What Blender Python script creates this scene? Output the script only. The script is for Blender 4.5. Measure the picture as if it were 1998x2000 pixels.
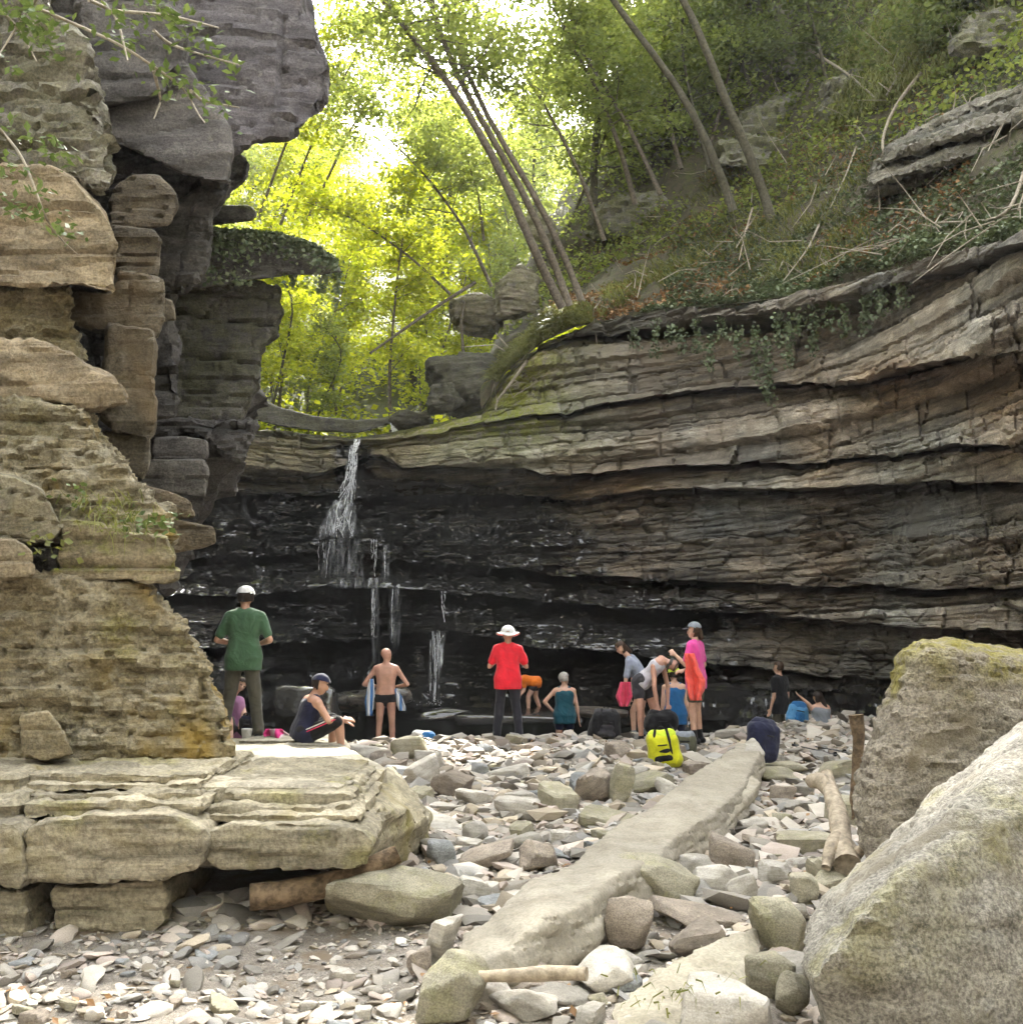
import bpy, bmesh, math, random
import numpy as np
from mathutils import Vector, Matrix

for _o in list(bpy.data.objects):
    bpy.data.objects.remove(_o)
SC = bpy.context.scene
COL = SC.collection
rng = np.random.default_rng(7)
random.seed(7)

# ------------------------------------------------------------------ camera
F = 2000.0                       # focal length in photo pixels
PITCH = math.atan(270 / F)
CAMZ = 1.5
cam_d = bpy.data.cameras.new('camera')
cam = bpy.data.objects.new('camera', cam_d)
COL.objects.link(cam)
cam_d.sensor_width = 36; cam_d.lens = 36.0
cam_d.clip_start = 0.05; cam_d.clip_end = 2000
cam.location = (0, 0, CAMZ)
cam.rotation_euler = (math.pi / 2 + PITCH, 0, 0)
SC.camera = cam

# ------------------------------------------------------------------ sky, sun, exposure
SUN_AZ = math.radians(3)       # measured from +Y towards +X: the sun stands behind the waterfall, to the left
SUN_EL = math.radians(44)
world = bpy.data.worlds.new('World'); SC.world = world
world.use_nodes = True
wn = world.node_tree.nodes; wl = world.node_tree.links
sky = wn.new('ShaderNodeTexSky'); sky.sky_type = 'NISHITA'; sky.sun_disc = False
sky.sun_elevation = SUN_EL; sky.sun_rotation = SUN_AZ
sky.dust_density = 4.0; sky.air_density = 1.0; sky.ozone_density = 1.0
hs = wn.new('ShaderNodeHueSaturation'); hs.inputs['Saturation'].default_value = 0.12
wl.new(sky.outputs[0], hs.inputs['Color'])
wl.new(hs.outputs[0], wn['Background'].inputs[0])
wn['Background'].inputs[1].default_value = 0.15
sun_d = bpy.data.lights.new('sun', 'SUN'); sun_d.energy = 2.7; sun_d.angle = math.radians(0.6)
sun_d.color = (1.0, 0.95, 0.84)
sun = bpy.data.objects.new('sun', sun_d); COL.objects.link(sun)
sdir = Vector((math.sin(SUN_AZ) * math.cos(SUN_EL), math.cos(SUN_AZ) * math.cos(SUN_EL), math.sin(SUN_EL)))
sun.rotation_euler = sdir.to_track_quat('Z', 'Y').to_euler()
sun.location = sdir * 60
SC.view_settings.view_transform = 'Standard'
SC.view_settings.look = 'None'
SC.view_settings.gamma = 1.0
SC.view_settings.exposure = 3.2
SC.cycles.use_denoising = True
SC.cycles.use_adaptive_sampling = True
SC.cycles.adaptive_threshold = 0.03
SC.cycles.max_bounces = 4
SC.cycles.diffuse_bounces = 2
SC.cycles.glossy_bounces = 2
SC.cycles.transmission_bounces = 2
SC.cycles.sample_clamp_indirect = 6.0

# ------------------------------------------------------------------ photo pixel -> world
_c, _s = math.cos(PITCH), math.sin(PITCH)
def AE(u, v):
    """azimuth and elevation slopes of a photo pixel"""
    k = (1000.0 - np.asarray(v, float)) / F; h = (np.asarray(u, float) - 999.0) / F
    dy = _c - k * _s
    return h / dy, (_s + k * _c) / dy
def P(u, v, Y):
    a, e = AE(u, v)
    return np.stack(np.broadcast_arrays(a * Y, np.asarray(Y, float) + 0 * a, CAMZ + e * Y), -1)
def G(u, v, z=0.0):
    a, e = AE(u, v)
    Y = (z - CAMZ) / e
    return np.stack(np.broadcast_arrays(a * Y, Y, z + 0 * Y), -1)

# ------------------------------------------------------------------ noise
def _h(i, j, k, s):
    n = (i.astype(np.int64) * 374761393 + j.astype(np.int64) * 668265263 + k.astype(np.int64) * 2147483647 + s * 1274126177) & 0xFFFFFFFF
    n = ((n ^ (n >> 13)) * 1274126177) & 0xFFFFFFFF
    n = ((n ^ (n >> 16)) * 2246822519) & 0xFFFFFFFF
    return ((n ^ (n >> 15)) & 0xFFFFFF) / float(0xFFFFFF)
def vnoise(p, s=0):
    f = np.floor(p); t = p - f; t = t * t * (3 - 2 * t); f = f.astype(np.int64)
    r = 0
    for a in (0, 1):
        wx = t[:, 0] if a else 1 - t[:, 0]
        for b in (0, 1):
            wy = t[:, 1] if b else 1 - t[:, 1]
            for c in (0, 1):
                wz = t[:, 2] if c else 1 - t[:, 2]
                r = r + wx * wy * wz * _h(f[:, 0] + a, f[:, 1] + b, f[:, 2] + c, s)
    return r * 2 - 1
def fbm(p, o=4, s=0, rough=0.5):
    r = 0; a = 1.0; tot = 0
    p = np.asarray(p, float)
    for i in range(o):
        r = r + a * vnoise(p, s + i * 17); tot += a; a *= rough; p = p * 2.03 + 11.3
    return r / tot
def worley(p, s=0):
    """random value of the nearest cell, and F2-F1"""
    f = np.floor(p).astype(np.int64)
    d1 = np.full(len(p), 9.0); d2 = np.full(len(p), 9.0); val = np.zeros(len(p))
    for a in (-1, 0, 1):
        for b in (-1, 0, 1):
            for c in (-1, 0, 1):
                i, j, k = f[:, 0] + a, f[:, 1] + b, f[:, 2] + c
                q = np.stack([i + .5 + .8 * (_h(i, j, k, s + 1) - .5), j + .5 + .8 * (_h(i, j, k, s + 2) - .5), k + .5 + .8 * (_h(i, j, k, s + 3) - .5)], -1)
                d = np.sqrt(((p - q) ** 2).sum(1))
                h = _h(i, j, k, s + 4)
                near = d < d1
                fac = ((p - q) * (np.stack([h, _h(i, j, k, s + 5), _h(i, j, k, s + 6)], -1) - .5)).sum(1)
                d2 = np.where(near, d1, np.minimum(d2, d)); val = np.where(near, h + 1.5 * fac, val); d1 = np.where(near, d, d1)
    return val, d2 - d1
def sstep(a, b, x):
    t = np.clip((x - a) / (b - a), 0, 1); return t * t * (3 - 2 * t)

# ------------------------------------------------------------------ object helpers
def link(name, data, parent=None, label=None, cat=None, group=None, kind=None):
    o = bpy.data.objects.new(name, data); COL.objects.link(o)
    if parent is not None: o.parent = parent
    if label: o['label'] = label
    if cat: o['category'] = cat
    if group: o['group'] = group
    if kind: o['kind'] = kind
    return o
def empty(name, loc=(0, 0, 0), rz=0.0, **kw):
    o = link(name, None, **kw); o.location = loc; o.rotation_euler[2] = rz; o.empty_display_size = 0.1
    return o
def mesh(name, V, Fc, mat=None, smooth=True, attrs=None, sharp=None):
    """V (n,3); Fc an (m,3|4) array, or a list of arrays / of index lists"""
    me = bpy.data.meshes.new(name)
    V = np.asarray(V, np.float32)
    if isinstance(Fc, np.ndarray): Fc = [Fc]
    if len(Fc) and not isinstance(Fc[0], np.ndarray):
        idx = np.concatenate([np.asarray(f) for f in Fc]); cnt = np.array([len(f) for f in Fc])
    else:
        idx = np.concatenate([f.ravel() for f in Fc]); cnt = np.concatenate([np.full(len(f), f.shape[1]) for f in Fc])
    me.vertices.add(len(V)); me.vertices.foreach_set('co', V.ravel())
    me.loops.add(len(idx)); me.loops.foreach_set('vertex_index', idx.astype(np.int32))
    me.polygons.add(len(cnt)); st = np.concatenate([[0], np.cumsum(cnt)[:-1]])
    me.polygons.foreach_set('loop_start', st.astype(np.int32))
    me.polygons.foreach_set('use_smooth', np.full(len(cnt), bool(smooth)))
    for k, a in (attrs or {}).items():
        a = np.asarray(a, np.float32)
        if a.ndim == 1:
            at = me.attributes.new(k, 'FLOAT', 'POINT'); at.data.foreach_set('value', a)
        else:
            at = me.attributes.new(k, 'FLOAT_COLOR', 'POINT')
            at.data.foreach_set('color', np.concatenate([a, np.ones((len(a), 1), np.float32)], 1).ravel())
    me.update(calc_edges=True); me.validate()
    if mat is not None: me.materials.append(mat)
    if sharp: me.set_sharp_from_angle(angle=math.radians(sharp))
    return me
def remesh(V, Fc, voxel):
    me = mesh('tmp', V, Fc); o = bpy.data.objects.new('tmp', me); COL.objects.link(o)
    m = o.modifiers.new('r', 'REMESH'); m.mode = 'VOXEL'; m.voxel_size = voxel
    dg = bpy.context.evaluated_depsgraph_get(); dg.update()
    ev = o.evaluated_get(dg); em = ev.to_mesh()
    n = len(em.vertices); vv = np.empty(n * 3, np.float32); em.vertices.foreach_get('co', vv)
    k = len(em.loops); li = np.empty(k, np.int32); em.loops.foreach_get('vertex_index', li)
    ev.to_mesh_clear()
    bpy.data.objects.remove(o); bpy.data.meshes.remove(me)
    return vv.reshape(-1, 3).astype(float), li.reshape(-1, 4)
def smooth_v(V, Q, it, lam=0.5):
    e = np.concatenate([Q[:, [0, 1]], Q[:, [1, 2]], Q[:, [2, 3]], Q[:, [3, 0]]])
    e = np.concatenate([e, e[:, ::-1]])
    n = len(V); deg = np.maximum(np.bincount(e[:, 0], minlength=n), 1)
    for _ in range(it):
        V = V + lam * (np.stack([np.bincount(e[:, 0], V[e[:, 1], c], n) for c in range(3)], -1) / deg[:, None] - V)
    return V
def normals(V, Q):
    if Q.shape[1] == 4: fn = np.cross(V[Q[:, 2]] - V[Q[:, 0]], V[Q[:, 3]] - V[Q[:, 1]])
    else: fn = np.cross(V[Q[:, 1]] - V[Q[:, 0]], V[Q[:, 2]] - V[Q[:, 0]])
    n = np.zeros_like(V)
    for c in range(3):
        for j in range(Q.shape[1]): n[:, c] += np.bincount(Q[:, j], fn[:, c], len(V))
    return n / (np.linalg.norm(n, axis=1, keepdims=True) + 1e-12)
def hull(pts):
    bm = bmesh.new()
    for p in pts: bm.verts.new(p)
    r = bmesh.ops.convex_hull(bm, input=bm.verts)
    bmesh.ops.delete(bm, geom=[g for g in r['geom_interior'] if isinstance(g, bmesh.types.BMVert)], context='VERTS')
    bm.verts.index_update(); bm.verts.ensure_lookup_table()
    V = np.array([v.co[:] for v in bm.verts]); Fc = [[v.index for v in f.verts] for f in bm.faces]
    bm.free(); return V, Fc
def bricks(V, wd, th, s):
    """squarish fracture blocks: bedding planes and two sets of joints, unevenly spaced and warped"""
    w = .45 * np.stack([fbm(V / (wd * 1.6), 3, s + 5 + i) for i in range(3)], -1)
    z = V[:, 2] / th + .12 * V[:, 0] / th * .3 + .6 * fbm(V / (wd * 3), 2, s + 9); r = np.floor(z); fz = z - r; ri = r.astype(np.int64); o = 0 * ri
    x = V[:, 0] / (wd * (.6 + .9 * _h(ri, o, o, s))) + 7 * _h(ri, o, o + 1, s) + w[:, 0]; y = V[:, 1] / (wd * (.6 + .9 * _h(ri, o, o + 2, s))) + 7 * _h(ri, o, o + 3, s) + w[:, 1]
    cx, cy = np.floor(x), np.floor(y); fx, fy = x - cx, y - cy; cx, cy = cx.astype(np.int64), cy.astype(np.int64)
    val = .45 * _h(ri, o, o + 4, s) + .55 * _h(ri, cx, cy, s + 1) + .35 * ((fx - .5) * (_h(ri, cx, cy, s + 2) - .5) + (fz - .5) * (_h(ri, cx, cy, s + 3) - .5))
    g = np.maximum(np.maximum(1 - sstep(0, .10, np.minimum(fz, 1 - fz)), (1 - sstep(0, .05, np.minimum(fx, 1 - fx))) * .7), (1 - sstep(0, .05, np.minimum(fy, 1 - fy))) * .7)
    return val, g * (.35 + .65 * _h(ri, cx, cy, s + 6))
def rockify(V, Q, seed, amp, strata=None, cell=None, fine=1.0, flat=0.0):
    """weather a remeshed solid: broad noise, bedding steps, fractured cells"""
    N = normals(V, Q); d = amp * fbm(V / (amp * 9), 5, seed)
    if cell:
        cs, ca, ar = cell                       # joint spacing, amplitude, spacing : bed thickness
        v1_, g1_ = bricks(V, cs, cs / ar, seed); v2_, g2_ = bricks(V, cs * .42, cs / ar * .38, seed + 40)
        val, gap = worley(V * np.array([1, 1, 1.6]) / (cs * .3), seed)
        d = d + ca * 1.15 * (v1_ - .5) - ca * .55 * g1_ + .6 * ca * (v2_ - .5) - ca * .3 * g2_ + .3 * ca * (val - .5) - .15 * ca * (1 - sstep(0, .12, gap))
    if strata:
        th, sa, dip = strata                    # bed thickness, amplitude, dip (x, y)
        h = V[:, 2] + V[:, 0] * dip[0] + V[:, 1] * dip[1] + .35 * th * fbm(V / (th * 7), 3, seed + 9)
        hh = h / th + .4 * vnoise(np.stack([h / th * .31, 0 * h, 0 * h], -1), seed)
        r = np.floor(hh); fr = hh - r
        rv = _h(r.astype(np.int64), np.zeros(len(r), np.int64), np.zeros(len(r), np.int64), seed + 3)
        steep = 1 - np.abs(N[:, 2]) ** 2
        d = d + steep * sa * (rv - .5) - steep * sa * .8 * (1 - sstep(0, .14, fr))
    V = V + N * d[:, None]
    return V
# ------------------------------------------------------------------ materials
class NT:
    def __init__(s, m): s.t = m.node_tree; s.n = s.t.nodes; s.l = s.t.links
    def __call__(s, typ, **kw):
        n = s.n.new(typ)
        for k, v in kw.items():
            if k.startswith('_'): setattr(n, k[1:], v)
            else:
                i = n.inputs[int(k[1:])] if k[0] == 'i' and k[1:].isdigit() else n.inputs[k.replace('__', ' ')]
                if isinstance(v, bpy.types.NodeSocket): s.l.new(v, i)
                else: i.default_value = v
        return n
    def mix(s, fac, a, b, mode='MIX'):
        n = s.n.new('ShaderNodeMix'); n.data_type = 'RGBA'; n.blend_type = mode
        for i, v in ((0, fac), (6, a), (7, b)):
            if isinstance(v, bpy.types.NodeSocket): s.l.new(v, n.inputs[i])
            else: n.inputs[i].default_value = v if i == 0 or len(v) == 4 else (*v, 1)
        return n.outputs[2]
    def math(s, op, a, b=0.0, c=0.0, clamp=False):
        n = s.n.new('ShaderNodeMath'); n.operation = op; n.use_clamp = clamp
        for i, v in enumerate((a, b, c)):
            if isinstance(v, bpy.types.NodeSocket): s.l.new(v, n.inputs[i])
            else: n.inputs[i].default_value = v
        return n.outputs[0]
    def step(s, x, lo, hi):
        n = s.n.new('ShaderNodeMapRange'); n.interpolation_type = 'SMOOTHSTEP'
        s.l.new(x, n.inputs[0]); n.inputs[1].default_value = lo; n.inputs[2].default_value = hi
        return n.outputs[0]
    def noise(s, vec, scale, detail=6, rough=.6, dist=0.0):
        n = s.n.new('ShaderNodeTexNoise'); n.inputs['Scale'].default_value = scale; n.inputs['Detail'].default_value = detail
        n.inputs['Roughness'].default_value = rough; n.inputs['Distortion'].default_value = dist
        s.l.new(vec, n.inputs['Vector']); return n.outputs[0]
    def attr(s, name): 
        n = s.n.new('ShaderNodeAttribute'); n.attribute_name = name; return n
def newmat(name):
    m = bpy.data.materials.new(name); m.use_nodes = True
    return m, NT(m), m.node_tree.nodes['Principled BSDF']
def rgb(h):
    c = [int(h[i:i + 2], 16) / 255 for i in (0, 2, 4)]
    return tuple(x / 12.92 if x <= .04045 else ((x + .055) / 1.055) ** 2.4 for x in c)

def rock_mat(name, ca, cb, cc, strata=3.0, strata_amt=.5, moss=0.0, mosscol=(.10, .11, .015), lichen=0.0, stain=None,
             attrs=(), bump=.5, rough=.85, scale=1.0, objvar=0.0, vcol=False, speck=.35, topgreen=False, flake=0.0):
    m, n, b = newmat(name)
    tc = n('ShaderNodeTexCoord'); pos = tc.outputs['Object']
    if objvar:
        oi = n('ShaderNodeObjectInfo')
        off = n('ShaderNodeVectorMath', _operation='SCALE', i0=(37.0, 17.0, 23.0)); n.l.new(oi.outputs['Random'], off.inputs['Scale'])
        pos = n('ShaderNodeVectorMath', _operation='ADD', i0=pos, i1=off.outputs[0]).outputs[0]
    big = n.noise(pos, .7 * scale, 3, .6); mid = n.noise(pos, 3.5 * scale, 5, .68); fine = n.noise(pos, 38 * scale, 3, .7)
    mp = n('ShaderNodeMapping', Vector=pos); mp.inputs['Scale'].default_value = (.35 * strata, .35 * strata, 3.2 * strata)
    st = n.noise(mp.outputs[0], 1.0, 4, .62, .6)
    if flake:
        fm = n('ShaderNodeMapping', Vector=n('ShaderNodeVectorMath', _operation='ADD', i0=pos, i1=n('ShaderNodeVectorMath', _operation='SCALE', i0=n('ShaderNodeTexNoise', Vector=pos, Scale=flake * .5, Detail=3.0).outputs['Color'], Scale=.5 / flake).outputs[0]).outputs[0]); fm.inputs['Scale'].default_value = (flake, flake, flake * 2.8)
        vo = n('ShaderNodeTexVoronoi', Vector=fm.outputs[0], Scale=1.0); vo2 = n('ShaderNodeTexVoronoi', Vector=fm.outputs[0], Scale=2.6)
        fl1 = n('ShaderNodeSeparateColor', Color=vo.outputs['Color']).outputs[0]; fl2 = n('ShaderNodeSeparateColor', Color=vo2.outputs['Color']).outputs[0]
        flh = n.math('MULTIPLY_ADD', fl2, .5, fl1)
    if vcol: col = n.attr('col').outputs['Color']
    else:
        col = n.mix(n.step(big, .35, .65), ca, cb)
        col = n.mix(n.step(mid, .42, .7), col, cc)
    sv = n.mix(n.step(st, .3, .72), (1 - strata_amt,) * 3, (1 + .45 * strata_amt,) * 3)
    col = n.mix(1.0, col, sv, 'MULTIPLY')
    if flake: col = n.mix(1.0, col, n.mix(n.math('MULTIPLY', flh, .66), (.72,) * 3, (1.22,) * 3), 'MULTIPLY')
    fv = n.mix(n.step(fine, .3, .7), (1 - speck,) * 3, (1 + speck * .6,) * 3)
    col = n.mix(1.0, col, fv, 'MULTIPLY')
    if objvar:
        ov = n.mix(oi.outputs['Random'], (1 - objvar,) * 3, (1 + objvar,) * 3); col = n.mix(1.0, col, ov, 'MULTIPLY')
    if stain:
        sc, lo, hi, scol = stain
        mp2 = n('ShaderNodeMapping', Vector=pos); mp2.inputs['Scale'].default_value = (1, 1, .45)
        col = n.mix(n.step(n.noise(mp2.outputs[0], sc, 4, .6, .5), lo, hi), col, scol)
    if lichen:
        col = n.mix(n.math('MULTIPLY', n.step(n.noise(pos, 5.5 * scale, 4, .7), .56, .66), lichen), col, (.42, .40, .34))
    ge = n('ShaderNodeNewGeometry'); nz = n('ShaderNodeSeparateXYZ', Vector=ge.outputs['Normal']).outputs['Z']
    if moss:
        up = n.step(nz, -.1, .6)
        mk = n.math('MULTIPLY', n.step(n.noise(pos, 1.7 * scale, 5, .7), .5, .62), moss)
        mk = n.math('MULTIPLY', mk, n.math('ADD', n.math('MULTIPLY', up, .6), .4)) if topgreen else mk
        col = n.mix(mk, col, n.mix(n.step(fine, .3, .7), mosscol, tuple(x * 2.2 for x in mosscol)))
    rg = rough
    if 'moss' in attrs:
        a = n.attr('moss').outputs['Fac']
        k = n.math('MULTIPLY', a, n.step(n.noise(pos, 4 * scale, 5, .75), .36, .56), clamp=True)
        col = n.mix(k, col, n.mix(n.step(fine, .3, .7), mosscol, tuple(x * 2.4 for x in mosscol)))
    if 'tint' in attrs:
        col = n.mix(1.0, col, n.attr('tint').outputs['Color'], 'MULTIPLY')
    if 'wet' in attrs:
        w = n.attr('wet').outputs['Fac']
        w = n.step(n.math('ADD', w, n.math('MULTIPLY', n.math('SUBTRACT', mid, .5), .8)), .3, .6)
        col = n.mix(w, col, n.mix(1.0, col, (.11, .105, .115), 'MULTIPLY'))
        rr = n.math('MULTIPLY_ADD', n.step(mid, .4, .65), .2, .06)
        rgn = n('ShaderNodeMix', _data_type='FLOAT'); n.l.new(w, rgn.inputs[0]); rgn.inputs[2].default_value = rough; n.l.new(rr, rgn.inputs[3])
        rg = rgn.outputs[0]
    if 'wet' in attrs: n.l.new(w, b.inputs['Coat Weight']); b.inputs['Coat Roughness'].default_value = .07; b.inputs['Coat IOR'].default_value = 1.8
    n.l.new(col, b.inputs['Base Color'])
    if isinstance(rg, float): b.inputs['Roughness'].default_value = rg
    else: n.l.new(rg, b.inputs['Roughness'])
    b.inputs['Specular IOR Level'].default_value = .35 if 'wet' not in attrs else .7
    hsum = n.math('ADD', n.math('MULTIPLY', n.noise(pos, 7 * scale, 6, .75), .06), n.math('MULTIPLY', st, .05 * min(1, strata_amt * 1.5)))
    if flake: hsum = n.math('MULTIPLY_ADD', flh, .16 / flake, hsum)
    if 'wet' in attrs: hsum = n.math('MULTIPLY_ADD', n.math('MULTIPLY', w, n.noise(mp.outputs[0], 9.0, 3, .6)), .05, hsum)
    bp = n('ShaderNodeBump', Strength=bump, Distance=1.0 / scale ** .5, Height=hsum)
    n.l.new(bp.outputs[0], b.inputs['Normal'])
    return m
def plain(name, col, rough=.8, var=.25, scale=8, bump=0.0, spec=.3, sheen=0.0):
    m, n, b = newmat(name)
    pos = n('ShaderNodeTexCoord').outputs['Object']
    t = n.noise(pos, scale, 6, .65)
    c = n.mix(1.0, col, n.mix(n.step(t, .3, .7), (1 - var,) * 3, (1 + var,) * 3), 'MULTIPLY')
    n.l.new(c, b.inputs['Base Color']); b.inputs['Roughness'].default_value = rough; b.inputs['Specular IOR Level'].default_value = spec
    if sheen: b.inputs['Sheen Weight'].default_value = sheen
    if bump:
        bp = n('ShaderNodeBump', Strength=bump, Distance=.02, Height=t); n.l.new(bp.outputs[0], b.inputs['Normal'])
    return m
def leaf_mat(name, ca, cb, trans=.5, var=.5):
    m, n, b = newmat(name)
    r = n('ShaderNodeNewGeometry').outputs['Random Per Island']
    pos = n('ShaderNodeTexCoord').outputs['Object']
    c = n.mix(r, ca, cb)
    c = n.mix(1.0, c, n.mix(n.step(n.noise(pos, .9, 3), .35, .65), (1 - var * .5,) * 3, (1 + var * .5,) * 3), 'MULTIPLY')
    n.l.new(c, b.inputs['Base Color']); b.inputs['Roughness'].default_value = .5; b.inputs['Specular IOR Level'].default_value = .25
    tr = n('ShaderNodeBsdfTranslucent', Color=n.mix(1.0, c, (1.15, 1.1, .55), 'MULTIPLY'))
    mx = n('ShaderNodeMixShader', Fac=trans, i1=b.outputs[0], i2=tr.outputs[0])
    n.l.new(mx.outputs[0], m.node_tree.nodes['Material Output'].inputs['Surface'])
    return m
M = {}
M['cliff'] = rock_mat('grey_brown_bedded_rock', (.20, .182, .155), (.28, .252, .212), (.37, .342, .30), strata=2.0, strata_amt=.6, attrs=('wet', 'tint', 'moss'), bump=1.0, flake=2.6, stain=(.35, .54, .7, (.18, .155, .125)))
M['tan'] = rock_mat('tan_block_rock', flake=1.6, ca=(.27, .23, .17), cb=(.34, .30, .23), cc=(.22, .195, .15), strata=2.2, strata_amt=.4, attrs=('tint', 'moss'), stain=(.9, .52, .68, (.24, .175, .10)), lichen=.3, bump=.9)
M['grey'] = rock_mat('shadow_grey_rock', flake=2.0, ca=(.17, .16, .15), cb=(.22, .205, .19), cc=(.14, .13, .125), strata=1.6, strata_amt=.4, attrs=('tint', 'moss'), lichen=.2, bump=.9)
M['rubble'] = rock_mat('ochre_crumbling_rock', (.38, .33, .235), (.29, .25, .175), (.48, .44, .36), strata=2.6, strata_amt=.3, attrs=('tint', 'moss'), stain=(.8, .5, .62, (.36, .26, .085)), lichen=.55, bump=1.2, flake=9.0, mosscol=(.13, .12, .025))
M['ledge'] = rock_mat('pale_ledge_rock', (.33, .30, .24), (.39, .36, .30), (.28, .255, .20), strata=3.0, strata_amt=.5, attrs=('tint', 'moss'), lichen=.35, bump=.55, stain=(1.3, .56, .70, (.22, .19, .10)), mosscol=(.13, .125, .03))
M['boulder'] = rock_mat('lichen_boulder_rock', (.30, .28, .24), (.37, .345, .30), (.22, .20, .17), strata=1.2, strata_amt=.25, attrs=('tint', 'moss'), lichen=.45, bump=.8, stain=(1.6, .54, .68, (.20, .175, .13)), mosscol=(.14, .13, .015), scale=1.6, speck=.55)
M['slab'] = rock_mat('smooth_grey_slab_rock', (.36, .33, .28), (.42, .39, .34), (.31, .28, .235), strata=3, strata_amt=.2, attrs=('tint',), bump=.3, scale=1.5, speck=.2)
M['stone'] = rock_mat('river_stone', (.39, .36, .315), (.45, .42, .375), (.31, .285, .245), strata=7, strata_amt=.25, bump=.35, scale=3.0, objvar=.28, speck=.2)
M['stone_olive'] = rock_mat('olive_river_stone', (.31, .28, .205), (.37, .34, .26), (.25, .23, .165), strata=6, strata_amt=.25, bump=.4, scale=3.0, objvar=.2, moss=.25, mosscol=(.12, .12, .03))
M['stone_brown'] = rock_mat('brown_river_stone', (.30, .25, .20), (.37, .315, .26), (.23, .19, .155), strata=6, strata_amt=.3, bump=.4, scale=3.0, objvar=.2)
M['stone_slate'] = rock_mat('slate_river_stone', (.24, .25, .255), (.30, .305, .305), (.20, .205, .21), strata=7, strata_amt=.25, bump=.35, scale=3.0, objvar=.2)
M['pebble'] = rock_mat('pebble_stone', (.4,) * 3, (.4,) * 3, (.4,) * 3, strata=7, strata_amt=.12, bump=.2, scale=5.0, vcol=True, speck=.2)
M['gravel'] = rock_mat('gravel_ground', (.30, .265, .225), (.24, .205, .17), (.37, .335, .29), strata=1, strata_amt=.1, bump=.9, scale=4.0, speck=.55, stain=(3.0, .5, .64, (.22, .17, .12)))
M['soil'] = rock_mat('slope_soil', (.085, .07, .045), (.12, .10, .065), (.065, .062, .035), strata=1, strata_amt=.2, bump=1.0, scale=2.0, speck=.6, moss=.5, mosscol=(.06, .075, .015))
M['forest_floor'] = rock_mat('forest_floor', (.075, .085, .02), (.10, .10, .025), (.06, .08, .02), strata=1, strata_amt=.1, bump=.8, scale=1.0, speck=.5)
M['bark'] = plain('grey_bark', (.115, .095, .07), .9, .45, 14, .6)
M['bark_dark'] = plain('mossy_bark', (.075, .068, .045), .9, .45, 14, .6)
M['wood'] = plain('bleached_driftwood', (.36, .30, .225), .8, .35, 22, .5)
M['wood_dark'] = plain('brown_driftwood', (.15, .105, .065), .85, .6, 16, 1.0)
M['twig'] = plain('dry_pale_twig', (.30, .26, .20), .85, .3, 20, .3)
M['leaf_sun'] = leaf_mat('sunlit_leaf', (.27, .34, .025), (.44, .47, .04), .65)  # sunlight painted into the leaf colour: yellower and brighter
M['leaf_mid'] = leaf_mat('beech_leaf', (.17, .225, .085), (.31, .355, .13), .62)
M['leaf_dark'] = leaf_mat('shade_leaf', (.10, .135, .055), (.18, .215, .09), .5)  # shade painted into the leaf colour: a darker copy
M['leaf_ivy'] = leaf_mat('ivy_leaf', (.075, .105, .055), (.19, .22, .13), .12)
M['leaf_near'] = leaf_mat('near_branch_leaf', (.075, .115, .04), (.15, .20, .08), .3)
M['grass'] = leaf_mat('hanging_grass', (.13, .15, .045), (.24, .24, .09), .35)
M['litter'] = leaf_mat('dead_leaf', (.20, .10, .045), (.33, .20, .10), .1)
def water_mat():
    m, n, b = newmat('dark_pool_water')
    pos = n('ShaderNodeTexCoord').outputs['Object']
    b.inputs['Base Color'].default_value = (.012, .014, .012, 1); b.inputs['Roughness'].default_value = .06
    b.inputs['IOR'].default_value = 1.33; b.inputs['Specular IOR Level'].default_value = .5
    mp = n('ShaderNodeMapping', Vector=pos); mp.inputs['Scale'].default_value = (1, 2.2, 1)
    bp = n('ShaderNodeBump', Strength=.25, Distance=.05, Height=n.noise(mp.outputs[0], 5, 4, .55)); n.l.new(bp.outputs[0], b.inputs['Normal'])
    return m
M['water'] = water_mat()
def foam_mat():
    m, n, b = newmat('falling_white_water')
    pos = n('ShaderNodeTexCoord').outputs['Object']
    b.inputs['Base Color'].default_value = (.82, .83, .86, 1); b.inputs['Roughness'].default_value = .25
    mp = n('ShaderNodeMapping', Vector=pos); mp.inputs['Scale'].default_value = (30, 30, 7.0)
    a = n.step(n.noise(mp.outputs[0], 1.0, 4, .7), .42, .6)
    tr = n('ShaderNodeBsdfTransparent')
    mx = n('ShaderNodeMixShader', Fac=n.math('MULTIPLY_ADD', a, .85, .08), i1=tr.outputs[0], i2=b.outputs[0])
    n.l.new(mx.outputs[0], m.node_tree.nodes['Material Output'].inputs['Surface'])
    return m
M['foam'] = foam_mat()
def veil_mat():
    m, n, b = newmat('thin_water_veil')
    pos = n('ShaderNodeTexCoord').outputs['Object']; b.inputs['Base Color'].default_value = (.80, .82, .86, 1); b.inputs['Roughness'].default_value = .3
    mp = n('ShaderNodeMapping', Vector=pos); mp.inputs['Scale'].default_value = (16, 3, 1.1); mp2 = n('ShaderNodeMapping', Vector=pos); mp2.inputs['Scale'].default_value = (18, 5, 3)
    a = n.math('MULTIPLY', n.step(n.noise(mp.outputs[0], 1.0, 4, .65), .36, .74), n.step(n.noise(mp2.outputs[0], 1.0, 3, .6), .2, .75))
    mx = n('ShaderNodeMixShader', Fac=n.math('MULTIPLY', n.math('MULTIPLY', a, n.attr('thick').outputs['Fac']), 1.0), i1=n('ShaderNodeBsdfTransparent').outputs[0], i2=b.outputs[0]); n.l.new(mx.outputs[0], m.node_tree.nodes['Material Output'].inputs['Surface'])
    return m
M['veil'] = veil_mat()
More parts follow.
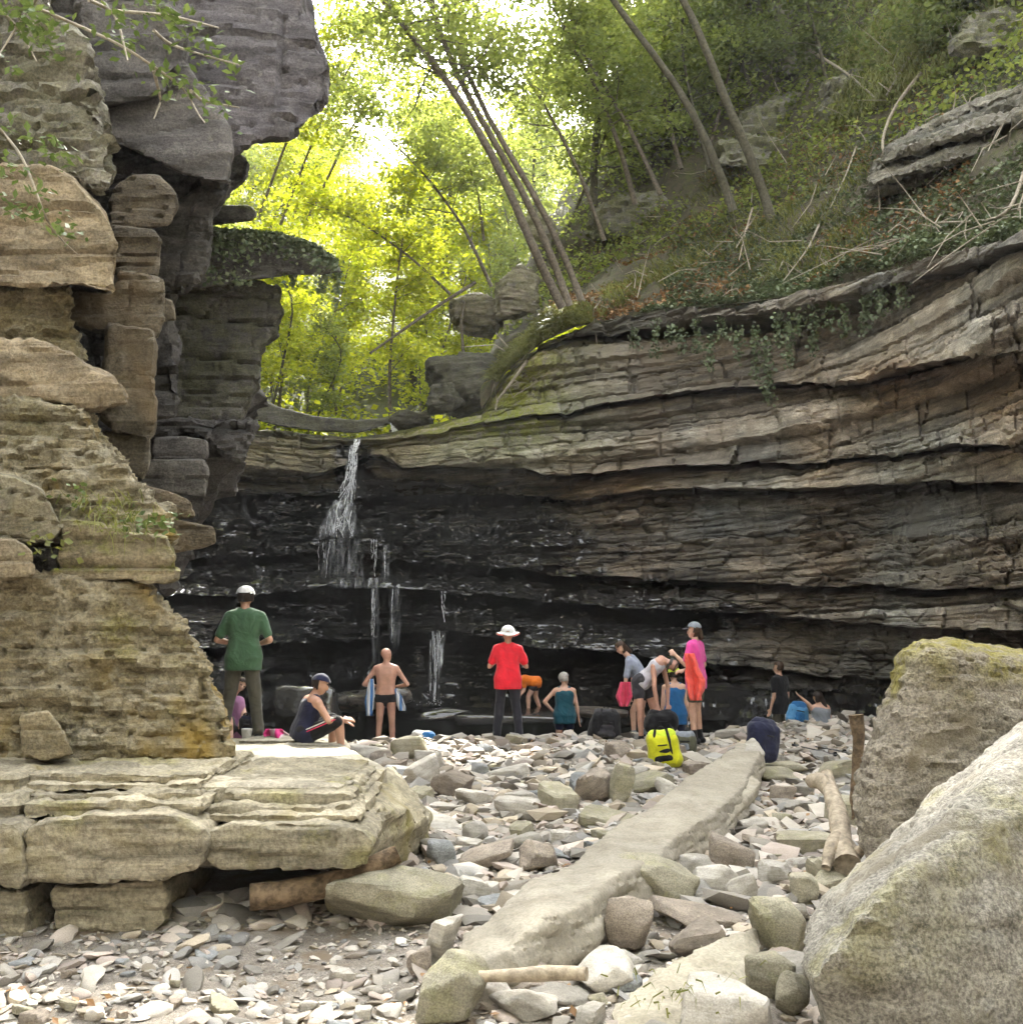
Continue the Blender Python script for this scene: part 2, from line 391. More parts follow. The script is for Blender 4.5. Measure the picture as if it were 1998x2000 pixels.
# ------------------------------------------------------------------ ground
def pl(pts):
    pts = sorted(pts); xs = np.array([p[0] for p in pts], float); ys = np.array([p[1] for p in pts], float)
    return lambda u: np.interp(u, xs, ys)
def crest(x): return 16.4 + 3.2 * sstep(2.2, 6.0, x) - 1.6 * sstep(-1.5, -4.5, x)
def gz(x, y):
    x = np.asarray(x, float); y = np.asarray(y, float)
    p = np.stack([x, y, 0 * x], -1).reshape(-1, 3)
    n1 = fbm(p / 1.7, 3, 3).reshape(x.shape); n2 = fbm(p / .45, 3, 8).reshape(x.shape)
    z = .07 * n1 + .025 * n2
    z = z + .10 * sstep(9, 15.5, y) - .05 * sstep(8, 4, y)
    z = z + .12 * sstep(3.2, 6.5, x) * sstep(3, 7, y)
    c = crest(x)
    z = z - .85 * sstep(c, c + 1.6, y)
    rise = np.maximum(0, -3.0 - y) * .62 + np.maximum(0, x - 9.5) * .9 * (y < 40) + np.maximum(0, -7.0 - x) * 1.0 * (y < 6)
    z = z + np.minimum(rise, 16 + 2 * n1) + (rise > 0) * .4 * n1
    return z
gx = np.concatenate([np.linspace(-400, -14, 18)[:-1], np.linspace(-14, -5, 30)[:-1], np.linspace(-5, 9, 120), np.linspace(9, 20, 30)[1:], np.linspace(20, 400, 16)[1:]])
gy = np.concatenate([np.linspace(-400, -20, 14)[:-1], np.linspace(-20, 2.5, 50)[:-1], np.linspace(2.5, 21, 150), np.linspace(21, 26, 12)[1:]])
X, Y = np.meshgrid(gx, gy)
Z = gz(X, Y)
def grid_faces(nr, nc):
    i = np.arange(nr * nc).reshape(nr, nc)
    return np.stack([i[:-1, :-1], i[:-1, 1:], i[1:, 1:], i[1:, :-1]], -1).reshape(-1, 4)
link('gravel_ground', mesh('gravel_ground', np.stack([X, Y, Z], -1).reshape(-1, 3), grid_faces(*X.shape), M['gravel']), kind='structure')

# pool
POOL = -0.32
V = np.array([[-9, 14.0, POOL], [9.5, 14.0, POOL], [9.5, 29, POOL], [-9, 29, POOL]])
link('pool_water', mesh('pool_water', V, np.array([[0, 1, 2, 3]]), M['water']), kind='structure')

# ------------------------------------------------------------------ the bedded cliff behind the pool and along the right bank
Yb = pl([(200, 23), (330, 24.5), (450, 26), (600, 27.5), (700, 27.9), (900, 27.2), (1100, 26), (1300, 24.6), (1500, 22.9), (1700, 20.4), (1850, 18.2), (1998, 16), (2200, 13.5), (2600, 10)])
L = {}
L['T'] = pl([(200, 838), (330, 838), (480, 838), (640, 850), (690, 856), (763, 843), (854, 826), (940, 800), (985, 730), (1060, 668), (1120, 640), (1298, 604), (1450, 592), (1600, 570), (1700, 548), (1850, 500), (1998, 458), (2600, 300)])
L['V'] = pl([(200, 842), (640, 856), (690, 861), (763, 850), (854, 833), (940, 806), (985, 738), (1060, 678), (1120, 652), (1200, 650), (1298, 655), (1443, 650), (1606, 640), (1697, 616), (1760, 570), (1850, 545), (1998, 497), (2600, 335)])
L['M'] = pl([(200, 862), (640, 872), (763, 858), (854, 846), (963, 824), (1108, 806), (1200, 786), (1300, 767), (1418, 754), (1540, 741), (1646, 752), (1733, 738), (1850, 712), (1998, 680), (2600, 560)])
L['N'] = pl([(200, 925), (399, 925), (600, 930), (676, 910), (690, 889), (745, 889), (785, 918), (908, 912), (1028, 918), (1064, 930), (1126, 928), (1217, 914), (1300, 908), (1420, 903), (1516, 899), (1624, 896), (1733, 890), (1860, 878), (1998, 870), (2600, 825)])
L['B'] = pl([(200, 965), (410, 962), (690, 968), (850, 962), (988, 968), (1144, 972), (1235, 957), (1352, 947), (1392, 957), (1461, 957), (1624, 950), (1915, 936), (1998, 932), (2600, 905)])
L['W'] = pl([(200, 1030), (420, 1030), (600, 1025), (690, 1046), (780, 1052), (1000, 1068), (1200, 1072), (1400, 1050), (1700, 1045), (1998, 1050), (2600, 1050)])
L['D'] = pl([(200, 1085), (400, 1090), (640, 1078), (774, 1092), (854, 1097), (1017, 1110), (1071, 1122), (1180, 1126), (1289, 1131), (1389, 1135), (1516, 1141), (1788, 1144), (1998, 1150), (2600, 1175)])
L['E'] = pl([(200, 1160), (500, 1165), (640, 1140), (774, 1150), (963, 1164), (1144, 1182), (1300, 1190), (1461, 1195), (1588, 1208), (1697, 1217), (1780, 1226), (1998, 1228), (2600, 1245)])
L['Fl'] = pl([(200, 1275), (500, 1262), (690, 1250), (774, 1240), (890, 1230), (963, 1244), (1035, 1262), (1195, 1277), (1407, 1298), (1516, 1309), (1624, 1322), (1726, 1326), (1998, 1340), (2600, 1365)])
L['H'] = pl([(200, 1335), (500, 1330), (700, 1345), (900, 1350), (1200, 1345), (1500, 1352), (2600, 1372)])
# stations from the rim down: (line, pixels below it, D at u = 250, 450, 620, 700, 900, 1100, 1300, 1500, 1750, 2000, 2600), rows to the next station, bed index
L['TT'] = lambda u: np.minimum(L['T'](u) + 24, L['V'](u) - 2)
DU = [250, 450, 620, 700, 900, 1100, 1300, 1500, 1750, 2000, 2600]
_d = lambda *v: list(v)
ST = [
 ('T', 0,  _d(.8, .7, .7, .9, 1.0, 1.2, 1.5, 1.6, 1.6, 1.6, 1.6), 14, 0),
 ('TT', 0, _d(.8, .7, .7, .9, 1.0, 1.2, 1.6, 1.7, 1.7, 1.7, 1.7), 5, 0),
 ('V', 0,  _d(.8, .7, .7, .9, 1.0, .5, -.7, -.8, .1, .5, .5), 6, 1),
 ('V', 8,  _d(.9, .8, .8, 1.0, 1.1, .9, .6, .7, .9, 1.1, 1.1), 42, 1),
 ('M', 0,  _d(1.0, .9, .9, 1.1, 1.3, 1.4, 1.4, 1.45, 1.7, 1.8, 1.8), 4, 1),
 ('M', 3,  _d(.9, .8, .8, 1.0, 1.0, .5, .3, .2, -.1, -.1, -.1), 5, 2),
 ('M', 13, _d(.9, .8, .8, 1.0, 1.2, 1.1, .9, .85, .3, .2, .2), 50, 2),
 ('N', 0,  _d(1.0, .9, .8, .9, 1.6, 1.7, 1.5, 1.5, 1.45, 1.45, 1.45), 4, 2),
 ('N', 3,  _d(-.2, -.4, -.4, -.8, -.9, -.8, -.3, -.1, .0, .1, .1), 6, 3),
 ('N', 14, _d(.4, .2, .1, -.5, -.5, -.2, .7, .9, 1.0, 1.0, 1.0), 22, 3),
 ('B', 0,  _d(.6, .45, .3, .0, .1, .6, 1.2, 1.3, 1.3, 1.3, 1.3), 4, 3),
 ('B', 3,  _d(-.3, -.4, -.5, -.8, -.8, -.8, -.5, -.3, -.3, -.2, -.2), 8, 4),
 ('B', 22, _d(.4, .3, .1, -.2, -.1, .0, .2, .35, .4, .5, .5), 40, 4),
 ('W', 0,  _d(1.3, 1.1, .9, .9, .7, .6, .7, .8, .85, .9, .9), 34, 5),
 ('D', 0,  _d(1.8, 1.5, 1.2, 1.1, 1.0, .9, .95, 1.15, 1.2, 1.2, 1.2), 4, 5),
 ('D', 3,  _d(.8, .5, .0, -.3, -.5, -.6, -.6, -.3, -.2, -.1, -.1), 7, 6),
 ('D', 17, _d(1.6, 1.3, .6, .3, .2, .1, .2, .5, .7, .8, .8), 30, 6),
 ('E', 0,  _d(2.9, 2.4, 1.5, 1.2, 1.1, .9, .9, 1.0, 1.1, 1.1, 1.1), 4, 6),
 ('E', 3,  _d(1.9, 1.4, .2, -.3, -.4, -.5, -.4, -.3, -.3, -.3, -.3), 8, 7),
 ('E', 22, _d(2.7, 2.2, .8, .2, .3, .3, .0, .0, .0, .0, .0), 44, 7),
 ('Fl', 0, _d(4.2, 3.6, 2.2, .9, 1.7, 1.4, .8, .6, .5, .5, .5), 4, 7),
 ('Fl', 3, _d(3.3, 2.8, 1.2, -.6, -.9, -.9, -.6, -.4, -.3, -.3, -.3), 8, 8),
 ('Fl', 24, _d(4.1, 3.5, 1.9, .0, -.4, -.3, .1, .2, .2, .2, .2), 34, 8),
 ('H', 0,  _d(5.0, 4.4, 2.6, .6, .2, .2, .3, .35, .35, .35, .35), 22, 8),
]
us = np.arange(200, 2401, 4.4); nc = len(us)
a_c, _ = AE(us, 1000 + 0 * us)
rowsY, rowsZ, rowsV, bed = [], [], [], []
stY, stZ, stV = [], [], []
for ln, off, D, nr, bi in ST:
    v = L[ln](us) + off
    lj = sum(map(ord, ln)); q1 = np.stack([us / 95, 0 * us + lj, 0 * us], -1)
    v = v + (3 * fbm(q1, 3, lj) + 7 * (_h(np.floor(us / 46 + 2 * fbm(q1 * .7, 2, lj)).astype(np.int64), np.zeros(len(us), np.int64) + lj, np.zeros(len(us), np.int64), 5) - .5)) * (ln not in ('T', 'V', 'TT'))
    y = Yb(us) - np.interp(us, DU, D)
    aa, ee = AE(us, v)
    stY.append(y); stZ.append(CAMZ + ee * y); stV.append(v)
stY.append(stY[-1] - .1); stZ.append(np.full(nc, -1.0)); stV.append(stV[-1] + 60)
for i, (ln, off, D, nr, bi) in enumerate(ST):
    for k in range(nr):
        t = k / nr
        rowsY.append(stY[i] * (1 - t) + stY[i + 1] * t); rowsZ.append(stZ[i] * (1 - t) + stZ[i + 1] * t)
        rowsV.append(stV[i] * (1 - t) + stV[i + 1] * t); bed.append(bi)
rowsY.append(stY[-1]); rowsZ.append(stZ[-1]); rowsV.append(stV[-1]); bed.append(8)
RY = np.array(rowsY); RZ = np.array(rowsZ); RV = np.array(rowsV); nr = len(RY); bed = np.array(bed)
UU = np.broadcast_to(us, RY.shape)
sarc = np.concatenate([[0], np.cumsum(np.hypot(np.diff(a_c * Yb(us)), np.diff(Yb(us))))])
SS = np.broadcast_to(sarc, RY.shape)
p3 = np.stack([SS, RZ, 0 * SS], -1).reshape(-1, 3)
def cells(th, wd, s):
    """masonry-like fracture cells along the beds"""
    h = p3[:, 1] + .22 * th * fbm(p3 / np.array([4 * wd, 4 * th, 1]), 3, s)
    r = np.floor(h / th); fr = h / th - r
    sh = _h(r.astype(np.int64), 0 * r.astype(np.int64), 0 * r.astype(np.int64), s + 1)
    w = wd * (.6 + .9 * _h(r.astype(np.int64), 0 * r.astype(np.int64), 1 + 0 * r.astype(np.int64), s + 2))
    q = p3[:, 0] / w + 5 * sh + .25 * fbm(p3 / np.array([wd, th * 2, 1]), 2, s + 6)
    c = np.floor(q); fc = q - c
    val = _h(r.astype(np.int64), c.astype(np.int64), 0 * r.astype(np.int64), s + 3)
    rowv = _h(r.astype(np.int64), 0 * r.astype(np.int64), 2 + 0 * r.astype(np.int64), s + 4)
    groove = (1 - sstep(0, .13, fr)) * .8 + (1 - sstep(0, .05, fc)) * .5
    return (.55 * rowv + .45 * val - .5), groove
Uf, Vf = UU.ravel(), RV.ravel()
shale = np.zeros(nr * nc); bedf = np.repeat(bed, nc)
amp_big = np.choose(bedf, [.24, .42, .42, .28, .2, .24, .24, .26, .2])
amp_fine = np.choose(bedf, [.18, .10, .10, .08, .22, .22, .22, .24, .2])
v0, g0_ = cells(.75, 2.6, 7); v1, g1 = cells(.5, 1.9, 11); massive = np.clip(.75 + 1.5 * fbm(p3 / np.array([2.6, .8, 1]), 3, 33), .12, 1.25); v2, g2 = cells(.16, .75, 23); v3, g3 = cells(.07, .4, 31)
amp_fine = amp_fine * massive
d = amp_big * (v0 * 1.3 - .5 * g0_) + amp_big * (v1 * 1.3 - .5 * g1) + amp_fine * (v2 * 1.2 - .5 * g2) + amp_fine * .5 * (v3 - .5 * g3)
d = d + .16 * fbm(p3 / 3.0, 3, 41) + .04 * fbm(p3 / .3, 4, 45)
wv, wg = worley(np.stack([p3[:, 0] / .8, p3[:, 1] / .33, 0 * p3[:, 0]], -1) + .3 * np.stack([fbm(p3, 2, 61), fbm(p3, 2, 62), 0 * p3[:, 0]], -1), 51)
d = d + amp_fine * 1.2 * (wv - .5) - amp_fine * .5 * (1 - sstep(0, .15, wg))
YY = RY.ravel() - d
ZZ = RZ.ravel() + .04 * fbm(p3 / .5 + 7, 3, 71)
XX = np.tile(a_c, nr) * YY
CV = np.stack([XX, YY, ZZ], -1)
# wet rock round the falls, and warmer or greyer beds
wet = sstep(905, 990, Vf + 20 * fbm(p3 / 1.5, 3, 82)) * (1 - sstep(1020, 1620, Uf + .9 * (1180 - Vf) + 260 * fbm(p3 / np.array([3.5, 1.2, 1]), 4, 81)))
wet = np.maximum(wet, sstep(1170, 1260, Vf) * (1 - sstep(1150, 1500, Uf + 150 * fbm(p3 / 2, 3, 85))) * .9)
wet = np.maximum(wet, (1 - sstep(15, 80, np.abs(Uf - 690 + 25 * fbm(p3 / .7, 3, 84)))) * sstep(835, 885, Vf) * .75)
wet = np.maximum(wet, sstep(1290, 1370, Vf) * .6)
wet = np.clip(wet + .25 * fbm(p3 / np.array([1.5, .3, 1]), 3, 83) * (wet > .02), 0, 1)
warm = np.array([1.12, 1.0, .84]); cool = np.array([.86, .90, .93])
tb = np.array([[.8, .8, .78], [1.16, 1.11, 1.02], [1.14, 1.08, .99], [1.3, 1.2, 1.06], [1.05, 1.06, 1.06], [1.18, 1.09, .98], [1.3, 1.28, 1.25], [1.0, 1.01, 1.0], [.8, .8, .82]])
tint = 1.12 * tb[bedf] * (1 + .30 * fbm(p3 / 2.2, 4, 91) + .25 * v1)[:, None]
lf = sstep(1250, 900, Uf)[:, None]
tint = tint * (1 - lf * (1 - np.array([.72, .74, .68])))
brown = (sstep(1560, 1800, Uf) * sstep(690, 740, Vf) * (1 - sstep(790, 860, Vf)))[:, None]
tint = tint * (1 - brown) + brown * np.array([1.0, .80, .60])
mossy = np.clip(sstep(870, 830, Vf) * sstep(700, 760, Uf) * (1 - sstep(1000, 1150, Uf)) * .7 + .35 * sstep(960, 840, Vf) * (1 - sstep(1000, 1300, Uf)), 0, 1)
tint = tint * (1 + .28 * np.sign(v0) * np.abs(v0 * 2) ** .5)[:, None] * (1 + .05 * np.stack([fbm(p3 / 1.7, 2, 95), 0 * v0, -fbm(p3 / 1.7, 2, 95)], -1) * 3)
cliff = empty('cliff_face', kind='structure')
names = ['rim_bed', 'upper_bed', 'caprock_bed', 'tan_bed', 'grey_shale_bed', 'brown_bed', 'pale_flaggy_bed', 'dark_bed', 'foot_bed']
GF = grid_faces(nr, nc); fb = bed[(np.arange(len(GF)) // (nc - 1))]
for b_ in range(9):
    f = GF[fb == b_]; use = np.unique(f); mp_ = np.zeros(nr * nc, int); mp_[use] = np.arange(len(use))
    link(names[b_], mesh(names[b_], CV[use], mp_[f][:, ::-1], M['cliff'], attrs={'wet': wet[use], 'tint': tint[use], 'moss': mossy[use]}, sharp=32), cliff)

# ------------------------------------------------------------------ vegetated slope above the cliff, hills beyond
R2 = pl([(700, 800), (850, 760), (960, 650), (1050, 590), (1200, 500), (1350, 420), (1500, 340), (1650, 250), (1800, 170), (1998, 90), (2600, -100)])
u2 = np.arange(940, 2601, 8.0)
rows = []
y0 = Yb(u2) - np.interp(u2, DU, ST[0][2])
rv = [(L['T'](u2), y0), (L['T'](u2) - 14, y0 + .15), (L['T'](u2) - 40, y0 + 1.0), (.5 * (L['T'](u2) + R2(u2)), Yb(u2) + 1.6), (R2(u2), Yb(u2) + 4), (R2(u2) - 160, Yb(u2) + 5.2), (R2(u2) - 420, Yb(u2) + 9), (R2(u2) - 900, Yb(u2) + 16)]
rr = np.linspace(0, len(rv) - 1, 110)
vs = np.stack([np.interp(rr, range(len(rv)), [r[0][i] for r in rv]) for i in range(len(u2))], 1)
ys = np.stack([np.interp(rr, range(len(rv)), [r[1][i] for r in rv]) for i in range(len(u2))], 1)
shift = np.interp(rr, [0, 3, 4, 5, 6, 7], [0, 0, 30, 90, 220, 420])
uw = u2[None, :] + shift[:, None] * (1 - sstep(1000, 2200, u2))[None, :]
aa, ee = AE(uw, vs)
SV = np.stack([aa * ys, ys, CAMZ + ee * ys], -1).reshape(-1, 3)
nn = fbm(SV / 1.3, 5, 101); ramp = np.repeat(sstep(0, 12, np.arange(len(rr))), len(u2))
SV = SV + np.array([-.3, -.5, .8]) * (.45 * ramp * nn)[:, None]
SLOPE_V, SLOPE_SHAPE = SV, vs.shape
link('slope_terrain', mesh('slope_terrain', SV, grid_faces(*vs.shape)[:, ::-1], M['soil']), kind='structure')

def hz(x, y):
    p = np.stack([x, y, 0 * x], -1).reshape(-1, 3)
    n = fbm(p / 9, 4, 111).reshape(x.shape)
    bx = -5.0 - .03 * (y - 28)
    z = 6.9 + .05 * (y - 27) + np.maximum(0, y - 37) * .56 + np.maximum(0, x - bx - 3.0) * .85 + np.maximum(0, bx - 3.2 - x) * 1.1
    return np.minimum(z, 60 + 5 * n) + 1.1 * n * sstep(30, 40, y) + .25 * fbm(p / 1.1, 3, 113).reshape(x.shape)
hx = np.concatenate([np.linspace(-400, -40, 10)[:-1], np.linspace(-40, 40, 130), np.linspace(40, 400, 10)[1:]]); hy = np.concatenate([np.linspace(28.2, 60, 70), np.linspace(60, 140, 40)[1:], np.linspace(140, 600, 8)[1:]])
X, Y = np.meshgrid(hx, hy)
link('forest_hill', mesh('forest_hill', np.stack([X, Y, hz(X, Y)], -1).reshape(-1, 3), grid_faces(*X.shape), M['forest_floor']), kind='structure')
# high ground behind the left cliff
X, Y = np.meshgrid(np.linspace(-60, -3.2, 70), np.linspace(9.5, 29, 60))
edge = -.36 * Y - 1.6
Z = np.where(X < edge, np.minimum((edge - X) * 9, 15) + np.maximum(0, edge - 2 - X) * .55, -1.0)
Z = Z + .6 * fbm(np.stack([X, Y, 0 * X], -1).reshape(-1, 3) / 2, 3, 121).reshape(X.shape)
link('gorge_rim_terrain', mesh('gorge_rim_terrain', np.stack([X, Y, Z], -1).reshape(-1, 3), grid_faces(*X.shape), M['soil']), kind='structure')
# ------------------------------------------------------------------ left cliff: separate blocks
K = 700 / 1930.0
def c1(*p): return [(x * K, y * K) for x, y in p]
def c4(*p): return [(x * K, 700 + y * K) for x, y in p]
def cb(*p): return [(x * K, 1300 + y * K) for x, y in p]
def prism(poly, Yf, T, tu=0.0, tv=0.0, shrink=.92, infl=1.0):
    """solid whose camera-side face follows a traced outline at real distance Yf (metres), T deep; tu, tv tilt the face (m per 1000 px)"""
    pts = np.array(poly, float); c = pts.mean(0); pts = c + (pts - c) * infl
    Yv = Yf + tu * (pts[:, 0] - c[0]) / 1000 + tv * (pts[:, 1] - c[1]) / 1000
    fr = P(pts[:, 0], pts[:, 1], Yv)
    q = c + (pts - c) * shrink
    bk = P(q[:, 0], q[:, 1], Yv + T)
    n = len(pts); V = np.concatenate([fr, bk])
    area = np.sum(pts[:, 0] * np.roll(pts[:, 1], -1) - np.roll(pts[:, 0], -1) * pts[:, 1])
    Fc = [list(range(n))[::-1], list(range(n, 2 * n))] + [[i, (i + 1) % n, n + (i + 1) % n, n + i] for i in range(n)]
    if area > 0: Fc = [f[::-1] for f in Fc]
    return V, Fc
def block(name, V, Fc, mat, seed, voxel=.04, sm=3, amp=.03, strata=None, cell=None, parent=None, tint=(1, 1, 1), tvar=.15, moss=0.0, mossfn=None, cull=None, **kw):
    cull = parent is not None if cull is None else cull
    V, Q = remesh(V, Fc, voxel)
    V = smooth_v(V, Q, 1)
    V = rockify(V, Q, seed, amp, strata, cell)
    N = normals(V, Q)
    if cull:                                    # sides bedded into the hill behind need no skin
        d_ = V - np.array([0, 0, CAMZ]); away = ((N * d_).sum(1) / np.linalg.norm(d_, axis=1)) > .4
        Q = Q[~away[Q].all(1)]; use = np.unique(Q); mp_ = np.zeros(len(V), int); mp_[use] = np.arange(len(use)); Q = mp_[Q]; V = V[use]; N = N[use]
    mo = np.full(len(V), moss) if mossfn is None else mossfn(V, N)
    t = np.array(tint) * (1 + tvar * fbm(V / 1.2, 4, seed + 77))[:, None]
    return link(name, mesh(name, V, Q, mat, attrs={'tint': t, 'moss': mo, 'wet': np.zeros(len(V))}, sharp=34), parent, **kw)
lc = empty('left_cliff', kind='structure')
T_ = M['tan']; R_ = M['rubble']; G_ = M['grey']
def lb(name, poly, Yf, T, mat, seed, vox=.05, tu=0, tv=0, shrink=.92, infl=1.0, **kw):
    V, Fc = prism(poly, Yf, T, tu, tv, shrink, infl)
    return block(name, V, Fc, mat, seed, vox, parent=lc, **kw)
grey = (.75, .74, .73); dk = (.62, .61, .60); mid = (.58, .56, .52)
up = lambda k: (lambda V, N: np.clip(k * sstep(-.1, .7, N[:, 2]) + k * .5 * sstep(0, .5, fbm(V / .6, 3, 5)), 0, 1))
# far masses, drawn from the back to the front
lb('rock_mass', [(-500, -400), (330, -400), (420, 150), (400, 560), (470, 690), (490, 800), (470, 900), (330, 1150), (-500, 1200)], 15.5, 3.0, G_, 201, .15, tint=dk, cell=(1.6, .35, 1.5), amp=.10, strata=(.9, .2, (.1, 0)))
lb('ivy_pillar', c1((1000, 1500), (1420, 1498), (1510, 1560), (1530, 1680), (1500, 1740), (1500, 1800), (1430, 1850), (1390, 1930)) + c4((1370, 150), (1290, 350), (830, 350), (830, 0)) + c1((940, 1700),), 14.6, 2.2, G_, 202, .05, tint=grey, strata=(.55, .12, (.1, 0)), cell=(.7, .10, 1.6), amp=.04, moss=.25)
lb('overhanging_ledge', c1((1000, 1330), (1130, 1225), (1400, 1245), (1540, 1265), (1700, 1315), (1800, 1390), (1855, 1470), (1700, 1478), (1560, 1480), (1430, 1498), (1300, 1520), (1000, 1560)), 14.2, 2.6, G_, 203, .04, tint=grey, amp=.03, strata=(.3, .05, (.1, 0)), mossfn=up(.9))
lb('rock_stub', c1((1080, 1100), (1350, 1108), (1392, 1150), (1360, 1190), (1120, 1215)), 14.6, 1.6, G_, 204, .04, tint=grey, amp=.03, mossfn=up(.8))
lb('rock_buttress', c1((900, 880), (1230, 800), (1285, 815), (1345, 885), (1325, 970), (1250, 1015), (1210, 1070), (1140, 1180), (900, 1200)), 14.3, 2.0, G_, 205, .05, tint=grey, cell=(.8, .1, 1.3), amp=.04)
lb('overhanging_boulder', c1((820, 190), (850, -150), (1640, -150), (1680, 40), (1730, 170), (1795, 330), (1805, 470), (1785, 580), (1700, 640), (1550, 738), (1400, 760), (1280, 805), (1210, 860), (1120, 700), (950, 500)), 12.6, 3.6, G_, 206, .07, tu=1.0, shrink=.85, tint=(.74, .71, .77), amp=.05, strata=(.5, .08, (-.35, 0)), cell=(1.9, .14, 2.0), sm=6)  # mauve tint puts the backlight veil into the rock colour
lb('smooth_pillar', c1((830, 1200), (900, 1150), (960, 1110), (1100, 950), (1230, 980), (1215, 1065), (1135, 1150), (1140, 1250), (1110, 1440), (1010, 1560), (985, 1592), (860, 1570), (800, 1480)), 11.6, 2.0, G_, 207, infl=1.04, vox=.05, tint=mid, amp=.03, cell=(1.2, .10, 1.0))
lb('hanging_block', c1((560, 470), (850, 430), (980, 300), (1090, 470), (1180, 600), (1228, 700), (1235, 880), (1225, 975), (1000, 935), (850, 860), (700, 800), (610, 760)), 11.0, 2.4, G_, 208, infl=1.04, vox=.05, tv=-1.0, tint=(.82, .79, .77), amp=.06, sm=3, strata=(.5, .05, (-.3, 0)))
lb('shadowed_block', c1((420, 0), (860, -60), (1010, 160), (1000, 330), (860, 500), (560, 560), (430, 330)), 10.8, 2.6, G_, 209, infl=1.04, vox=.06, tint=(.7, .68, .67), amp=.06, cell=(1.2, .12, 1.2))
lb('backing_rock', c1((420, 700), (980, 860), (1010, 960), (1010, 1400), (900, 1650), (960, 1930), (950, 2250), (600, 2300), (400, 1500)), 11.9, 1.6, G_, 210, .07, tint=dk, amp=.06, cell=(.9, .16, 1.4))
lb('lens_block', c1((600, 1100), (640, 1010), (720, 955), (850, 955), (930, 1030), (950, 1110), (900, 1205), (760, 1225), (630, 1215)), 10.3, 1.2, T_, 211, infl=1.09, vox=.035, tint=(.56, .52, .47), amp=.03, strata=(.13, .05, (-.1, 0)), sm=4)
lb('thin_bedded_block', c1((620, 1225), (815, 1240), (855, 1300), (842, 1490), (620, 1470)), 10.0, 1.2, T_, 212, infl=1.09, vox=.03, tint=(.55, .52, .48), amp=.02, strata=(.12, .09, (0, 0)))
lb('square_block', c1((340, 1560), (610, 1585), (640, 1470), (872, 1510), (862, 1700), (825, 1805), (700, 1795), (500, 1765), (370, 1710)), 9.4, 1.6, T_, 213, infl=1.09, vox=.035, tint=mid, amp=.02, cell=(.7, .07, 2.0))
lb('wedge_stone', c1((845, 1600), (930, 1625), (945, 1720), (850, 1735)), 10.2, .9, T_, 214, infl=1.09, vox=.03, tint=mid, amp=.02)
lb('shaggy_rock', c1((-900, -300), (240, -300), (260, 60), (450, 200), (500, 400), (540, 560), (590, 680), (612, 770), (565, 880), (620, 950), (560, 1040), (300, 960), (-900, 900)), 8.8, 2.6, G_, 215, .05, tv=-.6, tint=(1.15, 1.12, 1.0), amp=.05, cell=(.55, .12, 3.0), strata=(.3, .10, (.3, 0)), moss=.15)
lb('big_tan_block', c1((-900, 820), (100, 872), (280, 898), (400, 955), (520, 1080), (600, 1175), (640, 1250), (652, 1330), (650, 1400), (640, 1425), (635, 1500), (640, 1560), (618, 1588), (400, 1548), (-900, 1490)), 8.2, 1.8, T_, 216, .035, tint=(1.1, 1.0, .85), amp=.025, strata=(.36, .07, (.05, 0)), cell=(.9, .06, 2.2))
lb('rock_column', c1((600, 1760), (820, 1800)) + c4((830, 0), (830, 200), (820, 400), (800, 425), (640, 385), (560, 300)), 9.2, 1.4, T_, 217, infl=1.09, vox=.04, tint=mid, amp=.03, strata=(.6, .05, (0, 0)), cell=(.7, .06, .8))
lb('corner_stone', c4((560, 400), (800, 430), (805, 550), (772, 645), (720, 610), (620, 520)), 9.3, 1.2, T_, 218, infl=1.09, vox=.035, tint=mid, amp=.03)
lb('ledge_block', c1((-900, 1820), (60, 1830), (240, 1840), (400, 1900)) + c4((500, 55), (600, 100), (672, 190), (682, 235), (600, 255), (480, 275), (300, 225), (-900, 180)), 7.9, 1.4, T_, 219, .03, tint=(1.1, 1.0, .86), amp=.02, cell=(.8, .06, 3.0))
lb('shadowed_recess_rock', c1((-900, 1470), (380, 1540), (400, 1800), (480, 1930)) + c4((420, 100), (-900, 120),), 8.5, 1.2, R_, 220, .05, tint=(.75, .72, .62), amp=.04, cell=(.35, .14, 1.8), moss=.12)
lb('dark_wall', c4((800, 300), (1130, 350), (1380, 340), (1340, 520), (1270, 560), (1110, 420), (830, 420)), 13.8, 1.6, G_, 221, .045, tint=dk, amp=.05, cell=(.5, .14, 1.5))
lb('stacked_block', c4((835, 430), (1000, 425), (1112, 445), (1108, 535), (835, 545)), 13.2, 1.5, G_, 222, infl=1.09, vox=.04, tint=(1.0, .98, .94), amp=.03, strata=(.3, .05, (0, 0)))
lb('stacked_block', c4((770, 555), (1080, 545), (1105, 600), (1098, 740), (780, 700)), 12.8, 1.5, G_, 223, infl=1.09, vox=.04, tint=(1.0, .98, .92), amp=.03, strata=(.3, .06, (0, 0)))
lb('ledge_stone', c4((560, 640), (740, 680), (900, 720), (1020, 770), (1042, 850), (860, 860), (600, 820)), 10.4, 1.5, T_, 224, infl=1.09, vox=.035, tint=(.8, .72, .62), amp=.03, strata=(.2, .06, (0, 0)))
lb('ledge_stone', c4((780, 850), (1000, 880), (1150, 920), (1160, 985), (1100, 1010), (800, 1060)), 10.2, 1.5, T_, 225, infl=1.09, vox=.035, tint=(.7, .64, .56), amp=.03, strata=(.2, .06, (0, 0)))
lb('rubble_face', c4((-900, 150), (470, 265), (560, 440), (620, 500), (700, 610), (735, 700), (900, 830), (940, 980), (880, 1010), (-900, 1010)), 7.7, 1.8, R_, 226, .03, tv=-.5, tint=(.95, .93, .84), amp=.05, cell=(.30, .10, 2.2), strata=(.16, .05, (.1, 0)), mossfn=lambda V, N: np.clip(sstep(.1, .5, fbm(V / .5, 3, 6)) * .25, 0, 1))
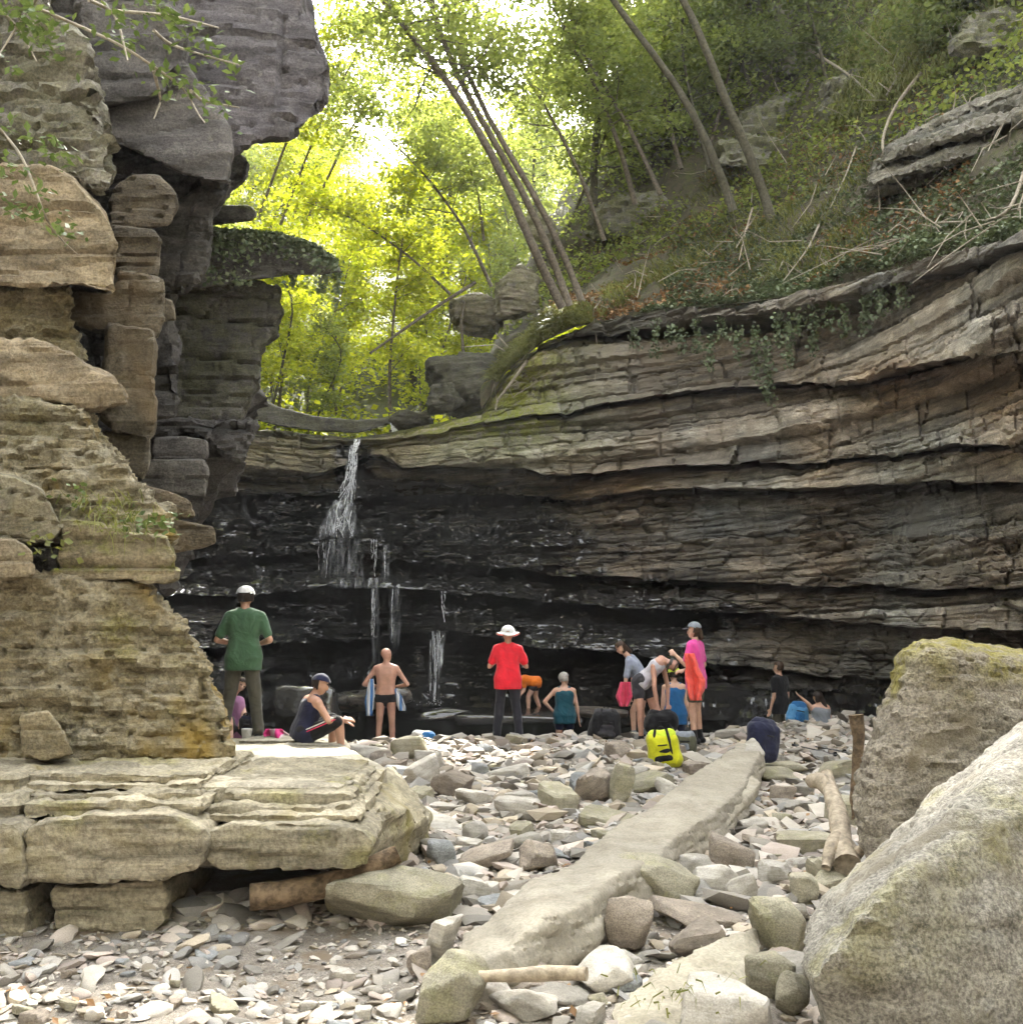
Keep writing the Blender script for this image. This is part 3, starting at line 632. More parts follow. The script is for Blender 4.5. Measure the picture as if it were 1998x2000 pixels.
lb('grey_shelf', c4((-900, 560), (60, 640), (210, 720), (260, 820), (310, 900), (250, 970), (-900, 1000)), 7.2, 1.0, T_, 227, infl=1.09, vox=.025, tint=(.95, .95, .90), amp=.03, strata=(.14, .06, (.25, 0)), moss=.1)
lb('pale_block', c4((-900, 940), (90, 975), (180, 1040), (195, 1170), (60, 1195), (-900, 1185)), 7.05, 1.2, T_, 228, .025, tint=(1.15, 1.1, 1.0), amp=.02, strata=(.3, .03, (0, 0)))
lb('mossy_block', c4((320, 860), (520, 880), (700, 930), (900, 960), (948, 1050), (960, 1190), (880, 1222), (600, 1200), (280, 1180), (322, 1050)), 7.3, 1.4, T_, 229, .025, tint=(.95, .9, .78), amp=.025, strata=(.4, .06, (0, 0)), cell=(.6, .04, 1.4), mossfn=lambda V, N: np.clip(.75 * sstep(.0, .6, N[:, 2]) + .5 * sstep(0, .4, fbm(V / .4, 3, 7)), 0, 1))
lb('crumbling_wall', c4((-1700, 1150), (300, 1180), (800, 1225), (835, 1300), (1000, 1450), (1080, 1560), (1140, 1700), (1165, 1800)) + cb((1195, 240), (1275, 460), (1262, 560), (600, 580), (-1700, 580)), 7.25, 2.4, R_, 230, .029, tv=-.45, tu=.5, amp=.05, cell=(.26, .09, 1.9), strata=(.14, .015, (.08, 0)), mossfn=lambda V, N: np.clip(.6 * sstep(.15, .5, fbm(V / .55, 3, 9)), 0, 1), tint=(1.0, .96, .85))
lb('pale_flat_rock', cb((110, 270), (260, 240), (330, 330), (400, 480), (240, 520), (120, 470)), 6.72, .5, T_, 231, .02, tint=(1.3, 1.25, 1.05), amp=.015, strata=(.25, .02, (0, 0)))

V, Fc = prism(c4((1270, 130), (1380, 205), (1500, 262), (1700, 312), (1930, 335), (2090, 322), (2110, 350), (1930, 402), (1700, 392), (1500, 362), (1380, 335), (1280, 310)), 27.9, 1.6)
block('brook_lip', V, Fc, G_, 240, .05, parent=cliff, tint=(.7, .7, .68), amp=.03, moss=.2)
# the stepped ledge in the left foreground
L_ = M['ledge']
le = empty('rock_ledge', kind='structure')
def ledge(name, pts, seed, vox=.024, **kw):
    V, Fc = hull(pts); return block(name, V, Fc, L_, seed, vox, parent=le, **kw)
def slabpts(front, Yf, back_z_from=None, depth=1.1, lift=0.0):
    """outline of the front face (pixels) pushed straight back"""
    fr = P(np.array([p[0] for p in front]), np.array([p[1] for p in front]), Yf)
    bk = fr + np.array([-.05, depth, lift]); return list(fr) + list(bk)
mside = lambda V, N: np.clip(.45 * sstep(.15, .5, fbm(V / .35, 3, 19)), 0, 1)
ledge('massive_block', slabpts(cb((118, 910), (170, 855), (480, 808), (930, 808), (1060, 855), (1104, 900), (1106, 1020), (1060, 1100), (900, 1145), (850, 1172), (400, 1192), (138, 1172)), 5.75), 301, amp=.02, tint=(.95, .91, .82), mossfn=mside, cell=(.34, .028, 2.0), sm=4)
ledge('massive_block', slabpts(cb((1112, 905), (1250, 842), (1880, 852), (1990, 905), (2020, 960), (1960, 1080), (1900, 1094), (1200, 1104), (1112, 1050)), 5.85), 302, amp=.02, tint=(.95, .92, .83), mossfn=mside, cell=(.34, .028, 2.0), sm=4)
ledge('massive_block', slabpts(cb((-900, 840), (50, 848), (108, 905), (132, 1180), (100, 1205), (-900, 1215)), 5.7), 303, amp=.02, tint=(.95, .91, .82), mossfn=mside, cell=(.34, .028, 2.0), sm=4)
ledge('lower_block', slabpts(cb((285, 1185), (880, 1170), (892, 1395), (800, 1480), (600, 1520), (330, 1500), (275, 1420)), 5.85), 304, amp=.02, tint=(.9, .86, .75), cell=(.3, .03, 2.2), mossfn=mside, sm=4)
ledge('lower_block', slabpts(cb((-900, 1205), (128, 1212), (152, 1490), (100, 1520), (-900, 1520)), 5.75), 305, amp=.02, tint=(.9, .86, .75), cell=(.3, .03, 2.2), mossfn=mside, sm=4)
def beds(name, rows, seed0, **kw):
    for i, (u0, u1, vt, vb, Yf) in enumerate(rows):
        V, Fc = hull(slabpts([(u0, vt), (u0, vb), (u1, vb), (u1 + 3, vt)], Yf, depth=1.5))
        block(name, V, Fc, L_, seed0 + i, .028, parent=le, amp=.03, sm=1, cell=(.28, .035, 5.0), strata=(.028, .02, (0, 0)), mossfn=mside, tint=(1.05 + .1 * (i % 2), 1.01 + .1 * (i % 2), .90 + .1 * (i % 2)), tvar=.25, **kw)
beds('thin_bed', [(38, 392, 1510, 1532, 6.35), (42, 386, 1528, 1548, 6.18), (46, 390, 1545, 1572, 6.06), (44, 394, 1568, 1600, 5.93), (-400, 30, 1512, 1560, 6.2), (-400, 36, 1555, 1612, 5.95)], 310)
beds('thin_bed', [(384, 672, 1530, 1552, 6.38), (388, 688, 1548, 1572, 6.22), (398, 694, 1572, 1594, 6.1), (404, 700, 1590, 1612, 6.0)], 320)
# the pale flat top that runs back to the pool
top = [G(u, v, z) for u, v, z in ((380, 1530, .71), (672, 1532, .70), (760, 1500, .60), (700, 1472, .5), (660, 1448, .45), (420, 1440, .45), (300, 1480, .6))]
ledge('pale_flat_top', [tuple(p) for p in top] + [(p[0], p[1], p[2] - .5) for p in top], 330, .04, amp=.03, strata=(.06, .03, (0, 0)), tint=(1.45, 1.42, 1.36), tvar=.12)
def ramp_pts():
    a = [G(690, 1505, .56), G(770, 1492, .46), G(800, 1545, .34), G(842, 1590, .26), G(838, 1612, .20), G(740, 1580, .52), G(735, 1600, .44)]
    return [tuple(p) for p in a] + [(p[0] - .1, p[1] + .25, -.15) for p in a[:4]] + [(G(842, 1660, .0)[0] - .05, G(842, 1640, .05)[1], -.05), (G(735, 1650, .1)[0], 6.0, .1)]
ledge('sloping_end_slab', ramp_pts(), 331, .03, amp=.03, strata=(.07, .04, (.35, 0)), tint=(1.15, 1.1, .95), mossfn=mside)
for i, q in enumerate([[(465, 1446), (640, 1446), (650, 1466), (470, 1474)], [(545, 1452), (665, 1456), (680, 1474), (600, 1482)], [(610, 1470), (690, 1484), (676, 1502), (600, 1486)]]):
    Yq = [11.4, 10.9, 10.2][i]
    V, Fc = hull(slabpts(q, Yq, depth=.9 - .2 * i)); block('loose_ledge_slab', V, Fc, L_, 340 + i, .02, parent=le, amp=.02, sm=2, strata=(.05, .02, (0, 0)), tint=(1.2, 1.2, 1.15))
# ------------------------------------------------------------------ trees and plants
class Geo:
    def __init__(s): s.V = []; s.F = []; s.n = 0
    def add(s, V, Fc):
        s.V.append(np.asarray(V, float)); s.F.append(np.asarray(Fc) + s.n); s.n += len(V)
    def mesh(s, name, mat, **kw):
        return mesh(name, np.concatenate(s.V), s.F, mat, **kw)
def resample(path, n):
    path = np.asarray(path, float); d = np.concatenate([[0], np.cumsum(np.linalg.norm(np.diff(path, axis=0), axis=1))])
    t = np.linspace(0, d[-1], n)
    # Catmull-like smoothing: interpolate, then relax
    q = np.stack([np.interp(t, d, path[:, c]) for c in range(3)], -1)
    for _ in range(2): q[1:-1] = .5 * q[1:-1] + .25 * (q[:-2] + q[2:])
    return q
def tube(path, r, sides=6, cap=True):
    path = np.asarray(path, float); n = len(path); r = np.broadcast_to(np.asarray(r, float), (n,))
    tg = np.gradient(path, axis=0); tg /= np.linalg.norm(tg, axis=1, keepdims=True) + 1e-9
    ref = np.array([0, 0, 1.0]) if abs(tg[:, 2].mean()) < .8 else np.array([0, 1.0, 0])
    a = np.cross(tg, ref); a /= np.linalg.norm(a, axis=1, keepdims=True) + 1e-9; b = np.cross(tg, a)
    th = np.arange(sides) * 2 * np.pi / sides
    V = path[:, None] + r[:, None, None] * (np.cos(th)[None, :, None] * a[:, None] + np.sin(th)[None, :, None] * b[:, None])
    i = np.arange(n * sides).reshape(n, sides); j = np.roll(i, -1, 1)
    Q = np.stack([i[:-1], i[1:], j[1:], j[:-1]], -1).reshape(-1, 4)
    V = V.reshape(-1, 3)
    if cap:
        V = np.concatenate([V, path[:1], path[-1:]]); c0, c1_ = len(V) - 2, len(V) - 1
        Q = np.concatenate([Q, np.stack([j[0], i[0], np.full(sides, c0), np.full(sides, c0)], -1)[:, [0, 1, 2, 2]], np.stack([i[-1], j[-1], np.full(sides, c1_)], -1)[:, [0, 1, 2, 2]]])
        return V, [f for f in (Q[:(n - 1) * sides],)], Q[(n - 1) * sides:, :3]
    return V, [Q], None
def add_tube(g, path, r, sides=6):
    V, qs, tri = tube(path, r, sides)
    g.V.append(V); g.F.append(qs[0] + g.n)
    if tri is not None: g.F.append(tri + g.n)
    g.n += len(V)
def leaves(C, size, R, upbias=1.0, aspect=.55, fold=.15):
    """rhombic leaves at centres C"""
    n = len(C)
    nr_ = R.normal(size=(n, 3)) * .55; nr_[:, 2] += upbias; nr_ /= np.linalg.norm(nr_, axis=1, keepdims=True)
    t = R.normal(size=(n, 3)); t -= nr_ * (t * nr_).sum(1, keepdims=True); t /= np.linalg.norm(t, axis=1, keepdims=True)
    s = np.cross(nr_, t); L_len = size * R.uniform(.65, 1.3, (n, 1))
    V = np.stack([C - t * L_len * .5, C + s * L_len * aspect * .5 + nr_ * L_len * fold * .3, C + t * L_len * .5, C - s * L_len * aspect * .5 + nr_ * L_len * fold * .3], 1).reshape(-1, 3)
    return V, np.arange(n * 4).reshape(n, 4)
def grow(path, r0, seed, nb=22, blen=2.4, sprays=4, per=45, lsize=.16, start=.35, droop=.1, spr=.55, twigs=True, sides=6):
    """trunk and crown geometry round a trunk path"""
    R = np.random.default_rng(seed); gt = Geo(); gl = Geo()
    p = resample(path, 18); tt = np.linspace(0, 1, 18)
    add_tube(gt, p, r0 * (1 - .78 * tt), sides)
    for i in range(nb):
        t = start + (1 - start) * (i + R.random()) / nb
        k = np.array([np.interp(t, tt, p[:, c]) for c in range(3)])
        az = R.uniform(0, 2 * np.pi); el = R.uniform(-.05, .75)
        ln = blen * R.uniform(.55, 1.15) * (1.15 - .55 * t)
        dv = np.array([math.cos(az) * math.cos(el), math.sin(az) * math.cos(el), math.sin(el)])
        s = np.linspace(0, 1, 6)
        bp = k + s[:, None] * dv * ln + np.stack([0 * s, 0 * s, -droop * ln * s ** 2 * 2], -1) + R.normal(size=(6, 3)) * .04 * ln * s[:, None]
        add_tube(gt, bp, r0 * .32 * (1.1 - .6 * t) * (1 - .8 * s), 4)
        for j in range(sprays):
            q = .35 + .65 * (j + R.random()) / sprays
            c = np.array([np.interp(q, s, bp[:, c_]) for c_ in range(3)]) + R.normal(size=3) * .18 * ln * .4
            n = int(per * R.uniform(.5, 1.4)); rad = spr * R.uniform(.6, 1.25)
            off = R.normal(size=(n, 3)) * np.array([rad * .55, rad * .55, rad * .16])
            sl = R.normal(size=2) * .25; off[:, 2] += off[:, 0] * sl[0] + off[:, 1] * sl[1]
            gl.add(*leaves(c + off, lsize, R))
            if twigs and j % 2 == 0:
                add_tube(gt, np.stack([np.array([np.interp(q - .15, s, bp[:, c_]) for c_ in range(3)]), c, c + R.normal(size=3) * .2 * rad]), np.array([.012, .009, .004]) * max(1, r0 / .08), 3)
    return gt, gl
def plant_tree(name, path, r0, seed, mat, bark, label, group=None, cat='tree', **kw):
    base = np.asarray(path[0], float)
    gt, gl = grow(np.asarray(path) - base, r0, seed, **kw)
    e = empty(name, base, label=label, cat=cat, group=group)
    link('trunk', gt.mesh('trunk', bark), e); link('crown', gl.mesh('crown', mat, smooth=False), e)
    return e
def slopeY(u, v):
    yy = Yb(u); y0_ = yy - np.interp(u, DU, ST[0][2]); T0 = L['T'](u); r2 = R2(u)
    vv = [T0 + 5, T0, T0 - 14, T0 - 40, .5 * (T0 + r2), r2, r2 - 160, r2 - 420]; y_ = [y0_, y0_, y0_ + .15, y0_ + 1, yy + 1.6, yy + 4, yy + 5.2, yy + 9]
    return float(np.interp(-v, [-x for x in vv], y_))
def tr(pts, Y0, Y1):
    n = len(pts); return np.array([P(u, v, Y0 + (Y1 - Y0) * i / (n - 1)) for i, (u, v) in enumerate(pts)])
def unit3(v): return v / np.linalg.norm(v)
# the traced trees on the slope
MT = [
 ([(1098, 600), (1066, 562), (1040, 480), (985, 340), (925, 235), (880, 160), (800, 60), (745, 0), (690, -70)], 24.6, 21.5, .115, 'leaf_mid', 'bark', 'slim grey tree bending furthest left out of the clump on the cliff rim'),
 ([(1112, 598), (1082, 500), (1022, 370), (962, 270), (905, 180), (860, 90), (835, 0), (815, -90)], 24.9, 22.5, .10, 'leaf_mid', 'bark', 'middle stem of the leaning tree clump on the cliff rim'),
 ([(1137, 590), (1112, 520), (1062, 400), (1004, 318), (955, 240), (915, 160), (880, 60), (850, -60)], 25.1, 23.5, .09, 'leaf_mid', 'bark', 'rightmost stem of the leaning tree clump on the cliff rim'),
 ([(1432, 412), (1412, 350), (1358, 222), (1290, 118), (1222, 40), (1160, -50)], 25.5, 24, .12, 'leaf_mid', 'bark_dark', 'dark leaning tree left of its neighbour on the grassy slope'),
 ([(1508, 434), (1494, 370), (1446, 262), (1398, 160), (1372, 60), (1310, -40)], 25.0, 23.5, .135, 'leaf_mid', 'bark_dark', 'thick mossy tree with dead leaves round its foot on the slope'),
 ([(1545, 150), (1530, 60), (1515, -40), (1495, -160)], 29, 28.5, .26, 'leaf_dark', 'bark_dark', 'thick dark trunk high on the slope under the canopy'),
 ([(960, 560), (905, 440), (830, 340), (760, 270), (690, 210)], 30, 27, .06, 'leaf_mid', 'bark', 'thin tree leaning far left from behind the cliff rim clump'),
 ([(945, 470), (935, 380), (905, 290), (850, 200)], 31, 30, .05, 'leaf_mid', 'bark', 'thin upright tree behind the leaning clump'),
 ([(880, 575), (800, 500), (700, 430), (600, 395)], 31, 29, .05, 'leaf_sun', 'bark', 'thin sapling arching left over the gap in yellow light'),
 ([(1240, 400), (1215, 300), (1170, 180), (1100, 60), (1060, -60)], 29, 27, .09, 'leaf_mid', 'bark', 'slender tree between the two clumps, leaning left over the slope'),
 ([(1330, 330), (1300, 220), (1290, 110), (1310, -40)], 29.5, 29, .08, 'leaf_mid', 'bark', 'slender upright tree behind the grassy bank'),
 ([(1180, 470), (1130, 330), (1050, 180), (960, 60), (900, -40)], 28.5, 26.5, .07, 'leaf_mid', 'bark', 'thin tree leaning left just right of the rim clump'),
 ([(1290, 380), (1230, 250), (1150, 120), (1080, 20), (1040, -50)], 28, 26.5, .075, 'leaf_mid', 'bark', 'thin tree leaning left, middle of the slope'),
 ([(1385, 330), (1350, 200), (1330, 90), (1340, -40)], 28.5, 28, .07, 'leaf_mid', 'bark_dark', 'thin dark stem just left of the dark leaning tree'),
 ([(1620, 190), (1600, 90), (1570, -10), (1560, -80)], 26.5, 26, .07, 'leaf_dark', 'bark_dark', 'dark stem left of the grass curtain at the top'),
 ([(1480, 230), (1450, 120), (1400, 30), (1370, -60)], 29, 28.5, .09, 'leaf_dark', 'bark_dark', 'dark leaning stem behind the mossy tree'),
 ([(1860, 130), (1852, 60), (1850, -40)], 22.5, 22.5, .08, 'leaf_dark', 'bark', 'grey stem at the top right above the outcrop'),
 ([(1940, 90), (1930, 20), (1935, -60)], 21.5, 21.5, .11, 'leaf_dark', 'bark_dark', 'dark trunk in the top right corner'),
 ([(505, 425), (540, 330), (578, 230), (640, 90), (690, -30)], 31, 29.5, .05, 'leaf_sun', 'bark', 'thin stem leaning right beside the left pillar, nearest the rock'),
 ([(548, 440), (590, 330), (625, 240), (700, 100), (770, 0)], 32, 30, .05, 'leaf_mid', 'bark', 'thin stem leaning right across the bright opening, second from the pillar'),
 ([(600, 430), (640, 350), (690, 240), (790, 110), (860, 30)], 33, 31, .055, 'leaf_mid', 'bark', 'thin stem leaning right over the bright opening, farthest from the pillar'),
]
for i, (pp, ya, yb_, r0, lm, bk, lab) in enumerate(MT):
    w = tr(pp, ya, yb_)
    if i < 6: w = np.concatenate([w, w[-1:] + unit3(w[-1] - w[-2]) * 3.5 + [[0, 0, .8]], w[-1:] + unit3(w[-1] - w[-2]) * 6 + [[.5, 0, 3.0]]])  # stems lengthened above the view so their crowns shade the foreground
    plant_tree('leaning_tree', w, r0, 500 + i, M[lm], M[bk], lab, nb=46 if i < 6 else 20, blen=3.0 if i < 6 else 2.2, sprays=5, per=42, lsize=.155, twigs=False, start=.32 if i not in (3, 4) else .5, spr=.75)
# forest beyond: six kinds of tree, copied one by one
kinds = []
for k in range(6):
    R = np.random.default_rng(600 + k)
    h = [11, 13, 12, 8, 7.5, 9][k]; sap = k >= 3
    path = np.array([[0, 0, -.4], [R.normal() * .3, R.normal() * .3, h * .3], [R.normal() * .9, R.normal() * .6, h * .65], [R.normal() * 1.3, R.normal() * .8, h]])
    gt, gl = grow(path, .16 if not sap else .06, 610 + k, nb=30 if not sap else 18, blen=3.0 if not sap else 1.7, sprays=5, per=58 if not sap else 52, lsize=.19 if not sap else .155, start=.22 if not sap else .3, spr=.9 if not sap else .65)
    kinds.append((gt.mesh('trunk', M['bark'] if k % 2 else M['bark_dark']), gl.mesh('crown', M['leaf_mid'], smooth=False)))
crown_var = {}
def forest_tree(x, y, z, k, mat, s, rz, lean, label, group, name='forest_tree'):
    e = empty(name, (x, y, z), rz, label=label, cat='tree', group=group)
    e.scale = (s, s, s * 1.05); e.rotation_euler = (lean[0], lean[1], rz)
    link('trunk', kinds[k][0], e)
    key = (k, mat)
    if key not in crown_var:
        me = kinds[k][1].copy(); me.materials.clear(); me.materials.append(M[mat]); crown_var[key] = me
    link('crown', crown_var[key], e)
R = np.random.default_rng(77)
ft = []
for y in np.arange(31, 74, 3.6):
    step_ = 2.5 + (y - 30) * .045
    for x in np.arange(-.45 * y - 4, .58 * y + 5, step_):
        xx, yy = x + R.uniform(-1.2, 1.2), y + R.uniform(-1.4, 1.4)
        if abs(xx + 5.2) < 1.6 and yy < 36: continue
        u = 999 + 2000 * xx / yy
        if xx > -.5 and yy < Yb(np.clip(u, 200, 2600)) + 15: continue
        # leave the opening to the sky above the waterfall clear
        if yy > 50 and 620 < u < 760: continue
        if u < 330 or u > 1080: continue
        if yy > 46 and R.random() < .5: continue
        ft.append((xx, yy, u))
for xx, yy, u in ft:
    gap = 380 < u < 930
    k = int(R.integers(3, 6)) if (gap and yy < 44) or R.random() < .3 else int(R.integers(0, 3))
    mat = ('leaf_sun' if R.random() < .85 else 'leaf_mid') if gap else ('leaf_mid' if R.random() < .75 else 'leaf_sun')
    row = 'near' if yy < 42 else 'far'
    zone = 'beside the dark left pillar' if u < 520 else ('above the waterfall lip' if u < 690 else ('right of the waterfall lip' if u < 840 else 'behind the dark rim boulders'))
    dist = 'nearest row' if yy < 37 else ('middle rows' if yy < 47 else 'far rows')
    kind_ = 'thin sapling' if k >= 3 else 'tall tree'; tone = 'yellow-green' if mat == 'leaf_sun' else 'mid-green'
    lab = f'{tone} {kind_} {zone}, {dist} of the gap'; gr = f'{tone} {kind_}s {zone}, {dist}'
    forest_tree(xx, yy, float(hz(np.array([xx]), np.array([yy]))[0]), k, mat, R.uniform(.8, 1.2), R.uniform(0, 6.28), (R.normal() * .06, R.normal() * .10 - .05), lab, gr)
def slope_label(k, uj, ri):
    z_ = 'behind the leaning clump' if uj < 1200 else ('between the clump and the dark leaning tree' if uj < 1400 else ('above the two dark trees' if uj < 1580 else ('under the grass curtain' if uj < 1760 else 'above the pale rock outcrop')))
    h_ = 'low on the steep slope' if ri < 82 else ('halfway up the steep slope' if ri < 95 else 'high on the steep slope')
    kd = 'slender green sapling' if k >= 3 else 'leafy green tree'
    return f'{kd} {z_}, {h_}', f'{kd}s {z_}, {h_}'
SGt = SLOPE_V.reshape(*SLOPE_SHAPE, 3)
for ri, uj in [(72, 1010), (74, 1090), (78, 1160), (80, 1250), (76, 1320), (84, 1060), (86, 1190), (88, 1330), (84, 1420), (90, 1500), (82, 1600), (92, 1620), (88, 1700), (86, 1800), (92, 1900), (96, 1100), (97, 1260), (96, 1400), (98, 1560), (96, 1720), (98, 1850), (104, 1180), (104, 1350), (105, 1500), (104, 1650), (104, 1820)]:
    q = SGt[ri, int((uj - 940) / 8)]; k = int(R.integers(0, 6))
    forest_tree(q[0], q[1], q[2] - .2, k, 'leaf_mid' if R.random() < .88 else 'leaf_sun', R.uniform(.7, 1.0) if k < 3 else R.uniform(.9, 1.2), R.uniform(0, 6.28), (R.normal() * .08, -.12 + R.normal() * .08),
                *slope_label(k, uj, ri))
# unseen wood on the gorge rims, added to shade the gorge floor
for x, y, s in [(-13, 12, 1.1), (-14, 18, 1.2), (-13, 24, 1.2), (-17, 21, 1.3), (-16, 28, 1.3), (-20, 15, 1.3), (-11.5, 28.5, 1.0), (-21, 26, 1.3), (-12.5, 20.5, 1.1), (-14.5, 31, 1.3), (-19, 33, 1.3)]:
    ed = -.36 * y - 1.6
    forest_tree(x, y, 15 + max(0, ed - 2 - x) * .55 - .5, int(R.integers(0, 3)), 'leaf_mid', s, R.uniform(0, 6), (0, .1), 'unseen tree added for shade on the rim above the left cliff', 'added shade trees on the left rim')
for x, y, s in [(13, 3, 1.1), (15, 9, 1.2), (12, -3, 1.1), (-10, -1, 1.1), (-8, -6, 1.1), (-2, -9, 1.2), (4, -8, 1.1), (9, -8, 1.2), (0, -14, 1.2), (-13, 4, 1.1), (14, 14, 1.1)]:  # unseen bank trees, added to block low sky light
    forest_tree(x, y, float(gz(np.array([x]), np.array([y]))[0]) - .2, int(R.integers(0, 3)), 'leaf_mid', s, R.uniform(0, 6), (0, 0), 'unseen tree added for shade on the bank downstream of the gravel bar', 'added shade trees on the downstream banks')
# ------------------------------------------------------------------ boulders, stones, gravel
def cubesphere(n):
    g = np.tan(np.linspace(-1, 1, n + 1) * np.pi / 4)
    A, B = np.meshgrid(g, g); o = np.ones_like(A)
    fs = [(o, A, B), (-o, B, A), (B, o, A), (A, -o, B), (A, B, o), (B, A, -o)]
    V = np.concatenate([np.stack(f, -1).reshape(-1, 3) for f in fs]); q = grid_faces(n + 1, n + 1)
    Q = np.concatenate([q + i * (n + 1) ** 2 for i in range(6)])
    key = np.round(V * 1e5).astype(np.int64); _, first, inv = np.unique(key, axis=0, return_index=True, return_inverse=True)
    inv = inv.ravel(); return V[first], inv[Q]
def rockshape(seed, dims, n=8, planes=9, p=16, rough=.03, taper=0.0):
    """an angular stone: soft intersection of random half-spaces"""
    R = np.random.default_rng(seed); V, Q = cubesphere(n); half = np.asarray(dims, float) / 2
    d = V * half; d /= np.linalg.norm(d, axis=1, keepdims=True)
    N = [np.eye(3)[i] * s for i in range(3) for s in (1, -1)]; D = [half[i] * R.uniform(.85, 1.0) for i in range(3) for s in (1, -1)]
    for _ in range(planes):
        m = R.normal(size=3); m /= np.linalg.norm(m); m = m / half; m /= np.linalg.norm(m)
        sup = np.abs(m * half).sum(); ell = np.linalg.norm(m * half); N.append(m); D.append(ell * R.uniform(.74, 1.0))
    # small tilt of the flat sides
    for i in range(6): N[i] = N[i] + R.normal(size=3) * .12; N[i] /= np.linalg.norm(N[i])
    dots = np.clip(d @ np.array(N).T / np.array(D), 0, None)
    r = (dots ** p).sum(1) ** (-1 / p)
    V = d * r[:, None]
    V = V * (1 + rough * 2.0 * fbm(V / half.max() * 2.2 + seed, 4, seed))[:, None]
    nn = normals(V, Q); m = half.min()
    V = V + nn * (m * rough * 2.2 * fbm(V / m * 1.3 + 5, 4, seed + 3))[:, None]
    return V, Q
def rotz(a): return Matrix.Rotation(a, 4, 'Z')
def put(o, x, y, z, rx=0, ry=0, rz=0): o.location = (x, y, z); o.rotation_euler = (rx, ry, rz)

# big traced boulders -------------------------------------------------
def traced(name, pts, mat, seed, vox, label, amp=.02, sm=3, mossfn=None, cell=None, strata=None, tint=(1, 1, 1), tvar=.2, cat='boulder'):
    V, Fc = hull(pts)
    return block(name, V, Fc, mat, seed, vox, sm, amp, strata, cell, tint=tint, tvar=tvar, mossfn=mossfn, label=label, cat=cat)
near = [(1998, 1398, 5.6), (1900, 1478, 5.5), (1806, 1561, 5.4), (1660, 1710, 5.0), (1581, 1782, 4.7), (1556, 1837, 4.5), (1560, 1888, 4.3), (1624, 2000, 4.1),
        (1998, 1430, 4.95), (1915, 1525, 4.45), (1806, 1663, 4.12), (1733, 1735, 3.98), (1678, 1785, 3.92), (1630, 1850, 3.9), (1577, 1917, 3.95),
        (1640, 2090, 4.05), (2100, 2200, 3.95), (2350, 2000, 4.1), (2350, 1380, 4.7), (2200, 1330, 5.9), (1700, 1900, 5.4), (2300, 1500, 6.2)]
traced('boulder', [tuple(P(*q)) for q in near], M['boulder'], 401, .03, 'huge lichen-spotted boulder with slanting pale edge at the bottom right', amp=.02, sm=4, cell=(.6, .035, 1.3),
       mossfn=lambda V, N: np.clip(.3 * sstep(.1, .4, fbm(V / .4, 3, 3)), 0, 1))
far = [(1798, 1251, 6.5), (1770, 1262, 6.6), (1751, 1288, 6.75), (1726, 1353, 6.8), (1708, 1420, 6.8), (1675, 1492, 6.7), (1664, 1554, 6.6), (1668, 1597, 6.5), (1682, 1660, 6.3),
       (1815, 1262, 6.3), (1770, 1310, 6.35), (1740, 1400, 6.35), (1700, 1500, 6.3), (1690, 1600, 6.2), (1860, 1255, 6.5), (1998, 1288, 6.5), (2250, 1370, 6.6), (2250, 1700, 6.0), (1720, 1750, 6.0),
       (1850, 1245, 7.6), (2200, 1300, 7.8), (1790, 1600, 7.6)]
traced('boulder', [tuple(P(*q)) for q in far], M['boulder'], 402, .026, 'tall grey boulder with yellow-green moss on its upper face and rippled front', amp=.02, sm=3, cell=(.13, .022, 2.6), strata=(.07, .02, (.2, 0)), tint=(.9, .84, .76),
       mossfn=lambda V, N: np.clip(sstep(1.1, 1.5, V[:, 2] + .5 * fbm(V / .3, 3, 3)) * .8, 0, 1))
# the fallen slab
lft = [(884, 1872, 4.9), (905, 1822, 5.2), (962, 1776, 5.45), (1040, 1722, 6.0), (1120, 1680, 6.6), (1190, 1622, 7.4), (1262, 1580, 8.3), (1335, 1520, 9.6), (1402, 1482, 10.7), (1440, 1446, 11.5)]
rgt = [(925, 1884, 4.8), (985, 1852, 4.8), (1062, 1796, 5.05), (1128, 1765, 5.3), (1200, 1716, 5.9), (1262, 1684, 6.4), (1326, 1632, 7.3), (1392, 1590, 8.3), (1450, 1536, 9.5), (1486, 1466, 11.2)]
sv, sf = [], []; dn_ = [.12, .26, .40, .40, .42, .40, .42, .40, .42, .34]; nsec = len(lft)
for i, (a, b) in enumerate(zip(lft, rgt)):
    A, B = P(*a), P(*b); dn = dn_[i]; jt = .04 * math.sin(i * 2.7)
    sv += [A + np.array([0, 0, jt * .5]), B + np.array([0, 0, -jt * .5]), B + np.array([.06 + jt, -.05 + jt, -dn * .5]), B + np.array([-.02, .05, -dn]), A + np.array([.05, .05, -dn])]
for i in range(nsec - 1):
    for k in range(5): sf.append([5 * i + k, 5 * i + (k + 1) % 5, 5 * i + 5 + (k + 1) % 5, 5 * i + 5 + k][::-1])
sf += [[0, 1, 2, 3, 4], [5 * nsec - 1 - k for k in range(5)]]
block('fallen_slab', np.array(sv), sf, M['slab'], 403, .021, 4, .022, (.06, .014, (.3, 0)), (.8, .018, 4.5), tint=(.84, .82, .77), tvar=.22, label='long pale stone slab lying diagonally across the gravel bar', cat='rock slab')
V, Fc = hull([tuple(P(*q)) for q in [(1385, 1490, 11.0), (1480, 1448, 11.4), (1494, 1470, 11.2), (1482, 1500, 10.8), (1420, 1530, 10.3), (1400, 1510, 10.4), (1470, 1440, 11.9), (1495, 1490, 11.6)]])
block('slab_fragment', V, Fc, M['slab'], 404, .02, 2, .02, (.08, .02, (.3, 0)), None, label='split end piece lying along the upper tip of the long slab', cat='rock slab')
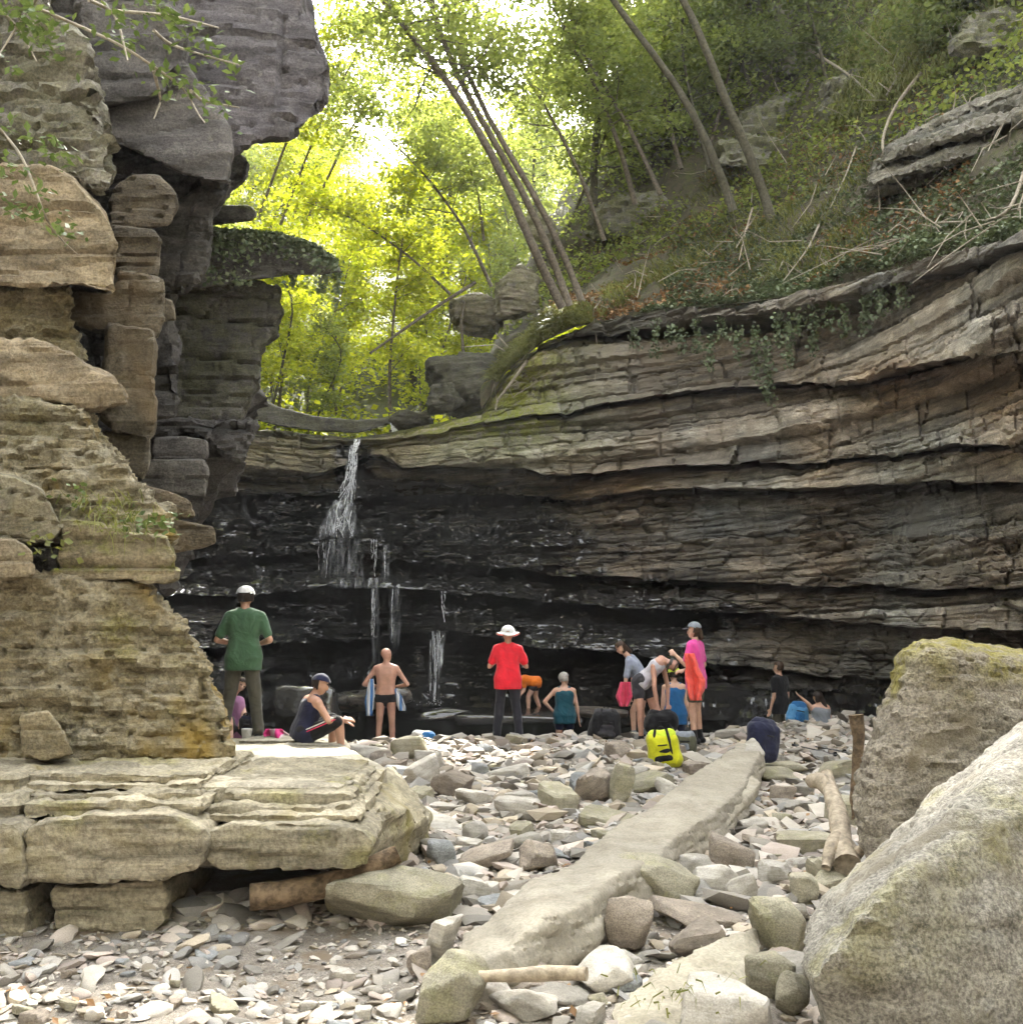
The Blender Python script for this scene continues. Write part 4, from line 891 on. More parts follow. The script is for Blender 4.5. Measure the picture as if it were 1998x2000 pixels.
V, Fc = hull([tuple(P(*q)) for q in [(1390, 1610, 8.4), (1450, 1500, 10.3), (1488, 1525, 10.0), (1470, 1550, 9.6), (1400, 1590, 8.8), (1400, 1640, 8.2), (1480, 1560, 9.8)]])
block('slab_fragment', V, Fc, M['slab'], 405, .02, 2, .015, None, None, tint=(.95, .93, .86), label='flat triangular rock leaning on the right side of the long slab', cat='rock slab')
low = [(1180, 1990, 4.55), (1200, 1960, 4.7), (1290, 1880, 5.0), (1400, 1825, 5.3), (1478, 1806, 5.5), (1492, 1850, 5.3), (1480, 1900, 5.0), (1400, 1960, 4.6), (1340, 2010, 4.4), (1250, 2050, 4.2), (1200, 2060, 4.2), (1492, 1905, 5.3), (1260, 2120, 4.3), (1450, 1990, 4.7)]
traced('boulder', [tuple(P(*q)) for q in low], M['slab'], 406, .022, 'long pale boulder with grass-green moss patch, bottom right of centre', amp=.025, sm=2, cell=(.3, .03, 1), tint=(.95, .93, .84))

# hand-placed stones: u, v of the foot, width, height (px), material, planes power, tilt (rx, ry), label
S_, O_, B_, L2 = 'stone', 'stone_olive', 'stone_brown', 'stone_slate'
HR = [
 (796, 1484, 78, 48, O_, 8, 0, 0, 'rounded olive boulder at the water edge beside the bathing man'),
 (709, 1484, 84, 26, S_, 10, 0, 0, 'flat pale stone left of the rounded olive boulder'),
 (742, 1491, 50, 24, B_, 12, 0, 0, 'small brown stone in front of the olive boulder'),
 (769, 1534, 62, 38, L2, 14, 0, 0, 'grey square stone left of two tilted blocks'),
 (822, 1540, 74, 50, S_, 18, .2, -.35, 'pale angular block leaning right, near the water edge'),
 (879, 1560, 78, 50, B_, 18, .1, .3, 'dark-sided brown block beside the pale leaning block'),
 (838, 1503, 56, 34, S_, 14, 0, 0, 'pinkish stone behind the two tilted blocks'),
 (937, 1524, 34, 35, L2, 10, 0, 0, 'small grey upright cobble on the upper gravel'),
 (992, 1527, 92, 26, S_, 14, 0, 0, 'broad flat pale stone near the top of the gravel'),
 (926, 1576, 74, 28, S_, 14, 0, .15, 'flat grey-edged stone below the broad flat pale one'),
 (1010, 1602, 98, 42, S_, 12, .1, .15, 'long pale stone tapering right, middle of the gravel'),
 (1022, 1576, 66, 28, S_, 12, 0, 0, 'rounded pale stone behind the long tapering one'),
 (1160, 1573, 88, 62, B_, 18, .2, -.6, 'brown-grey slab propped up steeply beside a pointed stone'),
 (1213, 1580, 46, 84, O_, 16, 0, .15, 'pointed grey-green stone standing upright beside the long slab'),
 (926, 1648, 56, 42, S_, 12, 0, 0, 'grey cobble above the long brown stone'),
 (1031, 1664, 66, 32, S_, 9, 0, -.15, 'smooth pale stone above the brown stone end'),
 (941, 1698, 122, 38, B_, 14, .1, -.35, 'long brown stone tilted up to the right'),
 (1053, 1706, 82, 54, B_, 12, 0, .1, 'rounded tan block left of the long slab'),
 (861, 1692, 60, 46, L2, 8, 0, 0, 'dark grey rounded stone at the ledge end'),
 (756, 1822, 240, 112, O_, 20, 0, .08, 'large olive boulder below the end of the ledge'),
 (856, 1785, 122, 56, L2, 14, .1, .75, 'dark slab leaning against the large olive boulder'),
 (863, 1893, 46, 90, S_, 14, .1, .3, 'upright grey stone leaning beside the near end of the slab'),
 (816, 1908, 46, 44, B_, 8, 0, 0, 'small dark round stone beside the upright grey stone'),
 (886, 2010, 120, 125, O_, 13, -.2, .3, 'big grey-green wedge of rock at the bottom edge'),
 (962, 1975, 76, 60, S_, 13, 0, .2, 'tan stone behind the grey-green wedge'),
 (1053, 1953, 120, 44, B_, 16, 0, .12, 'pinkish oblong block below the pale stick'),
 (1097, 1975, 112, 34, S_, 12, 0, .05, 'tan flat stone beside the pinkish block'),
 (1028, 1998, 124, 50, S_, 11, 0, .15, 'white-topped stone at the bottom edge of the picture'),
 (1187, 1946, 126, 60, S_, 14, .1, -.05, 'broad pale flat stone right of the pale stick'),
 (1226, 1946, 60, 34, L2, 12, 0, 0, 'grey stone lying on the edge of the broad pale stone'),
 (1288, 1782, 152, 92, O_, 20, .15, .35, 'olive angular block leaning over the brown boulder'),
 (1233, 1862, 92, 102, B_, 9, 0, 0, 'large smooth brown boulder under the olive block'),
 (1200, 1788, 64, 50, S_, 14, .1, -.4, 'grey-tan stone between the slab and the olive block'),
 (1203, 1738, 46, 44, B_, 8, 0, 0, 'round pinkish stone resting on the edge of the slab'),
 (1376, 1662, 88, 40, O_, 16, .1, .55, 'layered stone tilted down to the right beside the slab'),
 (1436, 1712, 84, 58, B_, 9, .1, .25, 'tan round-topped stone with leaves at its foot'),
 (1352, 1720, 72, 46, S_, 14, 0, -.1, 'pale block left of the tan round-topped stone'),
 (1403, 1752, 90, 56, S_, 16, 0, .1, 'grey faceted block in front of the tan round-topped stone'),
 (1455, 1766, 58, 50, S_, 14, 0, -.3, 'pale stone leaning against the grey faceted block'),
 (1370, 1818, 156, 36, B_, 16, .1, .2, 'long pinkish-grey slab behind the mossy long boulder'),
 (1530, 1866, 98, 96, O_, 13, 0, -.1, 'yellow-olive boulder left of the huge boulder'),
 (1575, 1776, 52, 62, O_, 16, 0, .1, 'greenish stone wedged against the huge boulder'),
 (1622, 1754, 66, 42, O_, 18, 0, -.15, 'square greenish stone on the edge of the huge boulder'),
 (1517, 1955, 104, 76, O_, 16, .1, -.1, 'mossy dark-sided block beside the huge boulder foot'),
 (1440, 2030, 170, 84, S_, 12, .1, .1, 'pale smooth boulder cut off by the bottom edge'),
 (1552, 1992, 62, 76, O_, 11, 0, .3, 'shadowed green stone under the huge boulder'),
 (1441, 1574, 104, 19, L2, 12, 0, .03, 'blue-grey slate slab lying flat right of the long slab'),
 (1526, 1534, 104, 30, O_, 14, 0, .08, 'olive layered stone in front of the navy backpack'),
 (1532, 1510, 94, 20, O_, 14, 0, .03, 'thin flat stone behind the olive layered stone'),
 (1530, 1570, 50, 34, B_, 9, 0, 0, 'round tan cobble right of the blue-grey slate'),
 (1403, 1604, 72, 34, O_, 12, 0, -.1, 'grey-green stone left below the blue-grey slate'),
 (1572, 1560, 44, 30, S_, 14, 0, 0, 'pale cobble beside the forked driftwood'),
 (1570, 1590, 96, 22, S_, 14, 0, .05, 'long flat stone left of the driftwood trunk'),
 (1478, 1630, 64, 28, S_, 12, 0, -.1, 'flat stone in the middle of the right gravel'),
 (1520, 1616, 60, 24, O_, 13, 0, 0, 'greenish flat stone left of the driftwood root'),
 (1170, 1449, 78, 18, S_, 12, 0, 0, 'pale flat stone in front of the black backpack'),
 (1432, 1447, 62, 22, S_, 11, 0, 0, 'pale rounded stone left of the slab tip'),
 (1700, 1382, 60, 22, L2, 12, 0, 0, 'dark flat stone at the far water edge left of the tall boulder'),
 (430, 1776, 90, 26, S_, 12, 0, .05, 'oblong stone in the dark hollow under the ledge'),
 (620, 1780, 46, 44, O_, 10, 0, 0, 'olive stone under the driftwood log'),
 (588, 1790, 40, 24, S_, 10, 0, 0, 'small stone left of the olive stone under the log'),
]
occ = []
for i, (u, vb, w, h, mt, pw, rx, ry, lab) in enumerate(HR):
    Yg = float(G(u, vb, .02)[1]); z0 = float(gz(np.array([P(u, vb, Yg)[0]]), np.array([Yg]))[0])
    g = G(u, vb, max(z0, -.15)); sc = g[1] / F
    dims = (w * sc * 1.06, max(w * .75, h * .8) * sc, h * sc * 1.08)
    big = w > 70
    V, Q = rockshape(700 + i, dims, 15 if w > 100 else 11, 12, pw * 1.7, .04)
    o = link('stone' if w < 70 else 'boulder', mesh('stone', V, Q, M[mt], sharp=26), label=lab, cat='stone' if w < 70 else 'boulder')
    put(o, g[0], g[1] + dims[1] * .35, g[2] + dims[2] * .44, rx, ry, random.uniform(-.25, .25))
    occ.append((g[0], g[1] + dims[1] * .35, w * sc * .5))
# where loose stones may lie
slab_c = np.array([[(P(*a)[0] + P(*b)[0]) / 2, (P(*a)[1] + P(*b)[1]) / 2] for a, b in zip(lft, rgt)])
def free(x, y, r):
    u = 999 + 2000 * .985 * x / y
    if 5.7 < y < 12.6 and x < np.interp(y, [5.7, 6.2, 7.5, 9.5, 12.6], [-.80, -.70, -.72, -1.15, -2.0]) + r * .5: return False
    if y >= 12.6 and x < -2.0 - (y - 12.6) * .1: return False
    for a, b in zip(slab_c[:-1], slab_c[1:]):
        t = np.clip(((x - a[0]) * (b[0] - a[0]) + (y - a[1]) * (b[1] - a[1])) / ((b - a) ** 2).sum(), 0, 1)
        if math.hypot(x - a[0] - t * (b[0] - a[0]), y - a[1] - t * (b[1] - a[1])) < .40 + r: return False
    if 3.6 < y < 6.0 and u > 1575: return False
    if 6.0 <= y < 8 and u > 1690: return False
    return y < crest(x) + .4
svar = []
for k in range(16):
    flat_ = [.24, .34, .46, .58][k % 4]
    V, Q = rockshape(900 + k, (1, [.7, .85, .6, .9][(k // 4) % 4], flat_), 7, 8, [20, 26, 30, 22][k % 4], .035)
    svar.append([mesh('stone', V, Q, M[m_], sharp=26) for m_ in (S_, S_, S_, O_, B_, L2)])
R = np.random.default_rng(5)
placed = []; tries = 0
desc = {0: 'pale grey', 1: 'pale grey', 2: 'pale grey', 3: 'olive', 4: 'brownish', 5: 'blue-grey'}
while len(placed) < 238 and tries < 30000:
    tries += 1
    y = R.uniform(4.2, 15.5) if R.random() < .75 else R.uniform(4.0, 7)
    x = R.uniform(-.52, .46) * y
    s = (R.uniform(.26, .62) if R.random() < .5 else R.uniform(.14, .30)) * (1 if y > 5.8 else .58)
    if y < 6.4 and x < -.2: s *= .5
    if y > 12.5: s = min(s, .42) * .9
    if not free(x, y, s * .4): continue
    if any(math.hypot(x - a, y - b) < (s * .42 + c * .9) for a, b, c in occ): continue
    occ.append((x, y, s * .45)); placed.append((x, y, s))
for x, y, s in placed:
    k = int(R.integers(16)); m_ = int(R.integers(6))
    fl = [.24, .34, .46, .58][k % 4]
    shape = 'flat' if fl < .4 else 'chunky'
    if y < 6.0 and x < .1: where, gr = 'on the fine gravel in the left foreground', 'left foreground'
    elif y < 6.0: where, gr = 'among the boulders in the right foreground', 'right foreground'
    elif x < slab_c[np.argmin(np.abs(slab_c[:, 1] - y))][0] and y < 12: where, gr = 'on the gravel bar left of the long slab', 'left of slab'
    elif y < 12: where, gr = 'on the gravel bar right of the long slab', 'right of slab'
    else: where, gr = 'on the far gravel near the pool', 'far gravel'
    size = 'small' if s < .2 else ('large' if s > .38 else 'middle-sized')
    lab = f'{size} {desc[m_]} {shape} stone {where}'
    o = link('stone', svar[k][m_], label=lab, cat='stone', group=f'{size} {desc[m_]} {shape} stones, {gr}')
    o.scale = (s, s, s * R.uniform(.9, 1.25))
    put(o, x, y, float(gz(np.array([x]), np.array([y]))[0]) + s * fl * .36, R.normal() * .13, R.normal() * .13, R.uniform(0, 6.28))
# loose pebbles: too many to count
def ico(sub):
    bm = bmesh.new(); bmesh.ops.create_icosphere(bm, subdivisions=sub, radius=1.0)
    V = np.array([v.co[:] for v in bm.verts]); Fc = np.array([[v.index for v in f.verts] for f in bm.faces]); bm.free(); return V, Fc
PALE = 1.02 * np.array([[.46, .415, .36], [.52, .475, .42], [.46, .385, .335], [.39, .36, .32], [.43, .365, .28], [.30, .275, .24], [.36, .345, .325], [.50, .43, .37]])
def pebbles(name, n, ylo, yhi, smin, smax, sub, seed, label, xfun=None, power=1.0):
    R = np.random.default_rng(seed); Vb, Fb = ico(sub); nv = len(Vb)
    y = R.uniform(ylo ** power, yhi ** power, n * 2) ** (1 / power); x = np.where(R.random(n * 2) < .84, R.uniform(-.55, .5, n * 2) * (y + .5), np.where(R.random(n * 2) < .5, R.uniform(-.85, -.55, n * 2), R.uniform(.5, .95, n * 2)) * (y + .5)); ok0 = fbm(np.stack([x, y, 0 * x], -1) / .5, 3, seed) > -.22 - .5 * (ylo > 5)
    ok = (y < crest(x) + .5) & ok0
    ok &= ~((y > 6.4) & (y < 12) & (x < np.interp(y, [6, 12], [-1.0, -2.3])))
    x, y = x[ok][:n], y[ok][:n]; n = len(x)
    s = (smin + (smax - smin) * R.random(n) ** 3.6)
    var = []
    for _ in range(14):
        m = R.normal(size=(9, 3)); m /= np.linalg.norm(m, axis=1, keepdims=True); dd = R.uniform(.62, 1.0, 9)
        rr_ = (np.clip(Vb @ m.T / dd, 0, None) ** 11).sum(1) ** (-1 / 11)
        var.append(Vb * np.clip(rr_, .5, 1.35)[:, None] * (1 + .05 * R.normal(size=(nv, 1))))
    var = np.stack(var)
    B = var[R.integers(14, size=n)] * np.stack([s * R.uniform(.8, 1.35, n), s * R.uniform(.45, .95, n), s * R.uniform(.2, .55, n)], -1)[:, None]
    az = R.uniform(0, 6.28, n); tl = R.normal(size=(n, 2)) * .22
    c, s_ = np.cos(az)[:, None], np.sin(az)[:, None]
    X = B[..., 0] * c - B[..., 1] * s_; Yv = B[..., 0] * s_ + B[..., 1] * c
    Zv = B[..., 2] + X * tl[:, :1] + Yv * tl[:, 1:]
    z = gz(x, y) + s * .16
    V = np.stack([X + x[:, None], Yv + y[:, None], Zv + z[:, None]], -1).reshape(-1, 3)
    Fc = (Fb[None] + (np.arange(n) * nv)[:, None, None]).reshape(-1, 3)
    col = PALE[R.integers(8, size=n)] * R.uniform(.5, 1.2, (n, 1))
    link(name, mesh(name, V, Fc, M['pebble'], attrs={'col': np.repeat(col, nv, 0)}, sharp=42), kind='stuff', label=label, cat='gravel')
pebbles('gravel', 1950, 3.6, 6.6, .03, .085, 2, 21, 'larger loose pebbles in the foreground')
pebbles('gravel', 6300, 3.6, 6.6, .009, .035, 1, 24, 'fine loose pebbles in the foreground')
pebbles('gravel', 9400, 6.0, 12.0, .025, .16, 1, 22, 'loose pale pebbles in the middle of the gravel bar', power=1.6)
pebbles('gravel', 6500, 11.5, 20, .04, .2, 1, 23, 'loose pinkish pebbles on the far crest of the gravel bar', power=1.6)
# dead leaves caught between the stones
R = np.random.default_rng(31); n = 2600
y = R.uniform(3.8, 17, n); x = R.uniform(-.5, .48, n) * y
kp = (fbm(np.stack([x, y, 0 * x], -1) / .9, 3, 55) > -.05) & (y < crest(x)) & ~((y > 6.2) & (y < 12) & (x < np.interp(y, [6, 12], [-1.0, -2.3])))
x, y = x[kp], y[kp]
gl = Geo(); gl.add(*leaves(np.stack([x, y, gz(x, y) + .035], -1), .05, R, 1.2))
link('leaf_litter', gl.mesh('leaf_litter', M['litter'], smooth=False), kind='stuff', label='brown dead leaves scattered between the stones', cat='leaf litter')

# driftwood ------------------------------------------------------------
def wood(name, paths, mat, label, cat='driftwood', sides=12, seed=0, knob=.12):
    g = Geo()
    base = paths[0][0][0]
    for pth, r in paths:
        p = resample(np.asarray(pth) - base, 22); rr_ = np.interp(np.linspace(0, 1, 22), np.linspace(0, 1, len(r)), r)
        V, qs, tri = tube(p, rr_, sides)
        V = V + normals(V, qs[0]) * (np.mean(r) * knob * 2 * fbm(V / (np.mean(r) * 2.5) + seed, 3, seed))[:, None]
        g.V.append(V); g.F += [qs[0] + g.n, tri + g.n]; g.n += len(V)
    o = link(name, g.mesh(name, mat), label=label, cat=cat); o.location = base; return o
wood('driftwood_log', [([P(488, 1752, 5.9), P(560, 1745, 5.95), P(640, 1728, 6.0), P(700, 1706, 6.0), P(778, 1668, 6.05)], [.075, .075, .07, .065, .055])], M['wood_dark'], 'brown weathered log jammed under the ledge', seed=1)
wood('driftwood_stick', [([G(922, 1908, .12), G(1000, 1905, .13), G(1080, 1900, .14), G(1146, 1902, .15)], [.022, .03, .034, .026])], M['wood'], 'pale bare stick lying below the near end of the slab', seed=2)
wood('driftwood_post', [([P(1671, 1396, 9), P(1677, 1440, 9), P(1673, 1496, 9), P(1664, 1600, 9)], [.062, .045, .042, .03])], M['wood_dark'], 'short broken post standing upright left of the tall boulder', seed=3)
wood('forked_driftwood', [([P(1612, 1512, 7.6), P(1622, 1545, 7.4), P(1636, 1590, 7.1), P(1642, 1625, 6.9), P(1655, 1690, 6.6)], [.05, .06, .068, .06, .09]), ([P(1583, 1526, 7.6), P(1604, 1524, 7.5), P(1622, 1548, 7.4)], [.05, .06, .05]),
     ([P(1642, 1625, 6.9), P(1622, 1660, 6.7), P(1612, 1695, 6.6)], [.05, .05, .03]), ([P(1645, 1640, 6.85), P(1670, 1670, 6.7), P(1690, 1650, 6.5)], [.05, .04, .015])], M['wood'], 'forked bleached driftwood trunk with root stump beside the tall boulder', seed=4)
# ------------------------------------------------------------------ low vegetation
R = np.random.default_rng(41)
nrw, ncl = SLOPE_SHAPE
SG = SLOPE_V.reshape(nrw, ncl, 3)
def on_slope(n, rlo, rhi, ulo, uhi, mask=None):
    i = R.uniform(rlo, rhi, n) * (nrw - 1) / 7; j = (R.uniform(ulo, uhi, n) - 940) / 8
    i0 = np.clip(i.astype(int), 0, nrw - 2); j0 = np.clip(j.astype(int), 0, ncl - 2); fi = (i - i0)[:, None]; fj = (j - j0)[:, None]
    p = SG[i0, j0] * (1 - fi) * (1 - fj) + SG[i0 + 1, j0] * fi * (1 - fj) + SG[i0, j0 + 1] * (1 - fi) * fj + SG[i0 + 1, j0 + 1] * fi * fj
    return p
def carpet(name, p, size, mat, label, cat, upb=1.0, asp=.8, lift=.06, thr=-.1, ns=1.2, s=0):
    k = fbm(p / ns, 3, s) > thr
    p = p[k] + R.normal(size=(k.sum(), 3)) * np.array([.03, .03, lift]) + np.array([0, 0, lift])
    g = Geo(); g.add(*leaves(p, size, R, upb, asp)); return link(name, g.mesh(name, mat, smooth=False), kind='stuff', label=label, cat=cat)
carpet('ivy', on_slope(42000, .5, 3.8, 1300, 2500), .09, M['leaf_ivy'], 'dark ivy carpet on the slope above the right cliff', 'ivy', thr=-.2, s=3)
carpet('ivy', on_slope(5000, 0.0, .9, 1250, 2300), .09, M['leaf_ivy'], 'ivy creeping over the cliff rim', 'ivy', thr=.05, s=4)
carpet('leaf_litter', on_slope(13000, .8, 4.6, 1080, 1900), .09, M['litter'], 'brown dead leaves on the slope below the trees', 'leaf litter', thr=.0, s=5)
carpet('undergrowth', on_slope(34000, 3.4, 7, 960, 2600), .13, M['leaf_mid'], 'green undergrowth covering the upper slope', 'undergrowth', lift=.35, thr=-.15, ns=2.5, s=6)
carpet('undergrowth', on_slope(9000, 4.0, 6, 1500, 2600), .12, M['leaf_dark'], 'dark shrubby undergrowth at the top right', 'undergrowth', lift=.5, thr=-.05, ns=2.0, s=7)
def hillside(n, xlo, xhi, ylo, yhi, size, mat, label):
    x = R.uniform(xlo, xhi, n); y = R.uniform(ylo, yhi, n); p = np.stack([x, y, hz(x, y)], -1)
    carpet('undergrowth', p, size, mat, label, 'undergrowth', lift=.5, thr=-.2, ns=3, s=8)
hillside(30000, -20, 3, 28.6, 56, .24, M['leaf_sun'], 'yellow-green sunlit undergrowth on the valley floor above the falls')
def blades(g, p, length, droop, wdt, lean):
    n = len(p); d = R.normal(size=(n, 3)) * .35 + np.array(lean); d /= np.linalg.norm(d, axis=1, keepdims=True)
    s = np.cross(d, R.normal(size=(n, 3))); s /= np.linalg.norm(s, axis=1, keepdims=True); L_len = length * R.uniform(.5, 1.3, (n, 1))
    m = p + d * L_len * .55; e = p + d * L_len + np.array([0, 0, -1.0]) * L_len * droop
    V = np.stack([p - s * wdt, p + s * wdt, m + s * wdt * .8, m - s * wdt * .8, e], 1).reshape(-1, 3); i = (np.arange(n) * 5)[:, None]
    g.V.append(V); g.F += [i + np.array([0, 1, 2, 3]) + g.n, i + np.array([3, 2, 4]) + g.n]; g.n += len(V)
def grass(p, length, droop, label, wdt=.012, lean=(-.35, -.5, .6), thr=-.05, ns=.9, s=9):
    k = fbm(p / ns, 3, s) > thr; g = Geo(); blades(g, p[k], length, droop, wdt, lean)
    link('grass', g.mesh('grass', M['grass'], smooth=False), kind='stuff', label=label, cat='grass')
grass(on_slope(8000, 1.8, 4.6, 1180, 1700), .38, .35, 'long grass on the bank round the two dark trees')
grass(on_slope(6000, .2, 1.8, 960, 1180), .35, .4, 'dry grass tuft hanging over the cliff rim below the tree clump', thr=-.25, s=10)
grass(on_slope(12000, 4.0, 5.6, 1600, 1950), .8, .75, 'long grass hanging in curtains at the top right', thr=-.1, s=11)
# bare branches and roots on the slope (photo crop coordinates of the top right)
def c3(*p): return [(1298 + x * K, y * K) for x, y in p]
def branch(pts, r, label, mat='twig', dY=-.35, name='bare_branch'):
    g = Geo(); w = np.array([P(u, v, slopeY(u, v) + dY) for u, v in pts]); b = w[0].copy()
    p = resample(w - b, 16); add_tube(g, p, np.linspace(r, r * .45, 16), 6)
    Rb = np.random.default_rng(abs(int(pts[0][0])))
    for k in range(3):
        i = int(Rb.integers(4, 15)); add_tube(g, np.stack([p[i], p[i] + Rb.normal(size=3) * .22, p[i] + Rb.normal(size=3) * .45]), [r * .4, r * .3, r * .12], 4)
    o = link(name, g.mesh(name, M[mat]), label=label, cat='branch'); o.location = b
branch(c3((1380, 390), (1240, 560), (1180, 700), (1163, 800), (1185, 845), (1220, 850), (1245, 940), (1280, 1030)), .045, 'pale bent branch hanging down in front of the upper rock outcrop')
branch(c3((1165, 845), (1150, 960), (1160, 1110)), .028, 'thin pale stem dangling straight down below the bent branch')
branch(c3((1330, 280), (1260, 400), (1190, 515)), .04, 'straight pale branch leaning above the bent branch')
branch(c3((780, 270), (960, 380), (1060, 460), (1130, 525)), .045, 'pale broken branch sloping down to the right below the grass curtain')
branch(c3((1030, 790), (980, 930), (890, 1120)), .026, 'thin bare branch leaning over the dead leaves')
branch(c3((472, 1120), (430, 1260), (400, 1400)), .03, 'reddish bare stick standing on the slope right of the mossy tree', 'wood')
branch(c3((830, 1210), (770, 1340), (640, 1510)), .026, 'curved bare stick running down through the ivy')
branch(c3((1440, 1200), (1340, 1280), (1240, 1360)), .024, 'short pale stick lying in the ivy')
branch(c3((1930, 930), (1885, 1080), (1830, 1170), (1700, 1190), (1450, 1200)), .035, 'grey bowed branch at the right edge over the ivy')
branch(c3((1740, -20), (1745, 60), (1747, 130)), .04, 'white snapped stem at the very top right')
branch(c3((1615, 50), (1575, 110), (1540, 160)), .045, 'short pale broken log end near the top right')
branch([(1027, 655), (990, 690), (965, 710)], .05, 'weathered pale root over the rim below the tree clump')
branch([(1030, 704), (995, 752), (970, 783), (968, 800)], .045, 'pale root hanging down over the moss bed', dY=-.6)
def pole(pts, Y0, Y1, r, label, mat='bark'):
    g = Geo(); w = tr(pts, Y0, Y1); b = w[0].copy(); add_tube(g, resample(w - b, 12), np.linspace(r, r * .6, 12), 6)
    o = link('fallen_pole', g.mesh('fallen_pole', M[mat]), label=label, cat='branch'); o.location = b
pole([(928, 552), (850, 600), (723, 690)], 29, 27.5, .06, 'long fallen pole leaning across the sunlit gap')
pole([(905, 690), (900, 620), (908, 590)], 28.5, 28.5, .05, 'short upright dead stem beside the dark rim boulders')
# dark rounded rocks on the rim right of the falls
def rim_rock(u, vb, w, h, Y, seed, label, tint=(.45, .45, .43), pw=9, ry=0, dp=.8):
    sc = Y / F; dims = (w * sc, w * sc * dp, h * sc); V, Q = rockshape(seed, dims, 14, 10, 10, .05)
    V, Q = remesh(V, Q, max(.05, dims[0] / 36)); V = rockify(smooth_v(V, Q, 1), Q, seed, .05, (.3, .07, (.15, 0)), (.55, .12, 1.7))
    o = link('boulder', mesh('boulder', V, Q, M['cliff'], attrs={'tint': np.tile(np.array(tint), (len(V), 1)), 'wet': np.zeros(len(V)), 'moss': np.full(len(V), .3)}), label=label, cat='boulder')
    c = P(u, vb - h / 2, Y); put(o, c[0], c[1], c[2], 0, ry, 0)
rim_rock(918, 815, 170, 135, 27.6, 801, 'dark rounded boulder perched on the rim right of the waterfall', ry=-.15)
rim_rock(868, 812, 80, 70, 27.0, 802, 'dark smooth boulder nosing out towards the waterfall lip')
rim_rock(800, 842, 90, 36, 27.6, 803, 'low dark rock beside the brook above the waterfall')
rim_rock(1010, 630, 110, 110, 28.6, 804, 'pale square boulder half hidden behind the tree clump foot', (1.0, .95, .85), 14)
rim_rock(930, 660, 120, 90, 29.5, 805, 'brown rock left of the pale boulder behind the trees', (.8, .75, .65), 10)
rim_rock(1055, 480, 70, 60, 31, 806, 'pale rock face glimpsed between the leaning stems', (1.3, 1.3, 1.25), 12)
# layered outcrop at the top right
oc = empty('rock_outcrop', label='pale layered rock outcrop above the ivy at the top right', cat='rock outcrop')
ol = [((1690, 385), (2250, 262)), ((1694, 362), (2250, 224)), ((1698, 344), (2250, 190)), ((1712, 322), (2250, 150)), ((1722, 305), (2250, 120)), ((1745, 282), (2250, 80)), ((1780, 255), (2250, 40))]
for i in range(6):
    (a0, b0), (a1, b1) = ol[i]; (a2, b2), (a3, b3) = ol[i + 1]; off = [.5, -.25, .2, -.45, .15, .35][i]
    pts = []
    for t in np.linspace(0, 1, 5):
        Yo = 20.4 - 4.6 * t + off; jv = 5 * math.sin(i * 3 + t * 8)
        pts.append([(a0 + (a1 - a0) * t, b0 + (b1 - b0) * t + jv, Yo), (a2 + (a3 - a2) * t, b2 + (b3 - b2) * t + jv, Yo + .15)])
    V = []; Fc = []
    for (l, h_) in pts: V += [P(*l), P(*h_), P(h_[0], h_[1], h_[2] + 1.6), P(l[0], l[1], l[2] + 1.6)]
    for k in range(4):
        for j in range(4): Fc.append([4 * k + j, 4 * k + (j + 1) % 4, 4 * k + 4 + (j + 1) % 4, 4 * k + 4 + j])
    Fc += [[3, 2, 1, 0], [16, 17, 18, 19]]
    block('rock_layer', np.array(V), Fc, M['cliff'], 820 + i, .085, 1, .04, (.12, .10, (.32, 0)), (.9, .16, 5.0), parent=oc, tint=(.85, .84, .82) if i % 2 else (.6, .6, .58), moss=.15)
# dry twigs and roots tangled on the slope
g = Geo(); q = on_slope(190, .6, 5.6, 1150, 2150)
for c in q:
    d_ = R.normal(size=3) * np.array([.5, .25, .5]); L_len = R.uniform(.5, 1.9); m_ = c + np.array([0, -.15, .25]); add_tube(g, np.stack([m_, m_ + d_ * L_len * .5 + R.normal(size=3) * .08, m_ + d_ * L_len + np.array([0, 0, -.1])]), [.014, .011, .005], 4)
link('dry_twigs', g.mesh('dry_twigs', M['twig']), kind='stuff', label='tangle of dry twigs and roots on the slope', cat='twigs')
for i, (u, v, w, h, Y, lab) in enumerate([(1560, 250, 260, 120, 27.6, 'dark layered rock band behind the mossy tree'), (1480, 300, 170, 60, 27.2, 'low layered ledge at the foot of the dark rock band'), (1700, 190, 220, 110, 25.4, 'dark layered rock band under the grass curtain'), (1230, 430, 170, 80, 29.5, 'grey rock band behind the slender leaning tree'), (1960, 60, 200, 90, 20.5, 'dark rock band in the top right corner')]):
    q = [(u - w / 2, v + h * .45), (u - w * .42, v - h * .2), (u - w * .1, v - h * .5), (u + w * .35, v - h * .62), (u + w / 2, v - h * .4), (u + w / 2, v + h * .1), (u + w * .1, v + h * .4)]
    V, Fc = hull([tuple(P(a_, b_, Y)) for a_, b_ in q] + [tuple(P(a_, b_ - 8, Y + 2.4)) for a_, b_ in q])
    block('rock_band', V, Fc, M['grey'], 840 + i, .1, 1, .05, (.22, .16, (.2, 0)), (1.0, .24, 3.5), tint=(.95, .94, .9), moss=.35, cull=True, label=lab, cat='rock outcrop')
